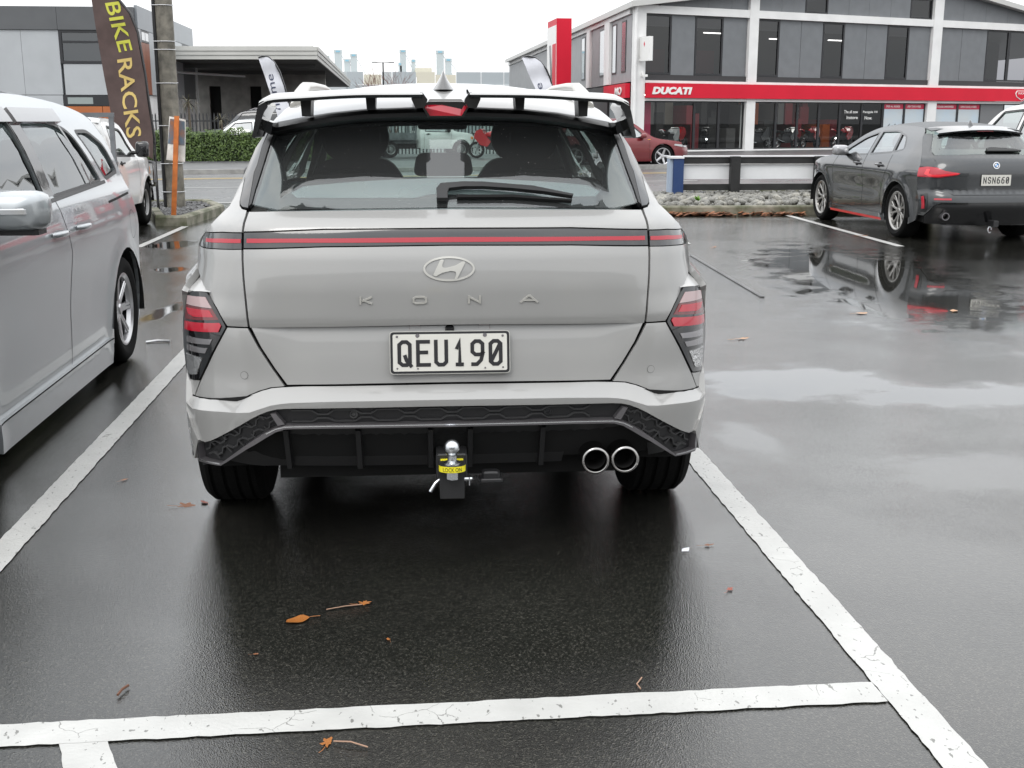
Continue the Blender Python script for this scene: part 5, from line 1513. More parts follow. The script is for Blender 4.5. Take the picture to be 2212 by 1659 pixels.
# ---- simpler cars further away
def simple_car(root, paint_, L, w, H, style, gl=None, wheels='five', ax=None, wr=.32, lamps=True, rails=False, handle_m=None, res=.09):
    """style: wagon, sedan, suv, hatch - the same parts, fewer of them"""
    gl = gl or G_hb
    bz = .60*H if style != 'suv' else .60*H
    ax = ax or (.19*L, .79*L)
    sect = [(.15, .95), (.35, .98), (.55, 1.0), (.75*bz/.9, 1.0), (bz, .955), (bz+.12, .90), (H-.12, .70), (H-.05, .66), (H+.05, .60)]
    plan_ = [(0, .94), (.3, .965), (.8, .995), (1.3, 1.0), (L-1.2, 1.0), (L-.6, .97), (L, .82)]
    if style == 'sedan':
        rear = [(.2, .06), (.45, .0), (.7, .02), (bz-.02, .08), (bz+.0, .60), (H-.08, 1.20)] if False else [(.2, .06), (.45, .0), (.75, .03), (bz, .08), (H-.08, .14)]
    elif style == 'wagon':
        rear = [(.2, .06), (.45, .0), (.8, .04), (bz, .08), (H-.08, .42)]
    else:
        rear = [(.2, .06), (.45, .0), (.8, .03), (bz, .06), (H-.08, .28)]
    hood = bz-.03
    top = [(.45, H-.075), (.9, H-.04), (.40*L, H-.03), (.52*L, H-.055), (.58*L, H-.11), (.73*L, hood+.05), (.76*L, hood+.01), (.90*L, hood-.08), (.97*L, hood-.17)]
    if style == 'sedan':
        top = [(.42, bz), (.72, bz+.02), (.9, bz+.06), (.30*L, H-.09), (.36*L, H-.045), (.46*L, H-.03), (.55*L, H-.06), (.72*L, hood+.04), (.75*L, hood), (.90*L, hood-.08), (.97*L, hood-.17)]
    zr = H-.075 if style != 'sedan' else bz
    c = Car(root, L, w, sect, plan_, rear, [(.2, .06), (.45, .0), (.7, .05)], top, [(.4, .02), (1.0, .045), (.55*L, .045), (.75*L, .03), (L, .02)], zr, hood-.2, axles=ax, wr=wr, ar=wr+.045, sill=.20, paint=paint_, crr=.9)
    zw = bz+.03; zt_ = H-.115
    if style == 'sedan':
        win = [rounded([(.24*L, zw+.03), (.42*L, zw), (.425*L, zt_), (.37*L, zt_-.02)], .03, 3), rounded([(.44*L, zw), (.665*L, zw-.02), (.575*L, zt_-.04), (.445*L, zt_)], .03, 3)]
    else:
        win = [rounded([(.13*L, zw+.05), (.23*L, zw+.02), (.245*L, zt_), (.17*L, zt_-.04)], .03, 3), rounded([(.25*L, zw+.015), (.43*L, zw), (.435*L, zt_), (.262*L, zt_)], .03, 3), rounded([(.45*L, zw), (.675*L, zw-.02), (.575*L, zt_-.03), (.455*L, zt_)], .03, 3)]
    c.sides(win, [gl]*len(win), res=res, frame=M_blackp, fw=.03)
    c.arch_liners(); c.under()
    y0 = .50 if style != 'sedan' else .30*L
    panel('roof', top_out(c, y0, .56*L), c.TM, paint_, root, (0, 0, 1), res=.14, rim=.01)
    panel('windscreen', top_out(c, .565*L, .735*L), c.TM, G_shield, root, (0, .5, 1), res=.14, rim=0)
    panel('bonnet', top_out(c, .74*L, c.yf(hood-.2)), c.TM, paint_, root, (0, 0, 1), res=.14, rim=.01)
    if style == 'sedan':
        panel('rear_window', top_out(c, .72, .295*L), c.TM, gl, root, (0, -.5, 1), res=.14, rim=0)
        panel('boot_lid', top_out(c, .40, .71), c.TM, paint_, root, (0, 0, 1), res=.14, rim=.01)
    rp, fp_ = ends(c, paint_, .22, bz, .22, hood-.2)
    panel('tailgate', rp, c.RM, paint_, root, (0, -1, 0), res=.14, rim=.01)
    panel('front_bumper', fp_, c.FM, paint_, root, (0, 1, 0), res=.14, rim=.01)
    if style != 'sedan':
        q = [(c.W(c.yr(z), z)*.96, z) for z in [bz+.02+(H-.09-bz-.02)*i/5 for i in range(6)]]
        panel('rear_window', q+[(-x, z) for x, z in reversed(q)], c.RM, gl, root, (0, -1, .3), res=.14, rim=0)
    for sg in (-1, 1):
        s_ = c.SM(sg)
        ribbon('door_gap', [(.44*L, .28), (.44*L, bz)], s_, .008, M_seam, root, (sg, 0, 0))
        ribbon('door_gap', [(.70*L, .28), (.695*L, bz-.03)], s_, .008, M_seam, root, (sg, 0, 0))
        for y in (.30*L, .49*L): c.handle(sg, y, bz-.09, handle_m or paint_, cup='dark')
        c.mirror(sg, .645*L, bz+.07, (.20, .10, .15), paint_)
        for a in ax:
            wheel(root, sg*(w-.12), a, wr, .225, wr-.09, sg, wheels, seg=28)
        if lamps:
            z0 = hood-.22
            panel('headlight', [(sg*x*w, z) for x, z in ((.60, z0-.02), (.90, z0-.03), (.93, z0+.04), (.62, z0+.03))] , lambda x, z: c.FM(x, min(z, hood-.2)), M_clear, root, (0, 1, 0), res=.08, rim=.01, off=.006)
            panel('headlight', [(c.yf(z0)-.28, z0+.03), (c.yf(z0)+.02, z0-.02), (c.yf(z0)+.02, z0+.05), (c.yf(z0)-.25, z0+.075)], s_, M_clear, root, (sg, 0, 0), res=.08, rim=.01, off=.004)
            panel('tail_light', [(sg*x*w, z) for x, z in ((.62, bz-.16), (.93, bz-.18), (.93, bz-.02), (.66, bz-.02))], c.RM, M_redlamp, root, (0, -1, 0), res=.08, rim=.01, off=.006)
    if rails:
        for sg in (-1, 1):
            P = [(sg*(c.W(y, c.T(y))-.05), y, c.T(y)+z) for y, z in ((.75, .02), (.85, .07), (.3*L, .075), (.48*L, .075), (.52*L, .02))]
            MB().tube(P, .02, 8).build('roof_rail', M_satin, root, smooth=50)
    c.cabin(.5, .72*L, .42, rows=((.30*L, 3), (.47*L, 2)), dash=True)
    return c

M_white = mat('white_paint', (.75, .75, .74), .3, coat=1.0)
# white SUV beyond the dark hatchback
sv = thing('white_suv', 'white SUV parked on the far side of the dark grey hatchback', 'car', (9.18, 13.55, 0), 0)
simple_car(sv, M_white, 4.60, .92, 1.68, 'suv', rails=True)
# red wagon driving past on the road
rw_dir = Vector((1, .18)).normalized()
rz = -(math.pi/2-math.atan2(.18, 1))
M_redcar = mat('dark_red_paint', (.17, .014, .018), .28, metal=.35, coat=1.0)
fwx, fwy = 7.98, 36.0
right = Vector((rw_dir.y, -rw_dir.x))
org = Vector((fwx, fwy))-right*.82-rw_dir*3.83
rc = thing('red_wagon', 'dark red wagon driving along the road past the showroom', 'car', (org.x, org.y, -.012), rz)
cR = simple_car(rc, M_redcar, 4.85, .93, 1.50, 'wagon', wheels='five', wr=.345, ax=(.97, 3.83))
panel('side_vent', [(3.30, .84), (3.42, .84), (3.40, .88), (3.29, .88)], cR.SM(1), M_gloss, rc, (1, 0, 0), res=.1, rim=.004, off=.003)
panel('side_indicator', [(3.31, .853), (3.41, .853), (3.405, .868), (3.305, .868)], cR.SM(1), mat('amber_lens', (.8, .25, .02), .2), rc, (1, 0, 0), res=.1, rim=.002, off=.006)
# cars behind the hedge
s1 = thing('silver_sedan', 'silver sedan parked behind the clipped hedge', 'car', (-3.35, 43.6, .02), R(92))
simple_car(s1, M_silver, 4.55, .88, 1.45, 'sedan', gl=G_hb)
s2 = thing('dark_wagon', 'dark grey high-roofed wagon behind the silver sedan', 'car', (-3.4, 47.6, .02), R(91))
simple_car(s2, mat('charcoal_paint', (.03, .034, .04), .3, metal=.3, coat=1), 4.85, .95, 1.82, 'suv', gl=G_dark, rails=True)

# ---- white tray-back utility in the bay beyond the people carrier
def make_ute(root, paint_):
    L = 5.05; w = .85
    c = Car(root, L, w, [(.30, .94), (.5, .985), (.75, 1.0), (1.0, .97), (1.08, .93), (1.25, .86), (1.50, .78), (1.62, .68)],
            [(0, 1), (2.2, 1), (4.0, 1.0), (4.6, .96), (L, .80)], [(.2, 2.28), (1.05, 2.28), (1.58, 2.36)], [(.3, .02), (.6, .0), (.9, .06), (1.0, .12)],
            [(2.45, 1.555), (2.7, 1.60), (3.1, 1.60), (3.35, 1.54), (3.92, 1.12), (4.0, 1.08), (4.5, 1.02), (4.8, .93)], [(2.3, .02), (3.2, .05), (4.0, .03), (4.8, .02)],
            1.555, .90, crr=.35, crf=.8, axles=(1.1, 4.2), wr=.34, ar=.41, sill=.36, paint=paint_, flare=.03, zrb=.36, zfb=.42)
    def so():
        o = [(c.yr(z), z) for z in (.36, .6, .8, 1.0, 1.2, 1.4, 1.555)]
        y0, y1 = c.yr(1.555), c.yf(.90)
        o += [(y0+(y1-y0)*i/26, c.T(y0+(y1-y0)*i/26)) for i in range(1, 27)]
        o += [(c.yf(z), z) for z in (.85, .7, .55, .42)]
        q = math.asin((.36-c.wr)/c.ar)
        o += [(4.2+c.ar*math.cos(q+(math.pi-2*q)*k/14), c.wr+c.ar*math.sin(q+(math.pi-2*q)*k/14)) for k in range(15)]
        r = [o[0]]
        for p in o[1:]:
            if math.hypot(p[0]-r[-1][0], p[1]-r[-1][1]) > .004: r.append(p)
        return r
    c.side_outline = so
    win = [rounded([(2.62, 1.09), (3.72, 1.06), (3.36, 1.44), (2.66, 1.50)], [.04, .03, .1, .06], 4)]
    c.sides(win, [G_hb], res=.08, frame=M_blackp, fw=.03)
    panel('roof', top_out(c, 2.42, 3.36), c.TM, paint_, root, (0, 0, 1), res=.12, rim=.01)
    panel('windscreen', top_out(c, 3.37, 3.93), c.TM, G_shield, root, (0, .5, 1), res=.12, rim=0)
    panel('bonnet', top_out(c, 3.95, c.yf(.90)), c.TM, paint_, root, (0, 0, 1), res=.12, rim=.01)
    rp, fp_ = ends(c, paint_, .40, 1.55, .42, .90)
    panel('cab_back', rp, c.RM, paint_, root, (0, -1, 0), res=.12, rim=.01, holes=[rounded([(-.55, 1.12), (.55, 1.12), (.50, 1.44), (-.50, 1.44)], .05, 3)])
    panel('rear_window', rounded([(-.55, 1.12), (.55, 1.12), (.50, 1.44), (-.50, 1.44)], .05, 3), c.RM, G_hb, root, (0, -1, 0), res=.2, rim=0, off=-.01)
    panel('front_bumper', fp_, c.FM, paint_, root, (0, 1, 0), res=.12, rim=.01)
    for sg in (-1, 1):
        ribbon('door_gap', [(2.56, .40), (2.56, 1.05)], c.SM(sg), .008, M_seam, root, (sg, 0, 0))
        ribbon('door_gap', [(3.74, .46), (3.76, 1.02)], c.SM(sg), .008, M_seam, root, (sg, 0, 0))
        c.handle(sg, 2.75, .98, M_blackp, cup='dark')
        c.mirror(sg, 3.62, 1.16, (.20, .09, .24), M_gloss, dx=.08)
        panel('headlight', [(sg*.45, .78), (sg*.74, .76), (sg*.74, .88), (sg*.45, .88)], c.FM, M_clear, root, (0, 1, 0), res=.1, rim=.01, off=.006)
        panel('indicator_lamp', [(c.yf(.82)-.02, .76), (c.yf(.82)+.10, .76), (c.yf(.82)+.10, .87), (c.yf(.82)-.03, .87)], c.SM(sg), mat('amber_lens', (.8, .25, .02), .2), root, (sg, 0, 0), res=.1, rim=.01, off=.004) if 'amber_lens' not in MATS else panel('indicator_lamp', [(c.yf(.82)-.10, .76), (c.yf(.82)-.0, .76), (c.yf(.82)-.0, .87), (c.yf(.82)-.11, .87)], c.SM(sg), MATS['amber_lens'], root, (sg, 0, 0), res=.1, rim=.01, off=.004)
        for a in (1.1, 4.2): wheel(root, sg*(w-.13), a, .34, .23, .20, sg, 'steel', face=mat('steel_rim', (.30, .30, .30), .4, metal=.6), seg=28)
        for z0 in (.84, .97, 1.10):
            pass
    # deck and headboard
    M_deck = mat('grey_steel_deck', (.22, .23, .24), .45, metal=.6, var=.3, vscale=4)
    dk = MB(); dk.box((-.90, .0, .74), (.90, 2.20, .80)); dk.box((-.40, .1, .45), (-.30, 2.4, .74)); dk.box((.30, .1, .45), (.40, 2.4, .74)); dk.build('deck', M_deck, root)
    for sg in (-1, 1):
        MB().box((sg*.90-.015, .02, .80), (sg*.90+.015, 2.15, 1.03)).build('deck_side', M_deck, root)
        MB().box((sg*.86-.03, 2.16, .80), (sg*.86+.03, 2.22, 1.66)).build('headboard_post', M_deck, root)
        MB().box((sg*.42-.02, 2.16, .80), (sg*.42+.02, 2.20, 1.62)).build('headboard_post', M_deck, root)
        MB().box((sg*.60-.18, 1.0, .2), (sg*.60+.18, 1.05, .55)).build('mud_flap', M_tyre, root)
    MB().box((-.90, 2.155, 1.62), (.90, 2.215, 1.68)).build('headboard_rail', M_deck, root)
    MB().box((-.90, .0, .80), (.90, .03, 1.03)).build('tail_board', M_deck, root)
    # bull bar
    bb = MB()
    for sg in (-1, 1):
        bb.tube([(sg*.35, 5.0, .42), (sg*.35, 5.08, .75), (sg*.35, 5.05, 1.0), (sg*.30, 4.98, 1.06)], .035, 8)
        bb.tube([(sg*.35, 5.06, .55), (sg*.70, 5.02, .55), (sg*.84, 4.85, .58), (sg*.86, 4.72, .62), (sg*.84, 4.85, .92), (sg*.6, 5.03, .97), (sg*.35, 5.05, .97)], .03, 8)
    bb.tube([(-.35, 5.05, 1.0), (.35, 5.05, 1.0)], .035, 8); bb.tube([(-.35, 5.07, .62), (.35, 5.07, .62)], .035, 8)
    bb.build('bull_bar', M_gloss, root, smooth=50)
    for sg in (-1, 1):
        mbx = MB(); n = 12
        for k in range(n+1):
            t = math.pi*k/n
            mbx.v += [(sg*(w+.005), 4.2+.41*math.cos(t), .34+.41*math.sin(t)), (sg*(w-.36), 4.2+.42*math.cos(t), .34+.42*math.sin(t))]
        mbx.f += [(2*k, 2*k+1, 2*k+3, 2*k+2) for k in range(n)]
        mbx.build('wheel_arch_liner', M_under, root)
    MB().box((-.5, .3, .36), (.5, 4.9, .58)).build('chassis', M_under, root)
    for x in (-.38, .38): seat(root, x, 2.9, .62, w=.5)
    MB().box((-.78, 3.55, .6), (.78, 3.9, 1.02)).build('dashboard', M_dash, root)
    return c
ut = thing('tray_ute', 'white tray-back ute with bull bar parked beside the feather flag', 'ute', (-4.32, 12.92, 0), 0)
make_ute(ut, M_white)
ut.scale = (.9, .9, .9)
ut2 = copy_tree(ut)
tag(ut2, 'white tray-back ute across the road by the palisade fence', 'ute')
ut2.location = (-1.6, 46.0, .02); ut2.rotation_euler = (0, 0, R(-78))

# ---- motorcycles
def make_bike(name, label, fair, loc, rz, group=None):
    b = thing(name, label, 'motorcycle', loc, rz, group)
    M_f = fair
    for y, nm in ((0, 'wheel'), (1.42, 'wheel')):
        e = empty(nm, (0, y, .31), 0, b)
        M = Matrix.Rotation(math.pi/2, 4, 'Y')
        MB().lathe([(.22, -.05), (.27, -.07), (.305, -.05), (.312, 0), (.305, .05), (.27, .07), (.22, .05)], 26, M).build('tyre', M_tyre, e, smooth=40)
        r = MB().lathe([(.215, -.04), (.225, 0), (.215, .04)], 26, M)
        for k in range(6):
            a = k*math.pi/3
            spoke_bar(r, M, .03, a, .215, a+.12, .035, .022, .015, .015, .03)
        r.lathe([(0, .05), (.05, .05), (.05, -.05), (0, -.05)], 14, M)
        r.build('rim', M_alloy, e, smooth=30)
    MB().prism(rounded([(.25, .42), (.62, .30), (1.0, .33), (1.12, .55), (1.02, .78), (.55, .80), (.30, .70)], .06, 3), -.13, .13, lambda a, c_, h: (h, a, c_)).build('engine', M_alloyd, b, smooth=30)
    MB().prism(rounded([(.95, .42), (1.22, .50), (1.50, .78), (1.40, 1.02), (1.18, 1.10), (1.05, .88), (.80, .62)], .05, 3), -.19, .19, lambda a, c_, h: (h*(1-.35*sm(1.2, 1.5, a)), a, c_)).build('fairing', M_f, b, smooth=30)
    MB().grid(lambda u, v: (.15*math.sin(u*math.pi)*math.cos(v*2*math.pi), .52+.55*u, .86+.03*u+.13*math.sin(u*math.pi)**.6*math.sin(v*2*math.pi)), 10, 14).build('tank', M_f, b, smooth=60)
    MB().prism(rounded([(-.02, .84), (.50, .78), (.54, .86), (.28, .90), (.0, .93)], .03, 3), -.12, .12, lambda a, c_, h: (h, a, c_)).build('saddle', M_seat, b, smooth=30)
    MB().prism(rounded([(-.22, .92), (.05, .80), (.12, .88), (-.20, .99)], .02, 3), -.08, .08, lambda a, c_, h: (h, a, c_)).build('tail', M_f, b, smooth=30)
    fk = MB()
    for sg in (-1, 1): fk.tube([(sg*.11, 1.42, .31), (sg*.11, 1.16, 1.0)], .024, 8)
    fk.build('fork', M_alloy, b, smooth=50)
    hb_ = MB().tube([(-.36, 1.0, 1.04), (-.12, 1.12, 1.03), (.12, 1.12, 1.03), (.36, 1.0, 1.04)], .014, 8).build('handlebar', M_blackp, b, smooth=50)
    MB().tube([(-.05, .0, .31), (-.08, .5, .42)], .03, 8).build('swing_arm', M_alloyd, b, smooth=50)
    MB().tube([(.14, .6, .34), (.16, .2, .40), (.17, -.15, .52)], [.03, .04, .05], 10).build('exhaust', M_chrome, b, smooth=50)
    MB().lathe([(0, .03), (.07, .02), (.08, -.02)], 14, rotM(rx=R(-80), loc=(0, 1.44, .94))).build('headlamp', M_clear, b, smooth=50)
    return b
M_bred = mat('red_fairing', (.55, .02, .03), .2, coat=1)
M_bwhite = mat('white_fairing', (.75, .75, .74), .25, coat=1)
M_bblack = mat('black_fairing', (.02, .02, .022), .2, coat=1)
make_bike('motorcycle', 'red motorcycle standing by the fence across the road', M_bred, (4.1, 44.2, .02), R(70))
# ================================================================== showroom across the road
M_wwhite = mat('white_render', (.78, .78, .77), .6, var=.06, vscale=1.5)
M_wgrey = mat('grey_cladding', (.165, .175, .185), .5, var=.08, vscale=2)
M_wdark = mat('dark_cladding', (.035, .034, .036), .5)
M_frame = mat('window_frame_black', (.02, .021, .024), .4)
M_redsign = mat('red_sign', (.62, .012, .035), .45, spec=.25, var=.06, vscale=.8)
M_signw = mat('sign_white', (.82, .82, .80), .4)
G_shop = glass('shop_glass', (.75, .78, .78), r0=.035, gain=.6)
G_up = glass('upper_window_glass', (.30, .30, .32), r0=.06, gain=.7)
bz_ang = math.atan2(.3654, .931)
sb = thing('showroom', 'grey and white motorcycle showroom with a long red sign band', 'building', (10.29, 52.61, .02), bz_ang)
def bx(name, a, b, m, parent, **k): return MB().box(a, b).build(name, m, parent, **k)
def pane(name, x0, x1, z0, z1, y, m, parent, fr=.05, fm=None, d=.06):
    """a framed pane in the x-z plane: the frame is four bars, the glass lies inside"""
    f = MB(); fm = fm or M_frame
    f.box((x0, y-d, z0), (x0+fr, y+.02, z1)); f.box((x1-fr, y-d, z0), (x1, y+.02, z1))
    f.box((x0+fr, y-d, z0), (x1-fr, y+.02, z0+fr)); f.box((x0+fr, y-d, z1-fr), (x1-fr, y+.02, z1))
    fo = f.build(name, fm, parent)
    g = MB().add([(x0+fr, y-.01, z0+fr), (x1-fr, y-.01, z0+fr), (x1-fr, y-.01, z1-fr), (x0+fr, y-.01, z1-fr)], [(0, 1, 2, 3)]).build('pane', m, fo, fix=False)
    return fo
XE_ = 33.0
# columns and beams, set proud of the wall
for i, (a, b_) in enumerate(((0, .46), (6.14, 6.66), (17.70, 18.32), (29.4, 30.0))):
    bx('column', (a, -.22, -.1), (b_, .2, 7.9 if 6 < a < 18 else 6.7), M_wwhite, sb)
for a, b_ in ((.462, 6.138), (6.662, 17.698), (18.322, 29.398), (30.002, XE_)):
    bx('beam', (a, -.20, 6.02), (b_, .2, 6.36), M_wwhite, sb)
    bx('beam', (a, -.20, 3.04), (b_, .2, 3.15), M_wwhite, sb)
    bx('beam', (a, -.20, 2.26), (b_, .2, 2.385), M_wwhite, sb)
    bx('plinth', (a, -.20, -.1), (b_, .2, .06), M_wwhite, sb)
    bx('sill_panel', (a, -.10, 3.15), (b_, .15, 3.40), M_wdark, sb)
sg_ = bx('sign_band', (.47, -.34, 2.39), (XE_, -.23, 3.035), M_redsign, sb)
text_obj('sign_lettering', 'DUCATI', 2.17, .33, frameM((.76, -.3405, 2.54), (1, 0, 0), (0, 0, 1)), M_signw, sg_, .03, shear=.22, bold=.06, spacing=1.02)
# shield emblem at the far end of the band
shp = [(23.95, 2.95), (24.75, 2.95), (24.85, 2.80), (24.75, 2.62), (24.35, 2.44), (23.95, 2.62), (23.85, 2.80)]
MB().prism(shp, .3405, .36, lambda a, b, h: (a, -h, b)).build('sign_emblem', M_signw, sg_)
MB().prism([(24.35+(a-24.35)*.88, 2.72+(b-2.72)*.86) for a, b in shp], .361, .365, lambda a, b, h: (a, -h, b)).build('emblem_field', M_redsign, sg_)
text_obj('emblem_text', 'DUCATI', .62, .10, frameM((24.04, -.3655, 2.76), (1, 0, 0), (0, 0, 1)), M_signw, sg_, .004, shear=.2, bold=.02)
# upper storey: panels and windows
pans = [(1.93, 3.20), (4.78, 6.13), (8.05, 9.33), (9.34, 10.66), (12.03, 13.42), (13.43, 14.78), (16.26, 17.69), (18.33, 19.90), (19.91, 21.72), (24.95, 26.6), (26.61, 28.2), (28.21, 29.39), (30.01, 31.5), (31.51, 33)]
wins = [(.47, 1.92), (3.21, 4.77), (6.67, 8.04), (10.67, 12.02), (14.79, 16.25), (21.73, 23.38), (23.39, 24.94)]
for a, b_ in pans: bx('wall_panel', (a, -.05, 3.405), (b_-.012, .12, 6.015), M_wgrey, sb)
for a, b_ in wins:
    w_ = pane('window', a, b_, 3.41, 6.01, .0, G_up, sb, .09)
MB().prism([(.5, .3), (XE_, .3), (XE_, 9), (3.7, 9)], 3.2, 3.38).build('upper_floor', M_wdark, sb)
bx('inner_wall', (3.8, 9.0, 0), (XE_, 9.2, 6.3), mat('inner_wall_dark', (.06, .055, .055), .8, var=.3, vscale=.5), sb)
for x in (1.0, 3.75):
    bx('inner_wall', (x-.45, .55, 3.45), (x+1.0, .60, 4.55), mat('inner_red', (.13, .008, .015), .6), sb) if x < 5 else None
# attic storey under a low gable
gx, gz = 15.3, 8.45
def roofz(x): return 6.43+(gz-6.43)*x/gx if x < gx else gz-(gz-5.7)*(x-gx)/(XE_-gx)
cuts = [0, 1.3, 2.6, 3.9, 5.2, 6.14, 6.66, 8.1, 9.5, 10.9, 12.2, 13.5, 14.9, 16.2, 17.70, 18.32, 19.9, 21.5, 23.1, 24.7, 26.3, 27.9]
for a, b_ in zip(cuts, cuts[1:]):
    if (a, b_) in ((6.14, 6.66), (17.70, 18.32)): continue
    za, zb = roofz(a)-.12, roofz(b_)-.12
    if zb < 6.5 and za < 6.5: continue
    if (a, b_) in ((9.5, 10.9), (16.2, 17.70)):
        pane('window', a, b_-.012, 6.37, 7.35, .0, G_up, sb, .08)
        MB().prism([(a, 7.36), (b_-.012, 7.36), (b_-.012, zb), (a, za)], -.05, .12, lambda p, q, h: (p, h, q)).build('wall_panel', M_wgrey, sb)
    else:
        MB().prism([(a, 6.365), (b_-.012, 6.365), (b_-.012, max(6.37, zb)), (a, max(6.37, za))], -.05, .12, lambda p, q, h: (p, h, q)).build('wall_panel', M_wgrey, sb)
mb = MB()
mb.prism([(-.5, roofz(-.5)-.14), (gx, gz-.14), (XE_+.6, roofz(XE_+.6)-.14), (XE_+.6, roofz(XE_+.6)+.10), (gx, gz+.10), (-.5, roofz(-.5)+.10)], -.55, 47, lambda p, q, h: (p+max(0, h)*.37, h, q))
mb.build('roof', mat('pale_roof_steel', (.55, .55, .53), .45, metal=.2), sb)
# shop front
mull = [.47, 3.31, 4.69, 6.13, None, 6.67, 8.05, 9.36, 10.7, 12.03, 13.46, 14.84, None, 23.4, 25.0, 26.6, 28.2, 29.39]
for a, b_ in zip(mull, mull[1:]):
    if a is None or b_ is None: continue
    pane('shop_window', a+.003, b_-.003, .065, 2.255, .0, G_shop, sb, .055)
M_poster = mat('poster_sky', (.42, .50, .56), .5, var=.35, vscale=.9, var2=(.55, .58, .58))
for (a, b_, s_) in ((14.84, 16.26, 'FREE ALL ROADS'), (16.27, 17.69, 'OPEN 7 DAYS A WEEK'), (18.33, 20.0, 'WONDER UNANSWERED'), (20.01, 21.68, 'OPEN 7 DAYS A WEEK')):
    po = bx('poster_window', (a+.06, -.03, .10), (b_-.06, .0, 2.22), M_poster, sb)
    hd = bx('poster_header', (a+.06, -.036, 1.96), (b_-.06, -.031, 2.22), mat('poster_red', (.50, .03, .07), .5), po)
    text_obj('poster_text', s_, b_-a-.5, .10, frameM((a+.22, -.0365, 2.04), (1, 0, 0), (0, 0, 1)), M_signw, po, .002, bold=.01)
    mbk = MB()
    for q in (.35, .62):
        mbk.tube([(a+(b_-a)*q, -.035, .95), (a+(b_-a)*q-.10, -.035, 1.10), (a+(b_-a)*q+.02, -.035, 1.22)], .02, 6)
    mbk.build('poster_print', M_bblack, po)
    f = MB()
    for x in (a, b_-.06): f.box((x+.001, -.07, .065), (x+.059, .03, 2.255))
    f.box((a+.06, -.07, .065), (b_-.06, .03, .099)); f.box((a+.06, -.07, 2.221), (b_-.06, .03, 2.255))
    f.build('window_frame', M_frame, po)
bx('roller_door', (21.70, -.05, .065), (23.38, .05, 2.255), mat('roller_grey', (.16, .165, .17), .5), sb)
# lettering on the shop window
for s_, x, z, w_, h_ in (('The all new', 12.26, 1.74, .90, .15), ('Instore', 12.45, 1.46, .72, .16), ('Panigale V4', 13.50, 1.72, .95, .15), ('Now.', 13.62, 1.44, .50, .16)):
    text_obj('window_lettering', s_, w_, h_, frameM((x, -.075, z), (1, 0, 0), (0, 0, 1)), M_signw, sb, .002, bold=.012)
# shop floor and fittings
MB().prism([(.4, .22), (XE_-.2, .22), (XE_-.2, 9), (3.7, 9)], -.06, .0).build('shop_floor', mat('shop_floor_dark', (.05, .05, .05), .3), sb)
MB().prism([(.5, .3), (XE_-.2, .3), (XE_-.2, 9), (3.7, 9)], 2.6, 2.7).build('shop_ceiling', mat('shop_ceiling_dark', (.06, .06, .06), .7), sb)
M_shelf = [mat('shelf_black', (.02, .02, .02), .6), mat('shelf_red', (.25, .01, .02), .5), mat('shelf_orange', (.60, .13, .02), .5), mat('shelf_grey', (.15, .15, .15), .6), mat('shelf_pale', (.35, .33, .28), .6)]
rr_s = random.Random(11)
for k in range(22):
    x = 2.6+k*.58; h_ = rr_s.uniform(.9, 2.3); z0 = rr_s.choice((0, 0, 1.2)); 
    bx('display_board', (x, 3.6+rr_s.uniform(0, 1.6), z0), (x+rr_s.uniform(.35, .6), 5.6, min(2.5, z0+h_)), rr_s.choice(M_shelf), sb)
bx('display_banner', (.62, .45, .05), (1.25, .47, 2.2), mat('banner_red', (.45, .02, .08), .6), sb)
for k, x in enumerate((3.6, 4.1, 4.6, 5.1)):
    pass
M_spot = mat('ceiling_spot', (1, 1, .95), .5, emit=(1, .97, .9), emit_s=6)
for x in (4.2, 4.45, 4.7, 4.95, 5.2, 7.6, 9.0, 10.1, 12.6):
    MB().lathe([(0, 0), (.045, 0), (.05, .06)], 10, Matrix.Translation((x, 3.0+.3*(x % 1), 2.50))).build('ceiling_spot', M_spot, sb)
for k in range(8):
    bx('ceiling_light', (2.2+k*1.7, 2.2, 2.55), (3.0+k*1.7, 2.5, 2.595), mat('ceiling_panel_light', (1, 1, 1), .5, emit=(1, .97, .92), emit_s=12), sb)
for x, y, z in ((7.2, 4.0, 5.62), (11.3, 4.0, 5.45), (15.2, 4.0, 5.5)):
    bx('strip_light', (x-.55, y, z), (x+.55, y+.12, z+.05), M_spot, sb)
# side wall towards the side street
sd = Vector((17.97, 48.4)).normalized()
def sidep(s, z, o=0.0): return (sd.x*s-sd.y*o, sd.y*s+sd.x*o, z)       # o: outwards (towards the left)
def swall(name, s0, s1, z0, z1, o0, o1, m, parent=sb):
    mb = MB()
    P = [sidep(s0, z0, o0), sidep(s1, z0, o0), sidep(s1, z1, o0), sidep(s0, z1, o0), sidep(s0, z0, o1), sidep(s1, z0, o1), sidep(s1, z1, o1), sidep(s0, z1, o1)]
    return mb.add(P, [(0, 1, 2, 3), (4, 7, 6, 5), (0, 4, 5, 1), (1, 5, 6, 2), (2, 6, 7, 3), (3, 7, 4, 0)]).build(name, m, parent)
M_wgrey2 = mat('grey_cladding_side', (.30, .31, .32), .5, var=.08, vscale=2)
s0 = .4
for s1 in (2.4, 5.0, 6.3, 8.2, 10.4, 11.4, 14, 17, 21, 25, 29, 33, 38, 43, 51):
    nm = 'column' if (s0, s1) in ((5.0, 6.3), (10.4, 11.4)) else 'wall_panel'
    swall(nm, s0, s1-.03, 3.1, 6.0, -.3, .18 if nm == 'column' else .05, M_wwhite if nm == 'column' else M_wgrey2)
    s0 = s1
swall('beam', .4, 51, 6.01, 6.42, -.3, .16, M_wwhite)
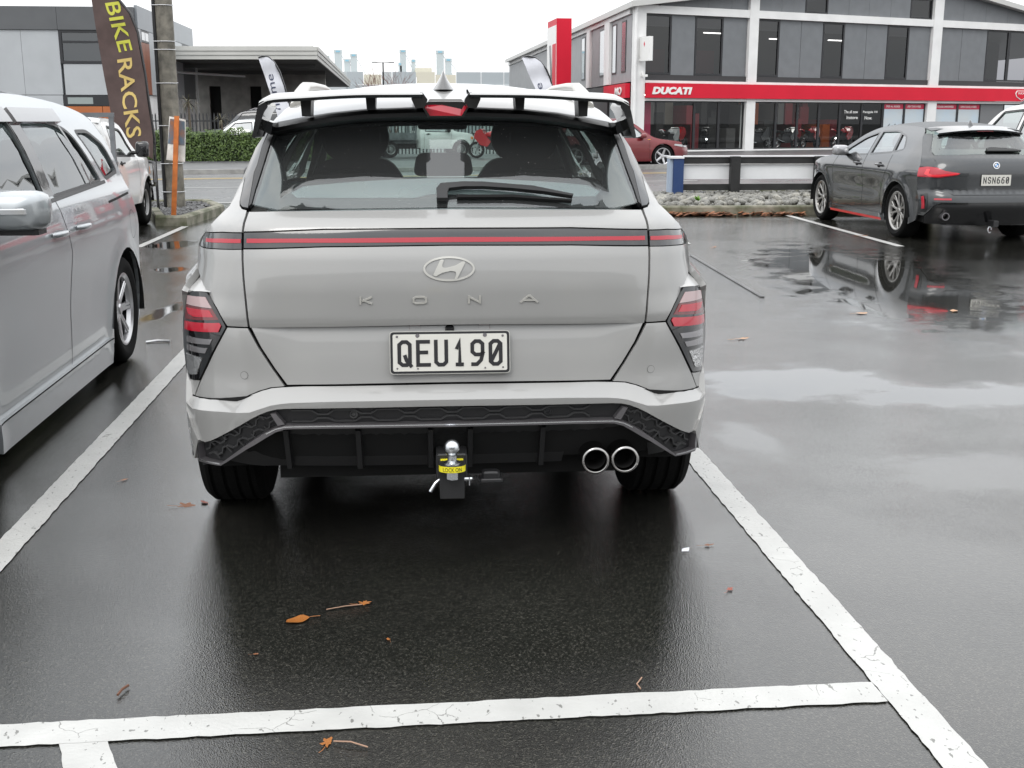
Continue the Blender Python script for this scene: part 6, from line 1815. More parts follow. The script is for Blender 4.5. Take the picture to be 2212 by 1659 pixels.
for a, b_ in ((1.5, 2.5), (3.7, 4.75), (6.6, 8.0), (12.4, 13.5)):
    w_ = swall('window', a, b_, 3.55, 5.85, .055, .075, M_frame)
    swall('pane', a+.12, b_-.12, 3.63, 5.77, .076, .08, mat('bright_pane', (.25, .28, .30), .03, metal=.0, coat=1.0), w_)
so_ = swall('sign_band', .35, 5.6, 2.39, 3.03, .08, .3, M_redsign)
text_obj('sign_lettering', 'MO', 1.5, .36, frameM(sidep(2.6, 2.53, .31), (-sd.x, -sd.y, 0), (0, 0, 1)), M_signw, so_, .03, bold=.03)
swall('lower_wall', 6.0, 51, -.1, 3.05, -.3, .02, M_wdark)
swall('lower_wall', .4, 5.6, -.1, .5, -.3, .02, M_wwhite)
wd = swall('shop_window', .5, 5.5, .5, 2.36, -.1, .0, M_gloss)
MB().tube([(-.12, -.30, 0), (-.12, -.30, 6.2), (-.05, -.35, 6.45)], .075, 10).build('downpipe', M_wwhite, sb, smooth=50)
# projecting box sign and camera on the corner column
bs = bx('box_sign', (.10, -1.05, 3.95), (.28, -.28, 4.98), M_signw, sb)
bx('box_sign_edge', (.285, -1.05, 3.95), (.30, -.28, 4.98), M_satin, bs)
MB().prism([(-.65, 4.78), (-.60, 4.66), (-.65, 4.54), (-.70, 4.66)], .095, .099, lambda a, b, h: (h, a, b)).build('sign_mark', M_redsign, bs)
for z in (4.1, 4.8): bx('sign_bracket', (.15, -.28, z), (.22, -.22, z+.08), M_frame, bs)
cm = MB().bbox((.24, -.62, 3.28), (.34, -.32, 3.38), .01).build('security_camera', M_signw, sb)
bx('camera_mount', (.25, -.30, 3.3), (.33, -.225, 3.48), M_signw, cm)
# red pylon on the side street
py_ = thing('red_pylon', 'tall red pylon sign beside the showroom side wall', 'sign', (7.8, 60.2, .0), R(3))
bx('pylon_body', (0, 0, 0), (.76, 2.6, 6.42), M_redsign, py_)
pf = bx('pylon_face', (-.03, .05, 2.4), (-.001, 2.6, 6.1), M_signw, py_)
bx('pylon_stripe', (-.045, .05, .3), (-.031, 1.0, 5.2), M_redsign, py_)
for k in range(3):
    MB().prism([(.9+k*.18, 3.2), (1.0+k*.18, 3.2), (1.6+k*.18, 5.2), (1.5+k*.18, 5.2)], .046, .05, lambda a, b, h: (-h, a, b)).build('pylon_mark', M_gloss, py_)

# motorcycles in the window
cb = Matrix.Rotation(bz_ang, 4, 'Z'); cb.translation = Vector((10.29, 52.61, .02))
bikes = []
def bike_at(x, y, ang, fair, label, name='motorcycle'):
    p = cb @ Vector((x, y, 0))
    return make_bike(name, label, fair, (p.x, p.y, p.z), bz_ang+R(ang), 'motorcycles in the showroom window')
bike_at(2.3, 1.0, -62, M_bwhite, 'white motorcycle in the leftmost showroom window')
bike_at(4.9, 1.4, -40, M_bblack, 'dark motorcycle beside the white one in the leftmost showroom bay')
bike_at(3.6, 2.8, -75, M_bred, 'red motorcycle behind the white one in the leftmost showroom bay')
bike_at(7.2, 1.2, -95, M_bblack, 'dark motorcycle just right of the second white column')
bike_at(9.0, 1.0, -80, M_bblack, 'dark motorcycle in the middle of the second showroom bay')
bike_at(11.1, 1.5, -70, M_bred, 'red motorcycle under the window lettering, left one')
bike_at(12.9, 1.2, -75, M_bred, 'red motorcycle under the window lettering, right one')

# ================================================================== grey office building on the left
M_lgrey = mat('pale_grey_panel', (.42, .44, .455), .45, var=.05, vscale=1.2)
M_dgrey = mat('charcoal_panel', (.10, .105, .11), .45, var=.08, vscale=1.2)
M_mgrey = mat('mid_grey_panel', (.26, .28, .30), .4, var=.05, vscale=1)
M_orange = mat('terracotta_panel', (.42, .13, .04), .5, var=.1, vscale=1.5)
M_brown = mat('rust_brown_panel', (.25, .085, .045), .45, var=.1, vscale=1.5)
G_off = glass('office_glass', (.20, .23, .24), r0=.12, gain=.7)
ob_dir = Vector((-17.5+11.03, 53.62-51.48)).normalized()
ang = math.atan2(-ob_dir.y, -ob_dir.x)          # local +x points right along the front, so the front runs to -x
of = thing('office_building', 'two-storey grey panelled office block with orange and brown accents', 'building', (-11.03, 51.48, 0), 0.0)
def fpan(name, s0, s1, z0, z1, m, y0=-.05, y1=.15): return bx(name, (-s1+.012, y0, z0+.006), (-s0, y1, z1-.006), m, of)
bx('core', (-20, .16, 0), (-.02, 12.0, 5.9), M_dgrey, of)
for a, b_ in ((-.0, 3.1), (3.1, 6.4), (6.4, 9.6), (9.6, 14), (14, 20)): fpan('parapet_panel', a, b_, 5.07, 6.0, M_dgrey, -.12)
fpan('wall_panel', 0, 1.0, 2.46, 5.07, M_lgrey); fpan('wall_panel', 1.0, 3.0, 2.46, 3.72, M_lgrey)
fpan('wall_panel', 3.1, 4.62, 2.46, 5.07, M_lgrey); fpan('wall_panel', 4.62, 6.02, 2.46, 5.07, M_lgrey)
for a, b_ in ((3.12, 4.62), (4.62, 6.02)): fpan('wall_panel', a, b_, 0, 2.45, M_lgrey)
pane('window', -3.08, -1.0, 3.73, 5.06, .0, G_off, of, .10, M_frame, .08)
bx('window_transom', (-2.97, -.06, 4.55), (-1.11, -.015, 4.64), M_frame, of)
lwn = fpan('window_band', 1.2, 3.11, 2.01, 2.45, M_frame)
bx('pane', (-2.93, -.06, 2.09), (-1.9, -.051, 2.36), mat('frosted_pane', (.25, .29, .28), .15, coat=1), lwn)
fpan('wall_panel', 1.55, 3.11, .9, 2.0, M_orange); fpan('wall_panel', 0, 1.54, .9, 2.0, M_orange)
fpan('wall_panel', 0, 3.11, 0, .89, M_wdark)
for k in range(7): bx('screen_fin', (-6.35-k*.22, -.30, .8 if k % 2 else 2.6), (-6.25-k*.22, -.02, 5.0), M_dgrey, of)
fpan('wall_panel', 6.1, 9.6, 0, 5.06, M_wdark, .0)
# return face
def rpan(name, y0, y1, z0, z1, m, x0=-.02, x1=.10): return bx(name, (x0, y0, z0+.006), (x1, y1-.012, z1-.006), m, of)
yy = [.16, 3.4, 6.6, 10.0, 13.3]
for a, b_ in zip(yy, yy[1:]): rpan('parapet_panel', a, b_, 5.17, 6.1, M_mgrey)
rpan('wall_panel', .16, .62, 2.5, 5.16, M_lgrey)
rw_ = rpan('window', .63, 2.2, 4.66, 5.16, M_frame)
for k in range(2): rpan('pane', .75+k*.72, 1.4+k*.72, 4.74, 5.08, mat('bright_pane', (.25, .28, .30), .03), x0=.1005, x1=.104).parent = rw_
rpan('wall_panel', .63, 1.40, 2.5, 4.65, M_brown); rpan('wall_panel', 1.41, 2.2, 2.5, 4.65, M_brown)
rpan('wall_panel', 2.21, 4.4, 2.5, 5.16, M_lgrey); rpan('wall_panel', 4.41, 7.2, 2.5, 5.16, M_lgrey); rpan('wall_panel', 7.21, 10.0, 2.5, 5.16, M_lgrey)
rpan('wall_panel', 10.01, 13.3, 2.5, 5.16, M_dgrey)
rpan('lower_wall', .16, 13.3, 0, 2.49, M_wwhite, -.02, .0)
MB().tube([(.18, 13.35, 0), (.18, 13.35, 4.7), (.05, 13.35, 5.2)], .06, 8).build('downpipe', M_wwhite, of, smooth=50)
MB().bbox((.02, .5, 2.1), (.16, .75, 2.25), .02).build('security_camera', M_signw, of)

# ================================================================== warehouse with a deep canopy
wh = thing('warehouse', 'pale warehouse with a deep dark-soffited loading canopy', 'building', (0, 0, 0))
mb = MB()
cn = [(-14, 57.6), (-3.95, 56.7), (-4.5, 104), (-14, 104)]
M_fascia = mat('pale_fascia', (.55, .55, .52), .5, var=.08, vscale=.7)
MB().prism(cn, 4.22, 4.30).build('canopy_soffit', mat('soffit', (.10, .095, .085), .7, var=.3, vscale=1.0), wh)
for k in range(3):
    z0 = 4.2+k*.19
    MB().prism([(-14, 57.52-.04*k), (-3.92, 56.62-.04*k), (-3.92, 56.72), (-14, 57.62)], z0, z0+.182).build('fascia_board', M_fascia, wh)
    MB().prism([(-3.92+.04*k, 56.73), (-4.47+.04*k, 104), (-4.55, 104), (-4.0, 56.73)], z0, z0+.182).build('fascia_board', M_fascia, wh)
MB().prism([(-14, 57.7), (-4.1, 56.8), (-4.6, 104), (-14, 104)], 4.72, 4.80).build('canopy_roof', M_fascia, wh)
M_block = mat('painted_blockwork', (.42, .41, .38), .8, var=.25, vscale=2.0, bump=.4, bscale=8)
dk_ = mat('dark_opening', (.02, .02, .02), .9)
segs = [(-19.0, -14.6), (-13.9, -12.0), (-11.3, -9.5), (-8.8, -4.8)]
for a, b_ in segs: bx('wall', (a, 76, 0), (b_, 76.4, 4.22), M_block, wh)
for (a, b_), (c_, d_) in zip(segs, segs[1:]):
    bx('doorway', (b_, 76.3, 0), (c_, 76.5, 3.5), dk_, wh); bx('lintel', (b_, 76, 3.5), (c_, 76.4, 4.22), M_block, wh)
for y in (62, 70): bx('canopy_beam', (-14, y, 4.02), (-4.4, y+.15, 4.21), mat('steel_beam', (.12, .12, .115), .6), wh)
MB().tube([(-11.5, 58.4, 3.7), (-8.5, 66, 3.75)], .06, 8).build('overhead_pipe', M_wwhite, wh, smooth=50)

# ================================================================== far factory
fb = thing('far_factory', 'long low factory of cream and blue-grey panels with roof ducts', 'building', (0, 0, 0))
M_cream = mat('cream_panel', (.66, .63, .52), .6); M_bgrey = mat('blue_grey_panel', (.42, .46, .48), .6); M_bgrey2 = mat('pale_grey_wall', (.50, .53, .54), .6)
xs_ = [-12.6, -10.6, -8.9, -7.0, -5.2, -3.6, -1.9, -.9, 1.4, 3.2, 5.2, 7.6, 9.8, 12.5, 16, 20]
for i, (a, b_) in enumerate(zip(xs_, xs_[1:])):
    m_ = (M_bgrey, M_cream, M_bgrey2)[(i*7+2) % 3] if a < 3 else (M_bgrey if a > 4 else M_cream)
    bx('wall_panel', (a, 114.5, 4.75), (b_-.06, 114.8, 5.92-(.25 if i % 4 == 1 else 0)), m_, fb)
    bx('wall_panel', (a, 114.3, 0), (b_-.06, 114.8, 4.70), M_bgrey2 if i % 2 else M_bgrey, fb)
for i, (a, b_) in enumerate(((-32, -27), (-27, -22), (-22, -17), (-17, -12.7))):
    bx('wall_panel', (a, 114.5, 0), (b_-.06, 114.8, 4.9), M_cream if i % 2 else M_bgrey2, fb)
bx('roof', (-32, 114.8, 0), (20, 150, 4.7), M_bgrey2, fb)
M_duct = mat('galvanised_duct', (.52, .57, .58), .45, metal=.3); M_ducb = mat('blue_cap', (.25, .50, .62), .5)
for x, zt_, w_ in ((-7.25, 7.5, .28), (-6.1, 8.05, .34), (-5.25, 7.2, .28), (-4.6, 7.7, .3), (.15, 8.1, .30), (1.15, 7.2, .2), (3.75, 8.05, .35), (4.55, 7.3, .3), (-.15, 6.9, .16)):
    d_ = bx('roof_duct', (x-w_, 117, 4.6), (x+w_, 117+2*w_, zt_-.3), M_duct, fb)
    bx('duct_cap', (x-w_*1.12, 117-.03, zt_-.3), (x+w_*1.12, 117+2*w_+.03, zt_), M_duct, d_)
    bx('duct_mark', (x-w_*.6, 117-.06, zt_-.22), (x+w_*.6, 117-.04, zt_-.08), M_ducb, d_)
    MB().tube([(x+w_, 117.2, zt_-.5), (x+w_+.9, 117.2, 5.6)], .03, 5).build('duct_brace', M_duct, d_)
bx('roof_hut', (1.3, 116, 5.6), (2.9, 118, 6.35), M_cream, fb)
# street lamp
sl_ = thing('street_lamp', 'slim twin-arm street lamp in front of the far factory', 'street lamp', (-1.35, 88.0, 0))
MB().tube([(0, 0, 0), (0, 0, 5.55)], [.07, .05], 8).build('pole', M_frame, sl_, smooth=50)
for sg in (-1, 1):
    a_ = MB().tube([(0, 0, 5.50), (sg*.75, 0, 5.56)], .025, 6).build('arm', M_frame, sl_)
    MB().bbox((sg*.62-.2, -.09, 5.52), (sg*.62+.2, .09, 5.58), .01).build('lamp_head', M_frame, sl_)

# ================================================================== palisade fence
pf_ = thing('palisade_fence', 'dark steel palisade fence across the warehouse yard', 'fence', (0, 0, .02))
M_pal = mat('palisade_steel', (.035, .037, .04), .5, metal=.3)
for k in range(3):
    pass
n_p = 118
me_p = MB().prism([(-.028, 0), (.028, 0), (.028, 1.62), (0, 1.72), (-.028, 1.62)], -.01, .01, lambda a, b, h: (a, h, b)).mesh('pale')
me_p.materials.append(M_pal)
for k in range(n_p):
    o_ = bpy.data.objects.new('pale', me_p); COL.objects.link(o_); o_.parent = pf_; o_.location = (-10.4+k*.15, 50.6, 0)
for z in (.35, 1.35): MB().box((-10.5, 50.62, z), (7.4, 50.66, z+.05)).build('rail', M_pal, pf_)
for k in range(7): MB().box((-10.45+k*2.9, 50.62, 0), (-10.37+k*2.9, 50.70, 1.65)).build('post', M_pal, pf_)
# ================================================================== street furniture and flags near the lot
def cloth_map(y0, amp, fx, fz):
    def f(x, z): return (x, y0+amp*(math.sin(x*fx+z*1.3)+.6*math.sin(z*fz-x*4)), z)
    return f
# brown feather flag
ff = thing('feather_flag', 'tall brown feather flag with yellow lettering behind the white ute', 'flag', (0, 0, 0))
M_brown_f = mat('brown_flag_cloth', (.085, .055, .050), .75, var=.15, vscale=8)
fL = [(-4.561, 3.813), (-4.535, 3.499), (-4.455, 3.118), (-4.392, 2.403), (-4.331, 1.826), (-4.293, 1.44), (-4.20, 1.20), (-3.996, 1.003), (-3.73, .853)]
fR = [(-3.709, 1.158), (-3.754, 1.694), (-3.78, 2.091), (-3.845, 2.673), (-3.932, 2.93), (-4.076, 3.122), (-4.252, 3.375), (-4.42, 3.65)]
cm1 = cloth_map(18.05, .012, 16, 9)
panel('cloth', fL+fR, cm1, M_brown_f, ff, (0, -1, 0), res=.06, rim=.003)
pole_line = [(-3.715, .05), (-3.720, .853)]+fR+[(-4.561, 3.83)]
MB().tube([(x+.012, 18.065, z) for x, z in pole_line], .022, 8).build('flag_pole', M_gloss, ff, smooth=60)
MB().lathe([(0, .02), (.16, .02), (.18, 0)], 16, Matrix.Translation((-3.715, 18.065, .09))).build('flag_base', M_gloss, ff)
def lay_text(name, s, o, ex, ey, w, h, m, parent, fm, bold=.012, off=.006):
    """lettering laid on cloth: o lower left, ex along the line, ey up the letters (2-D vectors in x-z)"""
    me = text_mesh(s, 1, 0, bold=bold)
    xs = [v.co.x for v in me.vertices]; ys = [v.co.y for v in me.vertices]
    for v in me.vertices:
        u = (v.co.x-min(xs))/(max(xs)-min(xs))*w; q = (v.co.y-min(ys))/(max(ys)-min(ys))*h
        a = o[0]+ex[0]*u+ey[0]*q; b = o[1]+ex[1]*u+ey[1]*q
        p = fm(a, b); v.co = Vector((p[0], p[1]-off, p[2]))
    return link(name, me, m, parent)
ex = Vector((.146, -.685)).normalized(); ey = Vector((-ex.y, ex.x))
ey = Vector((.97, .15)).normalized()
lay_text('flag_lettering', 'BIKE', (-4.262, 3.075), Vector((.148, -.69)).normalized(), ey, .70, .20, mat('lime_print', (.55, .55, .07), .7), ff, cm1)
lay_text('flag_lettering', 'RACKS', (-4.150, 2.285), Vector((.060, -1.13)).normalized(), ey, 1.13, .215, mat('gold_print', (.62, .46, .16), .7), ff, cm1)

# white feather flags at the driveway
M_white_f = mat('white_flag_cloth', (.72, .73, .78), .7)
M_navy = mat('navy_print', (.05, .06, .11), .6)
def white_flag(label, pts, tp, pole):
    t = thing('feather_flag', label, 'flag', (0, 0, 0), group='white feather flags at the driveway')
    fm = cloth_map(20.6, .022, 22, 14)
    panel('cloth', pts, fm, M_white_f, t, (0, -1, 0), res=.045, rim=.003)
    MB().tube([(x, 20.61, z) for x, z in pole], .016, 8).build('flag_pole', M_gloss, t, smooth=60)
    (ox_, oz_), ex_, ey_, w_, h_ = tp
    lay_text('flag_lettering', 'home', (ox_, oz_), Vector(ex_).normalized(), Vector(ey_).normalized(), w_, h_, M_navy, t, fm, .0, .008)
    MB().lathe([(0, .03), (.20, .03), (.22, 0)], 16, Matrix.Translation((pole[0][0], 20.61, 0))).build('flag_base', M_gloss, t)
    return t
wlp = [(-2.409, 2.45), (-2.346, 2.473), (-2.239, 2.458), (-2.15, 2.383), (-2.064, 2.224), (-1.996, 1.996), (-1.944, 1.767), (-1.914, 1.536), (-1.885, 1.05), (-1.99, 1.0), (-2.08, 1.25), (-2.127, 1.497), (-2.194, 1.743), (-2.302, 2.094), (-2.376, 2.337)]
white_flag('white feather flag in front of the warehouse canopy', wlp, ((-2.07, 1.60), (-.18, 1), (-1, -.12), .60, .12), [(-1.87, .02), (-1.875, 1.05), (-1.914, 1.536), (-1.944, 1.767), (-1.996, 1.996), (-2.064, 2.224), (-2.15, 2.383), (-2.239, 2.465), (-2.346, 2.482), (-2.409, 2.455)])
wrp = [(2.064, 2.47), (2.169, 2.494), (2.289, 2.472), (2.394, 2.403), (2.492, 2.279), (2.557, 2.125), (2.599, 1.969), (2.66, 1.60), (2.68, 1.0), (2.56, .95), (2.47, 1.40), (2.415, 1.577), (2.299, 1.968), (2.169, 2.24)]
white_flag('white feather flag in front of the red pylon', wrp, ((2.56, 1.48), (-.26, 1), (-1, -.2), .60, .12), [(2.70, .02), (2.69, 1.0), (2.67, 1.60), (2.607, 1.969), (2.565, 2.125), (2.498, 2.279), (2.40, 2.403), (2.289, 2.482), (2.169, 2.502), (2.064, 2.475)])

# concrete power pole with a strapped conduit
pp = thing('power_pole', 'weathered concrete power pole with a black conduit strapped on', 'pole', (-3.54, 18.6, .05))
M_pole = mat('weathered_concrete', (.20, .185, .155), .85, var=.45, vscale=7, var2=(.10, .095, .08), bump=.4, bscale=60)
def oct_(r): return [(r*math.cos(math.pi/8+k*math.pi/4)*1.05, r*math.sin(math.pi/8+k*math.pi/4)*.9) for k in range(8)]
mb = MB()
for r_, z in ((.138, 0), (.102, 9.0)): mb.v += [(x, y, z) for x, y in oct_(r_)]
mb.f += [(k, (k+1) % 8, 8+(k+1) % 8, 8+k) for k in range(8)]+[tuple(range(8, 16))]
mb.build('shaft', M_pole, pp)
MB().tube([(-.155, -.04, 0), (-.125, -.04, 8.5)], .028, 8).build('conduit', M_blackp, pp, smooth=50)
for z in (3.05, 2.53, 2.41, 1.92, 1.29, .72, .29, 3.7):
    r_ = .138-.004*z+.004
    P = [(-.19+.004*z, -.06, z), (-.15, -.085, z)]+[(r_*1.0*math.cos(t), -r_*.92*math.sin(t), z) for t in (2.2, 1.9, 1.57, 1.2, .9, .4)]+[(r_+.01, .0, z+.008)]
    MB().tube(P, .006, 5).build('strap', M_alloy, pp)
# orange stake with the back of an old sign
st_ = thing('orange_stake', 'leaning orange timber stake carrying a rusty sign', 'stake', (0, 0, 0))
M_or = mat('orange_timber', (.50, .14, .025), .6, var=.25, vscale=10)
def stake_m(a, b, h):
    return (-3.262+.112*b/1.39+a, 16.90+h+.10*b/1.4, .09+b)
MB().prism([(-.032, 0), (.032, 0), (.032, 1.39), (-.032, 1.39)], -.02, .02, stake_m).build('stake', M_or, st_)
M_sgb = mat('old_sign_blue', (.09, .13, .17), .6, var=.5, vscale=9, var2=(.30, .13, .06))
M_sgw = mat('old_sign_white', (.70, .69, .65), .6, var=.25, vscale=6)
so2 = panel('sign_board', [(-3.346, .875), (-3.084, .845), (-3.045, 1.43), (-3.26, 1.475)], lambda x, z: (x, 17.06+.02*math.sin(x*20+z*5), z), M_sgw, st_, (0, -1, 0), res=.08, rim=.004)
panel('sign_face', [(-3.31, 1.10), (-3.08, 1.075), (-3.06, 1.405), (-3.25, 1.445)], lambda x, z: (x, 17.052+.02*math.sin(x*20+z*5), z), M_sgb, st_, (0, -1, 0), res=.08, rim=.002)
# rail fence with white boards
rf = thing('rail_fence', 'low black rail fence backed by white boards on the stone bed', 'fence', (0, 0, .085))
M_rail = mat('black_stained_timber', (.018, .018, .018), .6, var=.4, vscale=5, bump=.3, bscale=30)
M_board = mat('white_board', (.74, .75, .76), .45, var=.06, vscale=3)
for k in range(5):
    x = 6.0+k*1.58
    MB().bbox((x-.085, 20.86, -.02), (x+.085, 21.02, .70), .008).build('post', M_rail, rf)
for (x0, x1) in ((5.07, 7.57), (7.58, 10.7), (10.71, 13)):
    for z0, z1 in ((.565, .68), (.085, .200)):
        MB().bbox((x0, 21.03, z0), (x1, 21.08, z1), .006).build('rail', M_rail, rf)
    MB().box((x0, 21.085, .285), (x1, 21.105, .548)).build('board', M_board, rf)
    MB().box((x0, 21.00, .688), (x1, 21.10, .712)).build('capping', M_board, rf)
MB().box((5.07, 21.085, -.04), (5.92, 21.105, .068)).build('board', M_board, rf)
bxs = thing('sign_box', 'navy blue end box of a sign at the end of the rail fence', 'box', (0, 0, .085))
MB().box((4.86, 20.92, -.005), (5.05, 21.12, .66)).build('front', mat('navy_paint', (.012, .035, .12), .5, var=.4, vscale=20, var2=(.02, .05, .14)), bxs)
MB().box((4.80, 20.96, -.005), (4.858, 21.20, .66)).build('side', mat('pale_blue_paint', (.35, .42, .52), .5), bxs)
MB().box((4.79, 20.90, .662), (5.05, 21.20, .70)).build('cap', M_board, bxs)

# hedge across the road
def leaf_cloud(name, n, fn, size, m, parent, seed=1):
    rr = random.Random(seed); mb = MB()
    for _ in range(n):
        p, nn = fn(rr)
        nn = (Vector(nn)+Vector((rr.uniform(-.8, .8), rr.uniform(-.8, .8), rr.uniform(-.5, .9)))).normalized()
        a = nn.orthogonal().normalized(); a.rotate(Matrix.Rotation(rr.uniform(0, 6.3), 3, nn)); b = nn.cross(a)
        s = size*rr.uniform(.6, 1.3); p = Vector(p)
        k = len(mb.v)
        mb.v += [tuple(p-a*s), tuple(p+b*s*.45), tuple(p+a*s), tuple(p-b*s*.45)]
        mb.f.append((k, k+1, k+2, k+3))
    return mb.build(name, m, parent, fix=False)
def leaf_mat(name, c1, c2):
    if name in MATS: return MATS[name]
    m, nt, b, o = nodes_of(name)
    n, l = nt.nodes, nt.links
    oi = n.new('ShaderNodeTexCoord'); nz = n.new('ShaderNodeTexNoise'); nz.inputs['Scale'].default_value = 9; nz.inputs['Detail'].default_value = 6
    l.new(oi.outputs['Object'], nz.inputs['Vector'])
    r = n.new('ShaderNodeValToRGB'); r.color_ramp.elements[0].position = .35; r.color_ramp.elements[1].position = .65
    r.color_ramp.elements[0].color = (*c1, 1); r.color_ramp.elements[1].color = (*c2, 1)
    l.new(nz.outputs['Fac'], r.inputs['Fac']); l.new(r.outputs['Color'], b.inputs['Base Color'])
    b.inputs['Roughness'].default_value = .55
    MATS[name] = m
    return m
hd_ = thing('hedge', 'clipped green hedge along the far footpath', 'hedge', (0, 0, .10))
M_leaf = leaf_mat('hedge_leaf', (.030, .060, .012), (.10, .16, .030))
HX0, HX1, HY0, HY1, HZ = -16.0, -2.2, 39.5, 40.9, .93
def hedge_pt(rr):
    t = rr.random(); x = rr.uniform(HX0, HX1)
    wob = .05*math.sin(x*3.1)+.05*math.sin(x*7.7)+.04*math.sin(x*17.3)
    if t < .55: return (x, HY0+.02+wob*.7+rr.uniform(-.06, .12), rr.uniform(.02, HZ)), (0, -1, .2)
    if t < .92: return (x, rr.uniform(HY0, HY1), HZ+wob+rr.uniform(-.08, .06)), (0, -.2, 1)
    return (HX1+rr.uniform(-.1, .05), rr.uniform(HY0, HY1), rr.uniform(.02, HZ)), (1, 0, 0)
leaf_cloud('foliage', 26000, hedge_pt, .045, M_leaf, hd_, 5)
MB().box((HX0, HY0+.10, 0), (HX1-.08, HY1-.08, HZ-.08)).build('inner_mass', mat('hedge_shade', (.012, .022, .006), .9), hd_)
# dry cabbage palms behind the hedge
def dry_palm(x, y, h, label, n=46, sp=.55):
    t = thing('cabbage_palm', label, 'plant', (x, y, .1), group='dry cabbage palms behind the hedge')
    MB().tube([(0, 0, 0), (.03, 0, h*.5), (0, 0, h)], [.05, .04, .035], 7).build('trunk', mat('dry_trunk', (.10, .08, .06), .9), t)
    rr = random.Random(int(x*31)); mb = MB()
    for _ in range(n):
        a = rr.uniform(0, 6.28); e = rr.uniform(-.9, 1.2); L_ = sp*rr.uniform(.6, 1)
        d = Vector((math.cos(a)*math.cos(e), math.sin(a)*math.cos(e), math.sin(e)))
        p0 = Vector((0, 0, h)); p1 = p0+d*L_*.6; p2 = p0+d*L_+Vector((0, 0, -.25*L_))
        s = d.cross(Vector((0, 0, 1))); s = s.normalized()*.012 if s.length > 1e-3 else Vector((.012, 0, 0))
        k = len(mb.v); mb.v += [tuple(p0-s), tuple(p0+s), tuple(p1+s), tuple(p1-s), tuple(p2)]
        mb.f += [(k, k+1, k+2, k+3), (k+3, k+2, k+4)]
    mb.build('crown', mat('dry_palm_leaf', (.13, .12, .08), .8, var=.4, vscale=6), t, fix=False)
    return t
dry_palm(-7.3, 41.6, 1.95, 'taller dry cabbage palm beside the power pole, behind the hedge')
dry_palm(-6.25, 41.8, 1.35, 'shorter dry cabbage palm behind the hedge by the silver sedan', 36, .45)
dry_palm(-8.6, 41.8, .95, 'low dry cabbage palm behind the hedge, left of the power pole', 30, .4)
# bare shrub far off
bs_ = thing('bare_shrub', 'bare reddish twiggy shrub in front of the far factory', 'shrub', (-.9, 82, 0))
rr = random.Random(4); mb = MB()
def twig(p, d, L_, r_, dep):
    q = p+d*L_
    mb.tube([p, q], [r_, r_*.6], 4, cap=False)
    if dep == 0: return
    for _ in range(3):
        nd = (d+Vector((rr.uniform(-.6, .6), rr.uniform(-.6, .6), rr.uniform(-.1, .5)))).normalized()
        twig(p.lerp(q, rr.uniform(.5, 1)), nd, L_*.72, r_*.6, dep-1)
for k in range(5): twig(Vector((rr.uniform(-.6, .9), 0, 0)), Vector((rr.uniform(-.3, .3), 0, 1)).normalized(), 2.0, .04, 4)
mb.build('branches', mat('red_twig', (.16, .07, .05), .8), bs_, fix=False)

# workshop behind the viewer, added unseen to give paint and glass something to reflect
wk = thing('backdrop', 'pale workshop with roller doors and yellow bollards, added unseen for reflections', 'building', (0, -15, 0))
bx('wall', (-16, -8, 0), (16, 0, 4.6), mat('backdrop_wall', (.45, .44, .41), .7, var=.1, vscale=.5), wk)
for k in range(4):
    bx('roller_door', (-12+k*6.4, .001, 0), (-8+k*6.4, .05, 3.4), mat('roller_grey', (.16, .165, .17), .5), wk)
    MB().tube([(-7.4+k*6.4, .9, 0), (-7.4+k*6.4, .9, 1.1)], .09, 10).build('bollard', mat('bollard_yellow', (.6, .42, .03), .5), wk, smooth=50)
bx('fascia', (-16, .051, 3.9), (16, .15, 4.7), mat('backdrop_fascia', (.10, .11, .13), .5), wk)

# ================================================================== litter
LEAF_M = [mat('leaf_orange', (.36, .13, .025), .45, var=.5, vscale=30, var2=(.14, .05, .015)), mat('leaf_brown', (.22, .085, .035), .5, var=.4, vscale=30), mat('leaf_red', (.30, .06, .03), .5, var=.4, vscale=30), mat('leaf_pale', (.45, .25, .13), .5, var=.3, vscale=30)]
def leaf_mesh(seed, kind):
    rr = random.Random(seed); pts = []
    if kind == 'oval':
        for k in range(18):
            t = 2*math.pi*k/18; r_ = 1+.10*math.sin(5*t)+rr.uniform(-.05, .05); pts.append((math.cos(t)*r_, math.sin(t)*.62*r_*(1-.15*math.cos(t))))
    else:
        n = 5
        for k in range(n*4):
            t = 2*math.pi*k/(n*4)+rr.uniform(-.1, .1); r_ = (.95, .80, .52, .74)[(k+k//7) % 4]*rr.uniform(.6, 1.25); pts.append((math.cos(t)*r_, math.sin(t)*r_*.62))
    c1, c2 = rr.uniform(-.25, .25), rr.uniform(.0, .35)
    z = lambda x, y: c1*x*y+c2*(x*x+y*y)*.5
    vs = [(0, 0, .04)]+[(x*.5, y*.5, .05+z(x*.5, y*.5)) for x, y in pts]+[(x, y, .03+z(x, y)) for x, y in pts]
    n = len(pts); fs = [(0, 1+k, 1+(k+1) % n) for k in range(n)]+[(1+k, 1+n+k, 1+n+(k+1) % n, 1+(k+1) % n) for k in range(n)]
    m_ = MB().add(vs, fs)
    m_.tube([(-.9, 0, .08), (-1.5, .1, .06), (-2.0, .3, .05)], .035, 4)
    return m_.mesh('fallen_leaf', fix=False)
LMESH = [leaf_mesh(k, 'oval' if k % 3 == 0 else 'lobed') for k in range(9)]
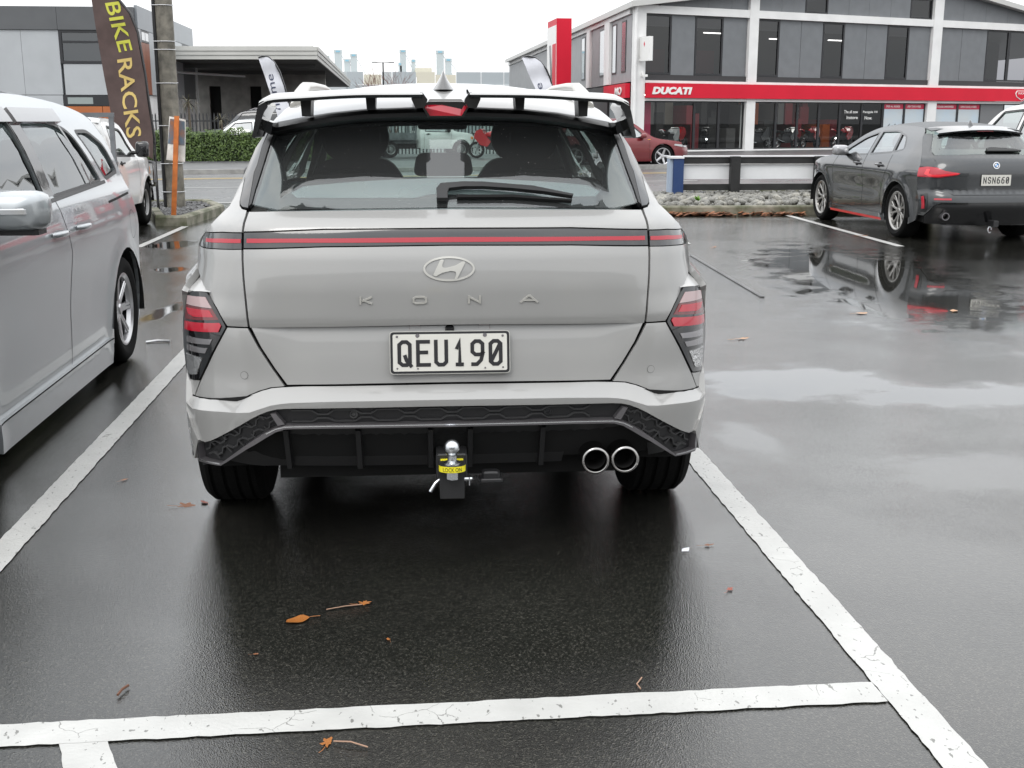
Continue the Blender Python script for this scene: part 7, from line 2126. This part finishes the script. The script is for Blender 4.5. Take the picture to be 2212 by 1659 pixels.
def leaf(x, y, s, m, rz, label, mesh=None, tilt=0.0, name='fallen_leaf'):
    me = (LMESH[mesh if mesh is not None else int(abs(x*97+y*31)) % 9]).copy(); me.materials.clear(); me.materials.append(m)
    o = bpy.data.objects.new(name, me); COL.objects.link(o)
    o.location = (x, y, .004); o.scale = (s, s, s*.7); o.rotation_euler = (tilt, 0, rz)
    return tag(o, label, 'leaf', 'fallen leaves on the wet asphalt')
leaf(-.335, 3.17, .034, LEAF_M[0], .5+math.pi, 'golden-orange oval leaf lying in the SUV shadow', 0)
leaf(-.145, 3.275, .022, LEAF_M[0], .3, 'small curled orange leaf right of the golden oval leaf', 1, .3)
leaf(-.205, 2.48, .026, LEAF_M[0], 1.4, 'orange lobed leaf just below the near white line', 4, .2)
leaf(-.84, 4.25, .036, LEAF_M[1], .2, 'crumpled brown leaf by the left rear tyre', 4, .3)
leaf(-.78, 4.28, .026, LEAF_M[2], 2.2, 'small reddish leaf touching the crumpled brown one by the left tyre', 5, .2)
leaf(.98, 3.28, .020, LEAF_M[2], 1.0, 'reddish leaf between the SUV shadow and the right bay line', 7)
leaf(1.01, 3.66, .020, LEAF_M[1], .2, 'thin brown leaf near the right bay line behind the right tyre', 8)
leaf(2.22, 7.4, .055, LEAF_M[3], .4, 'pale tan leaf on the open asphalt right of the tail light', 1)
leaf(3.41, 8.33, .045, LEAF_M[3], .1, 'pale leaf at the edge of the large puddle', 3)
leaf(4.16, 8.39, .045, LEAF_M[3], 1.1, 'pale leaf on the right side of the large puddle', 6)
leaf(5.74, 14.15, .06, LEAF_M[0], .2, 'orange leaf behind the dark hatchback rear wheel', 2)
leaf(-.43, 2.96, .009, LEAF_M[1], .2, 'tiny brown leaf scrap nearest the near white line', 5)
leaf(-.07, 3.02, .011, LEAF_M[0], 2.0, 'tiny orange leaf scrap below the curled orange leaf', 7)
leaf(-1.15, 4.6, .018, LEAF_M[0], 1.0, 'orange scrap of leaf beside the left bay line', 4)
leaf(3.52, 13.0, .05, LEAF_M[0], 1.0, 'orange leaf far off beyond the large puddle', 8)
def twig_obj(pts, r_, m, label, cat='twig'):
    o = MB().tube(pts, r_, 6).build('twig', m, smooth=50); return tag(o, label, cat, 'twigs on the wet asphalt')
M_tw = mat('brown_twig', (.13, .055, .03), .6); M_tw2 = mat('pale_stalk', (.36, .22, .15), .6)
twig_obj([(-.745, 2.75, .008), (-.74, 2.775, .010), (-.73, 2.80, .008)], .0035, M_tw, 'short dark twig in the lower left of the bay')
twig_obj([(-.255, 3.235, .006), (-.20, 3.25, .008), (-.15, 3.262, .006)], .0014, M_tw2, 'thin pale stalk pointing at the curled orange leaf')
twig_obj([(-.19, 2.475, .008), (-.15, 2.462, .012), (-.11, 2.445, .006)], .0018, M_tw2, 'pale stalk below the near white line')
twig_obj([(.575, 2.665, .006), (.57, 2.69, .007), (.59, 2.725, .006)], .0018, M_tw2, 'curved pale stalk just above the near white line')
twig_obj([(-1.70, 7.62, .008), (-1.63, 7.65, .012), (-1.55, 7.64, .008)], .008, mat('foil_scrap', (.75, .75, .76), .3, metal=.6), 'bright scrap of foil beside the people carrier rear wheel', 'litter')
tag(MB().add([(.905, 3.605, .006), (.928, 3.60, .008), (.934, 3.615, .016), (.917, 3.625, .008), (.91, 3.615, .012)], [(0, 1, 2, 4), (4, 2, 3)]).build('plastic_scrap', M_white_f, fix=False), 'small white scrap of plastic at the shadow edge by the right tyre', 'litter')
# leaf litter along the right-hand kerb
rr = random.Random(21); mb = MB()
for _ in range(420):
    x = rr.uniform(3.9, 6.1)*1.0; 
    if rr.random() < .35: x = rr.uniform(3.9, 4.9)
    y = 17.58-.032*(x-4)-abs(rr.gauss(0, .10))-.02
    s = rr.uniform(.025, .07); a = rr.uniform(0, 6.3); z = rr.uniform(.004, .05)
    tl_ = rr.uniform(-.6, .6)
    P = [(math.cos(a+k*1.257)*s*rr.uniform(.5, 1.1), math.sin(a+k*1.257)*s*rr.uniform(.5, 1.1)) for k in range(5)]
    k0 = len(mb.v); mb.v += [(x+px, y+py, z+px*tl_) for px, py in P]; mb.f.append(tuple(range(k0, k0+5)))
lt = mb.build('leaf_litter', mat('litter_brown', (.30, .11, .045), .6, var=.6, vscale=12, var2=(.12, .05, .02)), fix=False); lt['kind'] = 'stuff'; lt['label'] = 'drift of rust-coloured leaves along the kerb of the stone bed'; lt['category'] = 'leaves'
# moss and a weed at the kerb
def tuft(x, y, z, n, s, m, label):
    rr = random.Random(int(x*100)); mb = MB()
    for _ in range(n):
        a = rr.uniform(0, 6.28); e = rr.uniform(.3, 1.3); L_ = s*rr.uniform(.5, 1)
        d = Vector((math.cos(a)*math.cos(e), math.sin(a)*math.cos(e), math.sin(e))); sd_ = Vector((-math.sin(a), math.cos(a), 0))*s*.16
        k = len(mb.v); mb.v += [(0, 0, 0), tuple(d*L_*.5+sd_), tuple(d*L_), tuple(d*L_*.5-sd_)]; mb.f.append((k, k+1, k+2, k+3))
    o = mb.build('weed', m, fix=False); o.location = (x, y, z); return tag(o, label, 'plant')
tuft(4.75, 18.7, .12, 50, .13, leaf_mat('weed_leaf', (.10, .22, .03), (.20, .36, .06)), 'bright green weed among the stones near the fence end')
